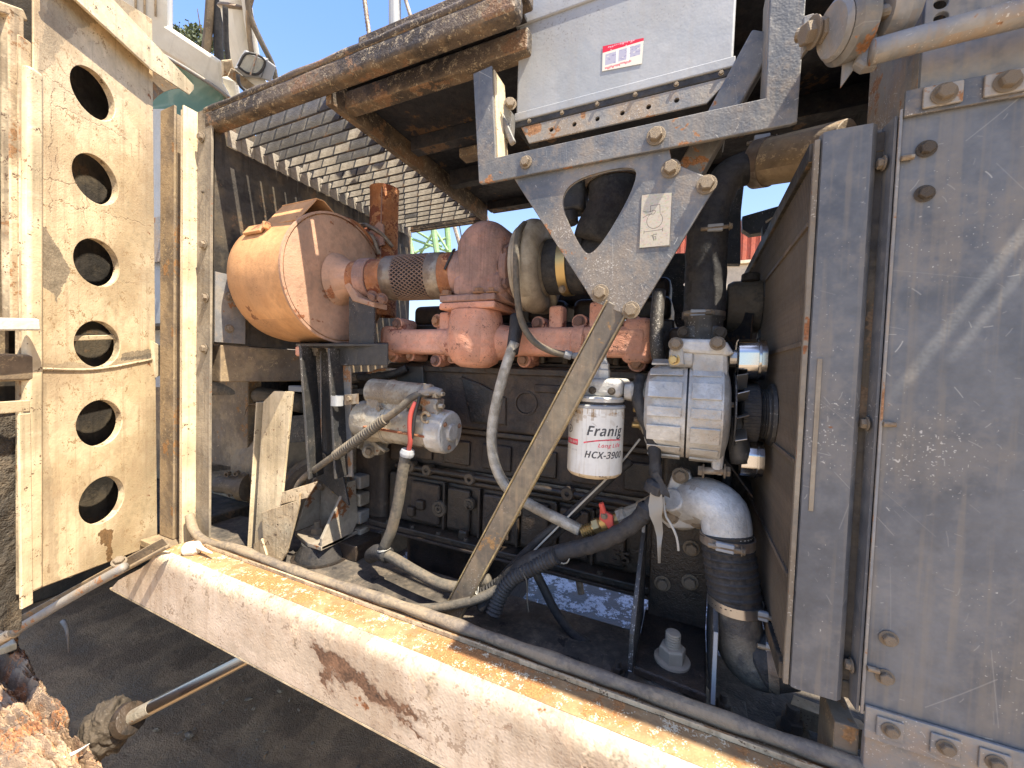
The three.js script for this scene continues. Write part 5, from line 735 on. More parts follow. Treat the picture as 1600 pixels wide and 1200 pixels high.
  obj('clamp_ear', plate([v(sx - 0.005, 0.41, sz + 0.06), v(sx + 0.03, 0.44, sz + 0.058), v(sx + 0.045, 0.43, sz + 0.052), v(sx + 0.046, 0.37, sz + 0.05), v(sx + 0.01, 0.36, sz + 0.056)], 0.01, { bevel: 0.003 }), M.turbine, s);
  for (const [x, y] of [[-0.03, 0.415], [0.0, 0.395]]) bolt(s, v(sx + x, y, sz + 0.075), v(-0.2, 0.2, 1), 0.008, M.turbine);
  // muffler stand
  const st = thing('muffler_stand', 'black folded steel stand carrying the orange muffler', 'stand');
  const P = (px, py, D) => zp(px, py, D);
  obj('upright_plate', plate(Z([[545, 463], [558, 466], [572, 470], [584, 472], [584, 537], [545, 537]], 0.775), 0.006), M.blackPaint, st);
  obj('cradle', plate(Z([[532, 436], [545, 440], [560, 464], [584, 472], [584, 480], [550, 470]], 0.772), 0.05, { bevel: 0.003 }), M.cap, st);
  obj('top_channel', plate(Z([[521, 537], [605, 537], [605, 571], [521, 571]], 0.765), 0.006, { bevel: 0.002 }), M.blackPaint, st);
  obj('top_flange', plate([P(462, 537, 0.74), P(523, 535, 0.74), P(606, 537, 0.772), P(606, 534, 0.83), P(470, 533, 0.83)], 0.006), M.blackPaint, st);
  const col = (l, D, t) => plate(Z(l, D), t, { bevel: 0.0015 });
  obj('column_web', col([[478, 543], [523, 543], [524, 690], [545, 790], [492, 745]], 0.80, 0.006), M.blackPaint, st);
  const fl = (a, b, c, e) => plate([P(...a, 0.735), P(...b, 0.735), P(...c, 0.805), P(...e, 0.805)], 0.005);
  obj('column_flange', beam(P(480, 542, 0.75), P(494, 745, 0.75), 0.007, 0.07, v(0.4, 0, 1), 0.002), M.blackPaint, st);
  obj('column_flange', beam(P(525, 545, 0.755), P(535, 745, 0.755), 0.007, 0.06, v(0.2, 0, 1), 0.002), M.blackPaint, st);
  obj('side_plate', col([[526, 571], [547, 571], [550, 745], [534, 745]], 0.775, 0.006), M.greyDust, st);
  obj('web_crease', beam(P(501, 548, 0.797), P(503, 740, 0.797), 0.004, 0.004), M.greyDust, st);
  for (const [x, y] of [[493, 546], [515, 546]]) bolt(st, P(x, y - 2, 0.77), NY, 0.009, M.bolt, STUD, 'nut');
  bolt(st, P(505, 716, 0.795), PZ, 0.012, M.bolt);
  obj('rubber_pad', lathe(P(472, 541, 0.755), NY, [[0, 0], [0, 0.012], [0.004, 0.016], [0.024, 0.016], [0.028, 0.012], [0.028, 0]], 22), M.primer, st);
  const pc = thing('pipe_clip', 'pale metal P clip bolted to the muffler stand column', 'clip'); const c = P(527, 626, 0.735);
  obj('loop', lathe(c.clone().add(v(0, -0.013, 0)), UP, [[0, 0.0135], [0, 0.0155], [0.026, 0.0155], [0.026, 0.0135], [0, 0.0135]], 26), M.galv, pc); obj('tongue', plate(Z([[538, 617], [559, 615], [559, 631], [538, 633]], 0.738), 0.004), M.bolt, pc); bolt(pc, P(547, 623, 0.737), PZ, 0.007, M.bolt);
}

// ------------------------------------------------------------------ starter, oil filter, alternator, pulleys
const strip3 = (q) => { const k = flat(q); k.deleteAttribute('uv'); return k; }, fuse = (...l) => mergeGeometries(l.map(strip3));
{
  const s = thing('starter_motor', 'greasy grey starter motor with a bright end cap under the manifold', 'starter motor'), C = zp(700, 675, 0.8), y = C.y, D = 0.8, X = (px) => zp(px, 670, D).x;
  const ax = v(1, -0.035, 0.02).normalize(), at = (px) => v(X(px), y - (X(px) - C.x) * 0.035, -D);
  const sec = (name, p0, prof, m) => obj(name, lathe(at(p0), ax, prof, 44), m, s);
  const L = (a, b) => X(b) - X(a);
  sec('drive_housing', 585, [[-0.04, 0], [-0.04, 0.05], [0, 0.055], [0.012, 0.056], [0.02, 0.052], [L(585, 615), 0.05], [L(585, 615), 0]], M.cast);
  sec('motor_body', 612, [[0, 0.05], [0.004, 0.0495], [L(612, 682), 0.0485], [L(612, 682), 0]], M.cast);
  sec('body_ring', 609, [[0, 0.05], [0.002, 0.053], [0.008, 0.053], [0.01, 0.05]], M.cast);
  const grease = mat({ base: [0.16, 0.12, 0.085], alt: [0.06, 0.05, 0.042], dirt: [0.36, 0.3, 0.22], grime: 0.5, speck: 0.68, speckCol: [0.5, 0.44, 0.34], rough: [0.35, 0.7], bump: 0.003, tile: 0.14 });
  sec('grease_patch', 634, [[0, 0.0488], [0.001, 0.0497], [L(634, 678), 0.0492], [L(634, 678) + 0.001, 0.048]], grease);
  const ec = sec('end_cap', 681, [[0, 0.048], [0.001, 0.052], [0.003, 0.0535], [0.036, 0.0525], [0.042, 0.05], [0.045, 0.046], [0.0455, 0.022], [0.05, 0.021], [0.0525, 0.019], [0.053, 0]], M.alu);
  const e = at(681).addScaledVector(ax, 0.0455); for (const a of [0.9, 2.9, -1.2]) bolt(ec, e.clone().add(v(0, Math.cos(a) * 0.036, Math.sin(a) * 0.036)), ax, 0.0045, M.boltRust);
  obj('through_bolt', rod(at(588).add(v(0, -0.008, 0.0515)), at(684).add(v(0, -0.008, 0.0515)), 0.0032, 10), M.rustPipe, s);
  obj('through_bolt', rod(at(600).add(v(0, 0.051, 0.01)), at(684).add(v(0, 0.05, 0.01)), 0.003, 10), M.rustPipe, s);
  // solenoid above
  const sy = zp(640, 618, 0.79).y, s0 = v(zp(583, 612, 0.8).x, sy + 0.004, -0.795), sl = zp(664, 612, 0.8).x - s0.x;
  obj('solenoid', lathe(s0, v(1, -0.03, 0), [[0, 0], [0, 0.03], [0.004, 0.034], [sl * 0.38, 0.034], [sl * 0.4, 0.036], [sl * 0.43, 0.036], [sl * 0.45, 0.0335], [sl, 0.033], [sl + 0.004, 0.03], [sl + 0.004, 0]], 36), M.cast, s);
  obj('solenoid_cap', lathe(s0.clone().add(v(sl, -0.003, 0)), PX, [[0, 0.028], [0.018, 0.026], [0.022, 0.02], [0.022, 0]], 24), M.greyDust, s);
  obj('solenoid_saddle', box(s0.x + 0.01, s0.x + sl * 0.8, y + 0.03, sy - 0.01, -0.825, -0.772, 0.006), M.cast, s);
  obj('front_lug', fuse(box(s0.x + 0.006, s0.x + 0.05, y + 0.02, sy - 0.01, -0.8, -0.766, 0.008)), M.cast, s);
  bolt(s, zp(594, 638, 0.765), PZ, 0.0075, M.bolt);
  for (const [a, b, d] of [[672, 608, 0.772], [684, 615, 0.775], [684, 634, 0.775], [686, 648, 0.78]]) { const p = zp(a, b, d); obj('terminal', lathe(p, v(1, 0.02, 0.2), [[-0.012, 0], [-0.012, 0.007], [-0.004, 0.0085], [-0.003, 0.0115], [0.005, 0.0115], [0.006, 0.0055], [0.02, 0.005], [0.02, 0]], 12), M.cast, s); }
  obj('terminal_block', box(zp(660, 625, 0.77).x, zp(684, 625, 0.77).x, zp(660, 645, 0.77).y, zp(660, 622, 0.77).y, -0.8, -0.768, 0.004), M.greyDust, s);
  { const pts = []; const c = zp(665, 652, 0.755); for (let i = 0; i <= 18; i++) { const a = 0.4 + i / 18 * 5; pts.push(c.clone().add(v(Math.cos(a) * 0.016, Math.sin(a) * 0.011, 0.006 * Math.cos(a)))); } obj('strap', tube(pts, 0.004, { rad: 8, step: 0.004 }), M.creamWorn, s); }
  // flange with its bolts on the flywheel housing
  obj('flange', plate(Z([[548, 655], [556, 632], [575, 628], [590, 640], [600, 690], [590, 712], [574, 712], [558, 700]], 0.83), 0.03, { bevel: 0.006 }), M.cast, s);
  for (const [a, b, d, r] of [[575, 651, 0.822, 0.011], [577, 705, 0.822, 0.012]]) { obj('flange_boss', rod(zp(a, b, 0.84), zp(a, b, d), r * 1.6, 22, 0.25), M.cast, s); bolt(s, zp(a, b, d), v(0.4, 0, 1), r * 0.8, M.bolt); }
  for (const [a, b, c2, d2] of [[568, 668, 562, 700], [590, 655, 600, 640], [585, 690, 605, 705]]) obj('web', beam(zp(a, b, 0.822), zp(c2, d2, 0.822), 0.008, 0.02, PZ, 0.003), M.cast, s);
}
{
  const f = thing('oil_filter', 'white spin-on oil filter with black and red lettering', 'oil filter'), c = zp(930, 690, 0.735), r = 0.0505, y1 = zp(932, 634, 0.735).y, y0 = zp(928, 741, 0.735).y, D = 0.735;
  const W = 1024, H = 420, can = marked({ base: [0.72, 0.71, 0.66], alt: [0.68, 0.66, 0.6], vary: 0.1, dirt: [0.42, 0.33, 0.22], grime: 0.22, streak: 0.3, speck: 0.84, speckCol: [0.2, 0.16, 0.12], rough: [0.3, 0.45], bump: 0.0003 }, W, H, (g) => {
    const X = (a) => a * W;
    g.fillStyle = '#0f0'; g.font = 'italic bold 86px sans-serif'; g.textBaseline = 'alphabetic'; g.save(); g.translate(X(0.5) + 14, 168); g.scale(0.88, 1); g.fillText('Franig', 0, 0); g.restore();
    g.save(); g.translate(X(0.5) + 8, 310); g.scale(0.9, 1); g.font = 'italic bold 60px sans-serif'; g.fillText('HCX-3900', 0, 0); g.restore();
    g.fillStyle = '#f00'; g.font = 'italic bold 34px sans-serif'; g.fillText('Long Life', X(0.5) + 84, 240); g.strokeStyle = '#f00'; g.lineWidth = 9; g.beginPath(); g.moveTo(X(0.5) + 4, 218); g.quadraticCurveTo(X(0.5) + 110, 180, X(0.5) + 240, 196); g.stroke();
    g.fillRect(X(0.5) - 150, 204, 116, 36); g.globalCompositeOperation = 'source-over'; g.fillStyle = '#300'; g.font = 'bold 26px sans-serif'; g.fillText('15,000 km', X(0.5) - 147, 231, 108); g.globalCompositeOperation = 'lighter';
    g.strokeStyle = '#0c0'; g.lineWidth = 7; g.beginPath(); g.arc(X(0.5) - 112, 142, 24, 0, 6.3); g.stroke(); g.fillStyle = '#0a0'; g.beginPath(); g.ellipse(X(0.5) - 112, 142, 14, 9, -0.6, 0, 6.3); g.fill();
    g.fillStyle = '#080'; g.font = '17px sans-serif'; g.fillText('Form 1 - 16 UN', X(0.5) - 150, 278, 112);
    g.strokeStyle = '#040'; g.lineWidth = 2; g.beginPath(); g.moveTo(X(0.5) - 6, 130); g.lineTo(X(0.5) - 6, 385); g.stroke();
    const R = rng(3); for (let i = 0; i < 60; i++) { g.fillStyle = `rgba(0,0,255,${0.15 + 0.5 * R()})`; g.fillRect(R() * W, 0, 3 + R() * 24, 24 + 90 * R() * R()); } for (let i = 0; i < 70; i++) { g.fillStyle = `rgba(0,0,255,${0.1 + 0.35 * R()})`; g.beginPath(); g.ellipse(R() * W, 20 + 110 * R() * R(), 4 + R() * 26, 3 + R() * 9, R(), 0, 6.3); g.fill(); }
  }, [{ col: [0.62, 0.06, 0.09], rough: 0.4, dent: 0 }, { col: [0.05, 0.05, 0.055], rough: 0.4, dent: 0 }, { col: [0.34, 0.24, 0.14], dent: 0 }], 0.8);
  const body = new THREE.CylinderGeometry(r, r, y1 - y0 - 0.012, 64, 1, true, Math.PI - 0.22, 6.2832).translate(c.x, (y0 + y1) / 2 + 0.004, -D);
  obj('can', flat(body), can, f, true);
  obj('can_bottom', lathe(v(c.x, y0 + 0.011, -D), NY, [[-0.001, r], [0.004, r - 0.001], [0.008, r - 0.005], [0.0105, r - 0.012], [0.011, 0]], 48), M.creamWorn, f);
  obj('rim', lathe(v(c.x, y1 - 0.003, -D), UP, [[0, r - 0.001], [0.002, r + 0.0012], [0.006, r + 0.0012], [0.008, r - 0.002], [0.008, 0]], 48), M.galv, f);
  obj('gasket', lathe(v(c.x, y1 + 0.005, -D), UP, [[0, 0.045], [0, 0.048], [0.005, 0.048], [0.005, 0.044]], 40), M.rubber, f);
  obj('head_plate', lathe(v(c.x, y1 + 0.01, -D), UP, [[0, 0], [0, 0.049], [0.006, 0.05], [0.009, 0.047], [0.009, 0]], 44), M.alu, f);
  const hm = M.alu; obj('head', box(c.x - 0.022, c.x + 0.048, y1 + 0.018, y1 + 0.052, -D - 0.1, -D + 0.03, 0.01), hm, f);
  obj('head_lug', lathe(v(c.x + 0.05, y1 + 0.03, -D - 0.005), PX, [[0, 0], [0, 0.016], [0.012, 0.018], [0.016, 0.014], [0.016, 0]], 22), hm, f);
  obj('fitting', fuse(hexPrism(0.017, 0, 0.018).translate(c.x + 0.006, y1 + 0.051, -D), hexPrism(0.013, 0, 0.012).translate(c.x + 0.008, y1 + 0.068, -D), lathe(v(c.x + 0.008, y1 + 0.078, -D), UP, [[0, 0.007], [0.03, 0.0065], [0.04, 0]], 12)), M.alu, f);
  for (const x of [-0.002, 0.032]) bolt(f, v(c.x + x, y1 + 0.03, -D + 0.03), PZ, 0.005, M.boltDark);
  const ol = thing('oil_line', 'thin steel oil line rising from the oil filter head', 'pipe'); obj('line', tube([v(c.x + 0.009, y1 + 0.1, -D), v(c.x + 0.012, y1 + 0.16, -D - 0.02), v(c.x + 0.01, y1 + 0.22, -D - 0.06)], 0.0045, { rad: 8 }), M.steel, ol);
}
{
  const a = thing('alternator', 'dusty grey cast alternator with ribbed halves at the front of the engine', 'alternator'), D = 0.775, y = -0.06, X = (px) => zp(px, 640, D).x;
  const o = (px) => v(X(px), y, -D), r = 0.086, L = (p, q) => X(q) - X(p);
  const rh = obj('rear_housing', lathe(o(1012), PX, [[0, 0], [0, r - 0.02], [0.006, r - 0.012], [0.014, r - 0.006], [0.02, r - 0.002], [L(1012, 1072), r], [L(1012, 1072), 0]], 48), M.alu, a);
  obj('rear_cover', lathe(o(1002), PX, [[0, 0], [0, 0.04], [0.006, 0.052], [0.016, 0.056], [0.016, 0]], 36), M.cast, a);
  obj('stator_gap', lathe(o(1071), PX, [[0, r - 0.004], [0.006, r - 0.004]], 48), M.wire, a);
  const fh = obj('front_housing', lathe(o(1075), PX, [[0, 0], [0, r], [L(1075, 1125), r + 0.001], [L(1075, 1132), r - 0.008], [L(1075, 1138), r - 0.03], [L(1075, 1138), 0]], 48), M.alu, a);
  // raised ribs round both halves
  for (let k = 0; k < 7; k++) { const an = -1.25 + k * 0.42, rr = r + 0.0015; for (const [p0, p1] of [[1018, 1066], [1080, 1122]]) { const h = k % 2 ? 0.016 : 0.028; const g = new RoundedBoxGeometry(L(p0, p1), h, k % 2 ? 0.002 : 0.004, 2, 0.0009).translate(0, 0, rr).rotateX(-an).translate((X(p0) + X(p1)) / 2, y, -D); obj(k % 2 ? 'rib' : 'cooling_fin', g, M.alu, p0 < 1050 ? rh : fh); } }
  for (let k = 0; k < 4; k++) { const an = k * 1.5 + 0.35, p = o(1137).add(v(0, Math.sin(an) * 0.045, Math.cos(an) * 0.045)); bolt(a, p, PX, 0.005, M.bolt); }
  // mounting foot on top with its two bolts, ear below
  const up = zp(1090, 553, 0.75); obj('mount_arm', plate(Z([[1082, 546], [1138, 547], [1139, 575], [1138, 600], [1134, 632], [1083, 596], [1080, 575]], 0.72), 0.09, { bevel: 0.008 }), M.alu, a);
  obj('mount_barrel', rod(zp(1046, 560, 0.735), zp(1083, 560, 0.735), 0.017, 22), M.alu, a); obj('mount_block', plate(Z([[1049, 528], [1128, 530], [1137, 535], [1148, 552], [1138, 556], [1080, 552], [1050, 548]], 0.715), 0.08, { bevel: 0.006 }), M.alu, a);
  obj('mount_block', plate(Z([[1046, 532], [1066, 531], [1070, 570], [1050, 572]], 0.712), 0.05, { bevel: 0.006 }), M.alu, a);
  for (const [x, z] of [[1056, 538], [1121, 537]]) bolt(a, zp(x, z, 0.708), v(0, 0.2, 1), 0.0085, M.bolt);
  obj('spacer', rod(zp(1138, 560, 0.76), zp(1152, 560, 0.76), 0.014, 18), M.steel, a); bolt(a, zp(1054, 562, 0.715), v(-0.3, 0, 1), 0.007, M.brass);
  obj('lower_ear', plate(Z([[1110, 690], [1136, 655], [1134, 700], [1128, 744], [1113, 742]], 0.735), 0.03, { bevel: 0.005 }), M.alu, a);
  obj('adjuster_bolt', rod(zp(1098, 735, 0.74), zp(1134, 737, 0.74), 0.006, 12), M.bolt, a); for (const px of [1100, 1131]) bolt(a, zp(px, 736, 0.74), px < 1120 ? NX : PX, 0.009, M.bolt);
  for (const [x, z, m] of [[1000, 640, M.brass], [1001, 656, M.bolt], [998, 664, M.brass], [1006, 618, M.bolt]]) obj('terminal', lathe(zp(x, z, 0.755), v(-1, 0, 0.3), [[-0.012, 0], [-0.012, 0.009], [-0.002, 0.009], [0, 0.006], [0.012, 0.005], [0.012, 0]], 10), m, a);
  // fan and pulley
  const fx = X(1143); obj('fan_disc', lathe(v(fx, y, -D), PX, [[0, 0], [0, 0.068], [0.002, 0.068], [0.003, 0]], 40), M.blackPaint, a);
  for (let k = 0; k < 12; k++) { const g = new RoundedBoxGeometry(0.018, 0.03, 0.0022, 1, 0.001).rotateY(0.35).translate(0.01, 0.061, 0).rotateX(k / 12 * 6.283).translate(fx, y, -D); obj('fan_blade', g, k % 3 ? M.steel : M.boltDark, a); }
  obj('pulley', lathe(v(fx + 0.012, y, -D), PX, [[0, 0], [0, 0.04], [0.006, 0.047], [0.01, 0.04], ...Array.from({ length: 16 }, (_, i) => [0.012 + i * 0.0017, i % 2 ? 0.0405 : 0.043]), [0.04, 0.041], [0.042, 0.051], [0.047, 0.052], [0.049, 0.048], [0.049, 0.02], [0.045, 0]], 44), M.blackPaint, a);
  const idl = (name, px, py, Dd, rr, w, lab, m2) => { const t = thing('idler_pulley', lab, 'pulley'), c = zp(px, py, Dd); obj('drum', lathe(v(c.x - w / 2, c.y, -Dd), PX, [[0, 0], [0, rr * 0.9], [0.002, rr], [w * 0.7, rr], [w * 0.72, rr * 1.06], [w * 0.8, rr * 1.06], [w * 0.82, rr * 0.97], [w, rr * 0.97], [w, 0]], 44), m2, t); obj('hub', rod(v(c.x - w / 2 - 0.012, c.y - rr * 0.1, -Dd), v(c.x - w / 2 + 0.002, c.y - rr * 0.1, -Dd), rr * 0.34, 16), M.blackPaint, t); };
  idl('', 1172, 562, 0.775, 0.0345, 0.042, 'shiny black idler pulley at the upper end of the belt', M.shiny); idl('', 1172, 716, 0.765, 0.03, 0.034, 'shiny tensioner pulley below the alternator pulley', M.shiny);
  const ta = thing('tensioner_arm', 'dark cast tensioner arm between alternator fan and lower pulley', 'bracket'); obj('arm', tube([zp(1152, 650, 0.75), zp(1154, 690, 0.745), zp(1158, 720, 0.75)], (d, t) => 0.013 + 0.004 * t, { rad: 14 }), M.blackPaint, ta);
  const bt = thing('drive_belt', 'black ribbed drive belt running over the alternator pulley', 'belt'); const bx = fx + 0.026, pts = []; for (let i = 0; i <= 26; i++) { const t = i / 26 * Math.PI; pts.push(v(bx, y + 0.047 * Math.cos(t), -D + 0.047 * Math.sin(t))); }
  const path = [v(bx, y + 0.075, -D - 0.12), ...pts, v(bx, y - 0.2, -D - 0.13)]; const bg = []; for (let i = 0; i < path.length - 1; i++) bg.push(beam(path[i], path[i + 1].clone().lerp(path[i], -0.04), 0.024, 0.004, v(0, path[i].z + D < -0.05 ? 0.5 : Math.cos(i / 26 * 3.14), path[i].z + D < -0.05 ? 0.8 : Math.sin(i / 26 * 3.14)), 0.001)); obj('belt', bg.map(strip3), M.rubber, bt).userData.kind = undefined;
}
{ // fan shroud and far frame, the black shapes between hose and radiator
  const s = thing('fan_shroud', 'black fan shroud in front of the radiator core', 'shroud');
  obj('shroud_plate', plate(Z([[1192, 352], [1215, 335], [1262, 330], [1262, 900], [1180, 900], [1190, 470]], 1.14), 0.03, { bevel: 0.004 }), M.blackPaint, s);
  const f = thing('far_frame', 'black frame upright behind the upper coolant hose', 'frame');
  obj('upright', plate(Z([[1138, 292], [1163, 285], [1158, 330], [1157, 412], [1132, 412], [1134, 330]], 1.2), 0.03), M.blackPaint, f); obj('cross_piece', plate(Z([[1160, 338], [1205, 325], [1230, 318], [1232, 326], [1196, 345], [1198, 362], [1172, 366], [1160, 358]], 1.22), 0.03), M.blackPaint, f);
  obj('far_panel', plate(Z([[1000, 398], [1078, 395], [1070, 560], [1000, 560]], 1.3), 0.01, { holes: [{ c: zp(1073, 420, 1.3), r: 0.006 }, { c: zp(1071, 444, 1.3), r: 0.007 }] }), M.blackPaint, f);
}
{ // compressor behind, hoses of the coolant circuit
  const c = thing('belt_compressor', 'dusty black belt driven compressor behind the upper coolant hose', 'compressor'), P = zp(1160, 480, 0.98), r = size(40, P);
  obj('body', lathe(v(P.x - 0.03, P.y, P.z), PX, [[0, 0], [0, r * 0.9], [0.01, r], [0.06, r], [0.064, r * 0.93], [0.075, r * 0.93], [0.08, r * 1.02], [0.1, r * 1.02], [0.105, r * 0.7], [0.115, r * 0.6], [0.12, 0]], 40), M.dustRubber, c);
  obj('clutch', lathe(v(P.x - 0.06, P.y, P.z), PX, [[0, 0], [0, r * 0.8], [0.006, r * 0.95], [0.024, r * 0.95], [0.028, 0]], 36), M.rubber, c);
  for (let k = 0; k < 5; k++) obj('body_rib', box(P.x + 0.03 + k * 0.008, P.x + 0.034 + k * 0.008, P.y + 0.01, P.y + 0.045, P.z + r * 0.85, P.z + r * 1.03, 0.001), M.blackPaint, c);
  obj('port', rod(v(P.x + 0.01, P.y + r * 0.9, P.z + 0.02), v(P.x + 0.01, P.y + r * 1.2, P.z + 0.02), 0.017, 14), M.rubber, c); bolt(c, v(P.x + 0.09, P.y - 0.005, P.z), PX, 0.02, M.boltDark);
  obj('bracket', plate(Z([[1186, 515], [1222, 522], [1220, 570], [1196, 580], [1180, 550]], 0.95), 0.02), M.blackPaint, c);
  const u = thing('upper_coolant_hose', 'thick black upper coolant hose with two steel clamps beside the gusset', 'hose');
  obj('hose', tube([zp(1099, 500, 0.84), zp(1102, 440, 0.845), zp(1105, 370, 0.85), zp(1117, 318, 0.86), zp(1140, 275, 0.87), zp(1188, 256, 0.875)], (d) => 0.0365 - 0.006 * sm(0.16, 0.2, d) + 0.0006 * Math.sin(d * 160), { rad: 28, step: 0.004 }), M.rubber, u);
  const clamp = (par, p, dir, r, w, m, scr) => { const q = dir.clone().normalize(), cm = obj('clamp', lathe(p.clone().addScaledVector(q, -w / 2), q, [[0, r - 0.001], [0, r + 0.0016], [w, r + 0.0016], [w, r - 0.001]], 40), m, par); if (scr) { const s = p.clone().add(scr); obj('clamp_housing', beam(s.clone().add(v(-0.013, 0.001, 0)), s.clone().add(v(0.013, 0, 0)), w * 0.95, 0.008, PZ, 0.002), M.galv, cm); obj('clamp_screw', rod(s.clone().add(v(-0.024, 0.0, 0.001)), s.clone().add(v(0.024, 0, 0.001)), 0.0035, 10), M.bolt, cm); bolt(cm, s.clone().add(v(0.022, 0, 0.001)), PX, 0.0055, M.bolt); } };
  const k1 = zp(1105, 370, 0.85); clamp(u, k1, v(0.06, 1, -0.05), 0.0345, 0.014, M.steel, v(0.012, 0.003, 0.036)); clamp(u, zp(1099, 494, 0.84), v(0.02, 1, 0), 0.0365, 0.014, M.band, v(-0.01, 0, 0.038));
  const tp = thing('radiator_pipe', 'dusty steel pipe joining the upper coolant hose to the radiator', 'pipe');
  obj('pipe', rod(zp(1192, 255, 0.875), zp(1320, 230, 0.80), 0.04, 28, 0.03), M.tan, tp); clamp(tp, zp(1192, 255, 0.876), zp(1320, 230, 0.8).sub(zp(1192, 255, 0.875)), 0.041, 0.024, M.band, v(-0.005, 0.036, 0.01));
  const nk = thing('outlet_neck', 'black bolted coolant outlet neck below the upper hose', 'pipe fitting');
  obj('neck', lathe(zp(1098, 530, 0.82), UP, [[-0.02, 0], [-0.02, 0.034], [0.03, 0.033], [0.04, 0.036], [0.045, 0]], 30), M.blackPaint, nk); obj('flange', plate(Z([[1060, 513], [1080, 508], [1120, 508], [1135, 513], [1134, 528], [1062, 530]], 0.79), 0.05, { bevel: 0.004 }), M.blackPaint, nk);
  for (const [x, y] of [[1068, 519], [1125, 520]]) bolt(nk, zp(x, y, 0.788), PZ, 0.008, M.boltDark);
  const bp = thing('breather_pipe', 'black breather pipe standing between manifold and coolant neck', 'pipe'); obj('pipe', tube([zp(1030, 455, 0.84), zp(1026, 500, 0.82), zp(1026, 545, 0.81), zp(1032, 572, 0.82)], 0.0125, { rad: 14 }), M.blackPaint, bp);
  const e = thing('coolant_inlet_elbow', 'pale cast coolant inlet elbow with three bolts below the alternator', 'pipe elbow');
  obj('elbow', tube([zp(1062, 792, 0.83), zp(1082, 784, 0.79), zp(1106, 783, 0.76), zp(1128, 798, 0.745), zp(1134, 820, 0.738), zp(1136, 846, 0.735)], (d, t) => 0.044 - 0.007 * t, { rad: 32, step: 0.006 }), M.alu, e);
  obj('flange', plate(Z([[1042, 765], [1050, 742], [1064, 733], [1078, 738], [1086, 765], [1098, 806], [1100, 822], [1082, 827], [1045, 826], [1030, 812]], 0.768), 0.022, { bevel: 0.004 }), M.alu, e);
  for (const [x, y] of [[1063, 743], [1090, 813], [1048, 806]]) bolt(e, zp(x, y, 0.7675), PZ, 0.0105, M.bolt);
  obj('side_boss', rod(zp(1060, 790, 0.775), zp(1048, 780, 0.75), 0.021, 20), M.alu, e);
  const l = thing('lower_coolant_hose', 'ribbed black lower coolant hose with bright clamps beside the engine mount', 'hose');
  const hp = [zp(1134, 832, 0.737), zp(1139, 870, 0.732), zp(1146, 920, 0.726), zp(1149, 948, 0.723)];
  obj('hose', tube(hp, (d) => 0.0385 + (Math.sin(d / 0.0115 * 6.2832) > 0.55 ? 0.0016 : 0), { rad: 32, step: 0.0016 }), M.rubber, l);
  clamp(l, zp(1136, 842, 0.736), v(-0.02, 1, -0.02), 0.0395, 0.015, M.band, v(-0.006, 0, 0.041)); clamp(l, zp(1148, 940, 0.724), v(-0.02, 1, -0.02), 0.0385, 0.015, M.steel, v(0.03, 0, 0.024));
  const le = thing('radiator_elbow', 'dark oily steel elbow joining the lower coolant hose to the radiator', 'pipe elbow');
  obj('elbow', tube([zp(1149, 938, 0.723), zp(1154, 985, 0.717), zp(1158, 1012, 0.714), zp(1172, 1032, 0.712), zp(1195, 1040, 0.711), zp(1225, 1036, 0.71)], 0.0345, { rad: 30, step: 0.006 }), mat({ base: [0.09, 0.085, 0.08], alt: [0.16, 0.145, 0.12], dirt: [0.04, 0.036, 0.032], grime: 0.5, rough: [0.3, 0.6], metal: 0.4, scratch: 0.5, tile: 0.2 }), le);
  obj('coupling', rod(zp(1186, 1035, 0.711), zp(1232, 1028, 0.708), 0.04, 28, 0.1), M.rubber, le); clamp(le, zp(1206, 1032, 0.71), v(1, 0.1, 0.1), 0.0405, 0.013, M.band, v(0, 0.032, 0.024));
}

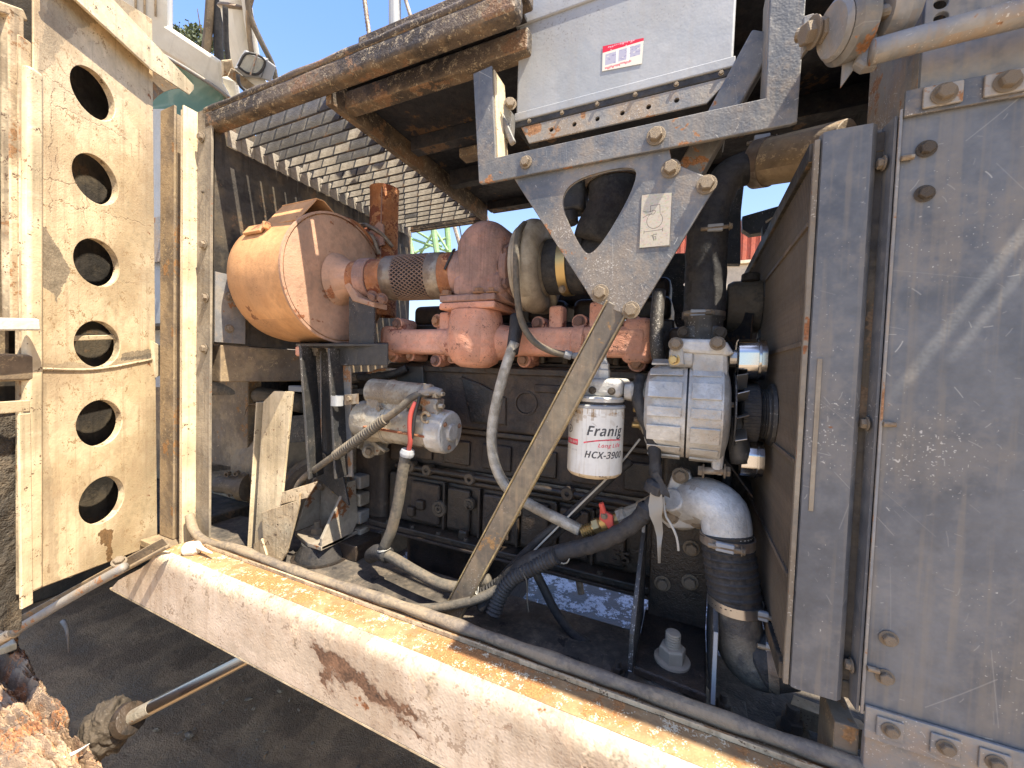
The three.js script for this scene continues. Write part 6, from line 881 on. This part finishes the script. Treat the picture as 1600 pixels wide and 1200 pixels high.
// ------------------------------------------------------------------ engine mounts and brackets
{
  const m = thing('front_engine_mount', 'black steel engine mount with a big stud and nut at the right front', 'engine mount'), bx0 = -0.066, bx1 = 0.046, yb = -0.485;
  obj('base_plate', plate([v(bx0, yb, -0.67), v(bx1 - 0.004, yb, -0.66), v(bx1, yb, -0.85), v(bx0, yb, -0.85)], 0.014, { bevel: 0.003, flip: false }), M.oily, m);
  obj('back_plate', plate([v(bx0 + 0.006, yb, -0.832), v(bx0 + 0.006, -0.285, -0.832), v(0.045, -0.285, -0.832), v(0.045, yb, -0.832)], 0.012, { bevel: 0.002 }), M.oily, m);
  obj('left_web', plate([v(bx0 - 0.002, yb - 0.012, -0.67), v(bx0 - 0.002, yb + 0.05, -0.675), v(bx0 - 0.002, -0.29, -0.8), v(bx0 - 0.002, -0.285, -0.84), v(bx0 - 0.002, yb - 0.012, -0.84)], 0.008, { bevel: 0.0015 }), M.blackPaint, m);
  obj('right_web', plate([v(bx1 + 0.001, yb - 0.012, -0.66), v(bx1 + 0.001, yb + 0.095, -0.672), v(bx1 + 0.001, -0.36, -0.71), v(bx1 + 0.001, -0.33, -0.84), v(bx1 + 0.001, yb - 0.012, -0.84)], 0.008, { bevel: 0.0015 }), M.blackPaint, m);
  for (const wx of [bx0 - 0.006, bx1 + 0.005]) obj('worn_edge', beam(v(wx, yb - 0.011, wx < 0 ? -0.6705 : -0.6605), wx < 0 ? v(wx, -0.29, -0.7985) : v(wx, yb + 0.095, -0.671), 0.006, 0.003, v(0, 0.5, 1), 0.001), M.galv, m);
  for (const [a, b] of [[1080, 856], [1035, 911], [1078, 909]]) bolt(m, zp(a, b, 0.8315), PZ, 0.0112, M.bolt);
  const sp = zp(1050, 1030, 0.715); bolt(m, v(sp.x, yb, sp.z), UP, 0.0215, M.nut, STUD, 'stud');
  const r = thing('front_rubber_mount', 'round rubber mount sandwiched under the front engine mount', 'rubber mount'); obj('rubber', lathe(v(sp.x - 0.002, -0.5445, sp.z + 0.005), UP, [[0, 0], [0, 0.07], [0.012, 0.068], [0.034, 0.052], [0.045, 0.05], [0.045, 0]], 40), M.dustRubber, r);
  obj('washer_plate', lathe(v(sp.x - 0.002, -0.4992, sp.z + 0.005), UP, [[-0.0002, 0], [-0.0002, 0.05], [0.0003, 0.05], [0.0003, 0]], 36), M.steel, r);

  const q = thing('rear_engine_mount', 'dusty grey engine mount bracket with a stud at the left rear', 'engine mount'), y2 = -0.487;
  const xa = -1.02, xb = -0.886, yt = zp(520, 748, 0.835).y;
  obj('base_plate', plate([v(xa, y2, -0.765), v(-0.93, y2, -0.735), v(xb + 0.008, y2, -0.735), v(xb + 0.008, y2, -0.86), v(xa, y2, -0.86)], 0.012, { bevel: 0.002 }), M.mount, q);
  obj('back_plate', plate([v(xa + 0.008, y2, -0.84), v(xa + 0.012, yt, -0.84), v(xb - 0.002, yt, -0.84), v(xb - 0.002, y2, -0.84)], 0.01, { bevel: 0.002 }), M.mount, q);
  obj('left_web', plate([v(xa, y2 + 0.0005, -0.768), v(xa, yt, -0.83), v(xa, yt, -0.85), v(xa, y2 + 0.0005, -0.85)], 0.008, { bevel: 0.0015 }), M.mount, q);
  obj('right_web', plate([v(xb + 0.008, y2 - 0.01, -0.737), v(xb + 0.008, y2 + 0.02, -0.737), v(xb + 0.008, yt + 0.004, -0.822), v(xb + 0.008, yt + 0.004, -0.85), v(xb + 0.008, y2 + 0.03, -0.862), v(xb + 0.008, y2 - 0.006, -0.84), v(xb + 0.008, y2 - 0.012, -0.8)], 0.009, { bevel: 0.0015 }), M.mount, q);
  bolt(q, zp(503, 759, 0.8395), PZ, 0.011, M.bolt); bolt(q, zp(524, 766, 0.8395), PZ, 0.008, M.brass);
  const s2 = zp(493, 845, 0.78); bolt(q, v(s2.x, y2, -0.785), UP, 0.0165, M.bolt, STUD, 'stud');
  const r2 = thing('rear_rubber_mount', 'round black rubber mount under the rear engine mount', 'rubber mount'); obj('rubber', lathe(v(s2.x + 0.02, -0.5445, -0.785), UP, [[0, 0], [0, 0.068], [0.012, 0.066], [0.03, 0.055], [0.044, 0.052], [0.044, 0]], 40), M.rubber, r2);
  obj('lower_washer', lathe(v(s2.x + 0.02, -0.5447, -0.785), UP, [[0, 0.068], [0, 0.078], [0.004, 0.078], [0.004, 0.0685]], 36), M.oily, r2);

  const lb = thing('upright_plate', 'cream folded steel upright plate with a clipped corner left of the engine', 'plate');
  const dz = 0.715;
  obj('broad_face', plate(Z([[411, 628], [428, 611], [457, 612], [441, 770], [425, 885], [396, 875]], dz), 0.006, { holes: [{ c: zp(450, 620, dz), r: 0.003 }, { c: zp(441, 752, dz), r: 0.0035 }] }), M.cream, lb);
  obj('return', beam(zp(411, 628, dz + 0.02), zp(396, 872, dz + 0.02), 0.005, 0.04), M.cream, lb);
  const pb = thing('patch_plate', 'rusty cream patch plate bolted over the foot of the upright plate', 'plate');
  obj('patch', plate(Z([[408, 801], [464, 782], [468, 770], [467, 790], [458, 826], [448, 864], [434, 886], [408, 872], [411, 840]], 0.705), 0.005, { holes: [{ c: zp(434, 820, 0.705), r: 0.0045 }] }), M.creamWorn, pb);
  obj('wing', plate(Z([[441, 769], [496, 752], [480, 778], [438, 788]], 0.712), 0.004, { holes: [{ c: zp(464, 768, 0.712), r: 0.003 }] }), M.creamWorn, pb); obj('angle_piece', plate(Z([[396, 850], [408, 842], [416, 868], [408, 876], [396, 872]], 0.70), 0.006), M.creamWorn, pb);
  const py = thing('hydraulic_pump', 'dusty hydraulic pump with a flanged port in the dark left compartment', 'pump');
  const pc = zp(400, 735, 0.98); obj('body', lathe(v(pc.x - 0.55, pc.y + 0.02, -1.05), PX, [[0, 0], [0, 0.11], [0.15, 0.12], [0.3, 0.12], [0.31, 0.105], [0.42, 0.1], [0.5, 0.13], [0.56, 0.17], [0.7, 0.18], [0.7, 0]], 36), M.tan, py);
  obj('valve_block', box(pc.x - 0.3, pc.x + 0.06, pc.y - 0.07, pc.y + 0.04, -0.96, -0.9, 0.012), M.tan, py);
  const pp = zp(370, 760, 0.86); obj('port', lathe(v(pp.x + 0.04, pp.y, -0.88), v(-1, 0.02, 0.35), [[0, 0], [0, 0.05], [0.025, 0.05], [0.03, 0.036], [0.07, 0.034], [0.08, 0.03], [0.12, 0.03], [0.12, 0]], 26), M.tan, py);
  for (const [x, y] of [[355, 741], [369, 740], [360, 773], [373, 772]]) obj('cap_screw', lathe(zp(x, y, 0.84), v(0.6, 0, 1), [[-0.012, 0], [-0.012, 0.0085], [0.006, 0.0085], [0.006, 0.0045], [0, 0.0045], [0, 0]], 16), M.bolt, py);
  const sp2 = thing('suction_pipe', 'dusty grey suction pipe crossing the dark left compartment', 'pipe');
  obj('pipe', tube([zp(300, 600, 0.9), zp(345, 606, 0.92), zp(400, 617, 0.94), zp(480, 632, 0.98)], 0.033, { rad: 22, step: 0.02 }), M.dustRubber, sp2); obj('sleeve', tube([zp(322, 602, 0.91), zp(341, 605, 0.918)], 0.036, { rad: 22 }), M.dustRubber, sp2);
  const bh = thing('bell_housing', 'dark round bell housing behind the cream upright plate', 'housing'); const bc = zp(505, 775, 1.0); obj('ring', lathe(bc, v(0.85, 0, 0.5), [[-0.1, 0], [-0.1, 0.13], [-0.02, 0.14], [0, 0.135], [0.01, 0.12], [0.012, 0.1], [0, 0.09], [0, 0]], 40), M.tan, bh);
  obj('cap_bar', box(zp(450, 605, 0.86).x, zp(482, 605, 0.86).x, zp(460, 612, 0.86).y, zp(460, 603, 0.86).y, -0.9, -0.86, 0.003), M.galv, bh); obj('side_block', plate(Z([[455, 650], [478, 648], [482, 690], [452, 692]], 0.92), 0.05), M.blackPaint, bh);
  const jb = thing('sensor_plug', 'small brass sensor plug with a loose wire in the left compartment', 'sensor'); const jp = zp(404, 632, 0.86); obj('plug', lathe(jp, v(0.5, 0, 1), [[-0.03, 0], [-0.03, 0.012], [0, 0.012], [0.006, 0.008], [0.006, 0]], 8), M.bolt, jb); obj('lead', tube([jp, zp(390, 632, 0.85), zp(384, 642, 0.85), zp(382, 648, 0.85)], 0.002, { rad: 6 }), M.bolt, jb);
}

// ------------------------------------------------------------------ hoses and cables
{
  const run = (name, part, label, cat, list, r, m, opt) => { const t = thing(name, label, cat); obj(part, tube(list.map(([a, b, d]) => zp(a, b, d)), r, opt), m, t); return t; };
  const braid = mat({ base: [0.52, 0.48, 0.4], alt: [0.42, 0.38, 0.3], dirt: [0.1, 0.08, 0.06], grime: 0.4, rough: [0.35, 0.6], metal: 0.35, bump: 0.001, tile: 0.08 });
  const bh = run('drain_hose', 'hose', 'long braided grey hose hanging from the manifold to the red handled valve', 'hose', [[804, 535, 0.8], [793, 565, 0.79], [779, 615, 0.78], [770, 660, 0.775], [769, 700, 0.77], [778, 738, 0.77], [800, 770, 0.77], [840, 795, 0.765], [880, 815, 0.76], [907, 829, 0.755]], 0.0118, braid, { rad: 18, step: 0.006 });
  obj('boot', tube([[808, 495, 0.83], [806, 515, 0.815], [800, 552, 0.797]].map(([a, b, d]) => zp(a, b, d)), (d, t) => 0.0165 - 0.003 * t, { rad: 14 }), M.rubber, bh);
  const of = run('oil_feed_hose', 'hose', 'thin brown oil feed hose looping over the compressor housing', 'hose', [[820, 350, 0.8], [811, 362, 0.77], [807, 400, 0.755], [808, 460, 0.76], [816, 505, 0.77], [834, 533, 0.78], [862, 549, 0.79], [893, 556, 0.8]], 0.0072, M.dustRubber, { rad: 12, step: 0.006 });
  obj('fitting', fuse(rod(zp(882, 553, 0.795), zp(893, 556, 0.8), 0.009, 12), rod(zp(893, 556, 0.8), zp(912, 555, 0.81), 0.0065, 10)), M.galv, of);
  const sc = run('starter_cable', 'cable', 'thick grey starter cable sweeping up left to right in ribbed conduit', 'cable', [[456, 782, 0.74], [470, 752, 0.74], [500, 728, 0.735], [540, 700, 0.73], [590, 663, 0.73], [625, 638, 0.735], [645, 620, 0.745], [672, 612, 0.77]], 0.0088, M.dustRubber, { rad: 14 });
  obj('conduit', tube([[524, 712, 0.731], [560, 686, 0.7295], [602, 655, 0.73]].map(([a, b, d]) => zp(a, b, d)), ribs(0.0132, 0.0085, 0.24), { rad: 16, step: 0.0018 }), M.dustRubber, sc);
  obj('lug', fuse(tube([zp(655, 615, 0.755), zp(676, 610, 0.768), zp(690, 614, 0.775)], 0.0095, { rad: 10 }), rod(zp(668, 600, 0.765), zp(668, 618, 0.765), 0.01, 12)), M.greyDust, sc);
  run('red_wire', 'wire', 'short red wire running down the starter motor', 'wire', [[650, 628, 0.74], [642, 645, 0.735], [640, 665, 0.735], [641, 690, 0.74], [638, 706, 0.745]], 0.0058, M.wireRed, { rad: 10 });
  run('black_wire', 'wire', 'thin black wire beside the red wire on the starter', 'wire', [[656, 620, 0.742], [648, 650, 0.738], [644, 680, 0.74], [636, 708, 0.745]], 0.0042, M.wire, { rad: 8 });
  const bc = run('battery_cable', 'cable', 'dusty battery cable hanging from the starter and bending along the floor', 'cable', [[634, 712, 0.745], [628, 745, 0.745], [622, 785, 0.745], [611, 830, 0.745], [600, 856, 0.745]], 0.0135, M.dustRubber, { rad: 16 });
  obj('lower_run', tube([[592, 862, 0.75], [615, 872, 0.745], [650, 893, 0.735], [690, 913, 0.73], [730, 918, 0.735], [765, 906, 0.74]].map(([a, b, d]) => zp(a, b, d)), 0.0125, { rad: 16 }), M.dustRubber, bc);
  obj('collar', lathe(zp(637, 705, 0.745), v(-0.2, -1, 0), [[-0.004, 0], [-0.004, 0.015], [0.004, 0.018], [0.012, 0.016], [0.014, 0]], 14), M.galv, bc); obj('boot', tube([[580, 868, 0.765], [592, 862, 0.752], [606, 868, 0.747]].map(([a, b, d]) => zp(a, b, d)), 0.019, { rad: 16 }), M.rubber, bc);
  obj('cable_tie', lathe(zp(600, 858, 0.746), v(0.3, -1, 0), [[-0.002, 0.0145], [-0.002, 0.016], [0.002, 0.016], [0.002, 0.0145]], 20), M.paleWire, bc);
  run('floor_cable', 'cable', 'grey cable lying along the floor behind the seal', 'cable', [[575, 945, 0.655], [620, 947, 0.66], [660, 951, 0.665], [705, 946, 0.675], [760, 930, 0.69], [800, 905, 0.71]], 0.0095, M.dustRubber, { rad: 12 });
  const hn = run('wiring_harness', 'harness', 'thick taped black wiring harness rising to the alternator', 'harness', [[752, 948, 0.70], [775, 925, 0.705], [800, 898, 0.71], [830, 875, 0.715], [880, 862, 0.72], [935, 848, 0.72], [980, 825, 0.715], [1010, 798, 0.712], [1026, 772, 0.715], [1024, 735, 0.72], [1022, 700, 0.72], [1014, 672, 0.722], [1001, 640, 0.725], [996, 612, 0.735], [1000, 590, 0.76]], (d, t) => 0.0148 - 0.0045 * sm(0.58, 0.68, t) + 0.0007 * Math.sin(d * 210), M.rubber, { rad: 18, step: 0.003 });
  for (const [a, b, r] of [[1024, 762, 0.018], [1010, 798, 0.0175]]) obj('tape_wrap', lathe(zp(a, b, 0.713), v(0.3, 1, 0), [[-0.012, 0.01], [-0.008, r], [0.006, r], [0.013, 0.012]], 18), M.rubber, hn);
  const cd = (label, list, r) => run('corrugated_conduit', 'conduit', label, 'conduit', list, ribs(r, 0.0075, 0.14), M.rubber, { rad: 18, step: 0.0018 });
  cd('black corrugated conduit bending down into the floor gap beside the brace', [[770, 962, 0.68], [782, 930, 0.695], [800, 905, 0.70], [830, 888, 0.705], [870, 868, 0.708]], 0.0155);
  cd('second black corrugated conduit curving behind the harness over the floor', [[715, 950, 0.70], [750, 930, 0.71], [785, 908, 0.72], [815, 888, 0.725]], 0.0125);
  run('diagonal_wire', 'wire', 'black cable rising diagonally behind the oil filter', 'cable', [[765, 925, 0.74], [800, 885, 0.75], [840, 845, 0.765], [900, 795, 0.78], [950, 750, 0.79], [985, 720, 0.80]], 0.0085, M.rubber, { rad: 12 });
  run('thin_wire', 'wire', 'thin pale grey wire running up to the alternator terminal', 'wire', [[780, 915, 0.735], [850, 845, 0.755], [905, 790, 0.765], [960, 735, 0.77], [1000, 686, 0.765]], 0.0022, M.paleWire, { rad: 6 });
  run('second_wire', 'wire', 'black cable crossing the crankcase under the drain hose', 'cable', [[760, 930, 0.76], [815, 880, 0.775], [870, 835, 0.79], [905, 800, 0.80]], 0.0072, M.rubber, { rad: 10 });
  run('hanging_cable', 'cable', 'black cable hanging into the gap above the oily belly plate', 'cable', [[835, 890, 0.75], [850, 920, 0.76], [868, 955, 0.77], [895, 990, 0.78], [920, 1005, 0.79]], 0.009, M.rubber, { rad: 12 });
  run('cable_tie', 'tie', 'white cable tie with a loose tail round the floor cables', 'cable tie', [[735, 938, 0.69], [745, 930, 0.685], [748, 905, 0.684], [744, 930, 0.684], [765, 928, 0.688]], 0.0012, M.pale, { rad: 6 });
  run('cable_tie', 'tie', 'long grey cable tie tail below the corrugated conduit', 'cable tie', [[812, 888, 0.692], [822, 905, 0.69], [824, 940, 0.695], [826, 956, 0.698]], 0.0015, M.dustRubber, { rad: 6 });
  run('wire_loop', 'wire', 'small pale wire loop on the pan flange', 'wire', [[870, 878, 0.80], [885, 880, 0.79], [890, 870, 0.79], [886, 862, 0.8]], 0.0015, M.pale, { rad: 6 });
  // torn tape and the stray strands below the harness joint
  const tp = thing('torn_tape', 'torn silver tape hanging from the harness joint above the mount', 'tape');
  const P = (a, b, d) => zp(a, b, d), sheet = (l, m, n) => { const pos = [], idx = []; l.forEach(([a, b, c, d], i) => { const p = P(a, b, 0.695 + 0.006 * Math.sin(i * 2.1)), q = P(c, d, 0.70 - 0.006 * Math.sin(i * 1.7)); pos.push(p.x, p.y, p.z, q.x, q.y, q.z); if (i) { const k = i * 2; idx.push(k - 2, k - 1, k, k - 1, k + 1, k); } }); const g = new THREE.BufferGeometry(); g.setAttribute('position', new THREE.Float32BufferAttribute(pos, 3)); g.setIndex(idx); g.computeVertexNormals(); m.side = THREE.DoubleSide; obj(n, g, m, tp); };
  sheet([[1016, 770, 1034, 768], [1013, 790, 1036, 790], [1015, 806, 1034, 808], [1022, 822, 1036, 832], [1026, 838, 1034, 846], [1027, 856, 1033, 857], [1028, 880, 1032, 880]], M.tape, 'strip'); sheet([[1018, 740, 1028, 738], [1030, 758, 1046, 770], [1032, 772, 1047, 778]], M.rubber, 'flap');
  run('stray_strand', 'wire', 'single grey wire strand curling below the coolant inlet', 'wire', [[1036, 775, 0.72], [1040, 806, 0.715], [1050, 822, 0.71], [1058, 842, 0.71], [1060, 860, 0.712]], 0.0022, M.paleWire, { rad: 6 });
  // ball valve
  const b = thing('drain_valve', 'brass drain valve with a red lever between hose and coolant elbow', 'valve'), a0 = zp(910, 831, 0.752), a1 = zp(1045, 780, 0.765), dd = a1.clone().sub(a0).normalize(), L = a1.distanceTo(a0), q = (t) => a0.clone().addScaledVector(dd, t * L);
  obj('hose_barb', lathe(q(0), dd, [[0, 0], ...Array.from({ length: 10 }, (_, i) => [i * 0.0025, i % 2 ? 0.0095 : 0.012]), [0.027, 0.01], [0.027, 0]], 18), M.brass, b);
  obj('body', fuse(hexPrism(0.016, 0, 0.014).applyQuaternion(new THREE.Quaternion().setFromUnitVectors(UP, dd)).translate(...q(0.15).toArray()), lathe(q(0.23), dd, [[0, 0], [0, 0.0125], [0.012, 0.017], [0.025, 0.0125], [0.04, 0.0125], [0.04, 0]], 22)), M.brass, b);
  obj('nipple', fuse(hexPrism(0.018, 0, 0.016).applyQuaternion(new THREE.Quaternion().setFromUnitVectors(UP, dd)).translate(...q(0.44).toArray()), lathe(q(0.54), dd, [[0, 0], [0, 0.0145], [0.025, 0.0145], [0.026, 0.012], [0.045, 0.013], [0.045, 0]], 20)), M.cast, b);
  obj('outlet_sleeve', lathe(q(0.68), dd, [[0, 0], [0, 0.016], [0.04, 0.019], [0.05, 0.018], [0.05, 0]], 22), M.creamWorn, b);
  const hv = zp(944, 806, 0.733); obj('lever', fuse(plate([[936, 787], [941, 785], [945, 799], [957, 806], [959, 824], [951, 828], [945, 818], [936, 812], [937, 801]].map(([x, y]) => zp(x, y, 0.732)), 0.008, { bevel: 0.002 }), rod(zp(939, 786, 0.732), zp(944, 802, 0.734), 0.005, 10)), M.redPaint, b);
  bolt(b, zp(944, 806, 0.7315), PZ, 0.0048, M.bolt); obj('stem', rod(hv, hv.clone().add(v(0, -0.004, -0.02)), 0.007, 12), M.brass, b);
  // throttle cable and wires by the manifold
  const tc = run('throttle_linkage', 'cable', 'black sleeved throttle cable above the starter motor', 'cable', [[553, 590, 0.86], [585, 588, 0.86], [618, 583, 0.86], [635, 575, 0.87]], 0.0105, M.rubber, { rad: 12 }); obj('end', rod(zp(547, 591, 0.86), zp(562, 589, 0.86), 0.015, 8), M.boltDark, tc); obj('bracket', plate(Z([[548, 608], [574, 607], [574, 616], [548, 617]], 0.87), 0.02), M.blackPaint, tc); obj('second_sleeve', tube([zp(572, 586, 0.86), zp(595, 578, 0.86), zp(620, 578, 0.87)], 0.005, { rad: 8 }), M.greyDust, tc);
  const rl = thing('relay_box', 'small black relay box above the starter motor', 'box'); obj('box', plate(Z([[620, 572], [660, 572], [662, 602], [640, 603], [620, 600]], 0.885), 0.02, { bevel: 0.003 }), M.blackPaint, rl);
}

// ------------------------------------------------------------------ below the sill: ram, clod of mud, caked track shoe
{
  const c = thing('hydraulic_ram', 'chromed hydraulic ram rod in the shade under the sill', 'hydraulic ram'); const p0 = zp(208, 1120, 0.5), p1 = zp(405, 1018, 0.62);
  obj('rod', rod(p0, p1, 0.0165, 26, 0.02), M.chrome, c); obj('worn_end', rod(p0, p0.clone().lerp(p1, 0.16), 0.017, 26, 0.02), M.cast, c);
  const cl = thing('muddy_ram_eye', 'lumpy mud caked eye at the near end of the hydraulic ram', 'ram eye'), R = rng(44);
  const g = new THREE.SphereGeometry(0.075, 60, 44), p = g.attributes.position; const ce = zp(166, 1136, 0.47);
  for (let i = 0; i < p.count; i++) { const x = p.getX(i), y = p.getY(i), z = p.getZ(i), k = 1 + 0.55 * (NA[(Math.floor((y + 2) * 1300) & MASK) * S + (Math.floor((x + z + 3) * 900) & MASK)] - 0.5) + 0.35 * (NC[(Math.floor((y + 2) * 700) & MASK) * S + (Math.floor((x - z + 3) * 700) & MASK)] - 0.5); p.setXYZ(i, x * k * 0.8, y * k * 1.05, z * k * 0.8); }
  g.computeVertexNormals(); obj('mud_lump', g.translate(ce.x, ce.y, ce.z), M.grimy, cl);
  const dn2 = p1.clone().sub(p0).normalize(); obj('collar', lathe(p0.clone().addScaledVector(dn2, -0.03), dn2, [[0, 0], [0, 0.034], [0.012, 0.04], [0.026, 0.036], [0.03, 0.02], [0.03, 0]], 22), M.oily, cl);
  // caked track shoe in the sun
  const t = thing('track_shoe', 'sunlit crawler track caked with layered rusty mud at lower left', 'track'), nx = 150, nz = 110, y0 = -0.82;
  const pos = [], idx = [], E = [[-40, 985], [22, 992], [52, 1040], [62, 1080], [88, 1108], [108, 1150], [132, 1180], [160, 1215], [190, 1260]].map(([a, b]) => yp(a, b, y0)), ev = (u) => { const f = u * (E.length - 1), i = Math.min(E.length - 2, Math.floor(f)); return E[i].clone().lerp(E[i + 1], f - i); }, out = v(-0.9, 0, 0.25);
  const N1 = (F, x, z) => F[(Math.floor(x) & MASK) * S + (Math.floor(z) & MASK)];
  for (let j = 0; j <= nz; j++) for (let i = 0; i <= nx; i++) { const e = ev(i / nx), w = j / nz, q = e.clone().addScaledVector(out, w * w * 0.9 + (w ? 0 : 0) - 0.03 * (N1(NC, i * 3.1, 60) - 0.5) * 2.4); const lay = 0.055 * (N1(NV, 300 + w * 90, (e.z + 3) * 420 + w * 120) - 0.5) + 0.05 * (N1(NA, i * 4.2, j * 5.1) - 0.5) + 0.03 * (N1(NC, i * 4.5, j * 4.5) - 0.5); pos.push(q.x, q.y + lay * Math.min(1, w * 8 + 0.25), q.z); }
  for (let i = 0; i <= nx; i++) { const k = i * 3; pos.push(pos[k] - 0.02, pos[k + 1] - 0.05 - 0.03 * N1(NC, i * 5, 9), pos[k + 2]); } for (let i = 0; i <= nx; i++) { const k = i * 3; pos.push(pos[k] - 0.1, pos[k + 1] - 0.3, pos[k + 2]); }
  for (let j = 0; j < nz; j++) for (let i = 0; i < nx; i++) { const a = j * (nx + 1) + i, b = a + nx + 1; idx.push(a, b, a + 1, a + 1, b, b + 1); }
  const s0 = (nz + 1) * (nx + 1); for (let i = 0; i < nx; i++) { idx.push(i, i + 1, s0 + i, i + 1, s0 + i + 1, s0 + i, s0 + i, s0 + i + 1, s0 + nx + 1 + i, s0 + i + 1, s0 + nx + 2 + i, s0 + nx + 1 + i); }
  const mg = new THREE.BufferGeometry(); mg.setAttribute('position', new THREE.Float32BufferAttribute(pos, 3)); mg.setIndex(idx); mg.computeVertexNormals(); obj('mud_crust', mg, M.mud, t);
  obj('bright_lug', plate([[-30, 1003], [20, 992], [26, 1004], [10, 1010], [-30, 1022]].map(([a, b]) => yp(a, b, y0 + 0.05)), 0.02, { bevel: 0.004 }), M.cream, t);
  const str = thing('straw_blade', 'pale dry straw blade stuck to the edge of the muddy track', 'straw'); obj('blade', tube([yp(98, 1185, y0 + 0.03), yp(118, 1176, y0 + 0.03), yp(140, 1162, y0 + 0.05)], (d, q) => 0.004 * (1 - q) + 0.0008, { rad: 5 }), M.pale, str);
  const dr = thing('hanging_drip', 'pale thin icicle of mud hanging in the shade below the stay tube', 'drip'); obj('drip', tube([zp(98, 970, 0.5), zp(104, 982, 0.5), zp(107, 1020, 0.5)], (d, q) => 0.006 * (1 - q) + 0.0006, { rad: 7 }), M.slat, dr);
}

// ------------------------------------------------------------------ every thing's origin goes to the middle of its base
for (const o of allThings) {
  const b = new THREE.Box3().setFromObject(o), c = v((b.min.x + b.max.x) / 2, b.min.y, (b.min.z + b.max.z) / 2);
  o.position.copy(c); for (const k of o.children) k.position.sub(c);
}
renderer.render(scene, camera);
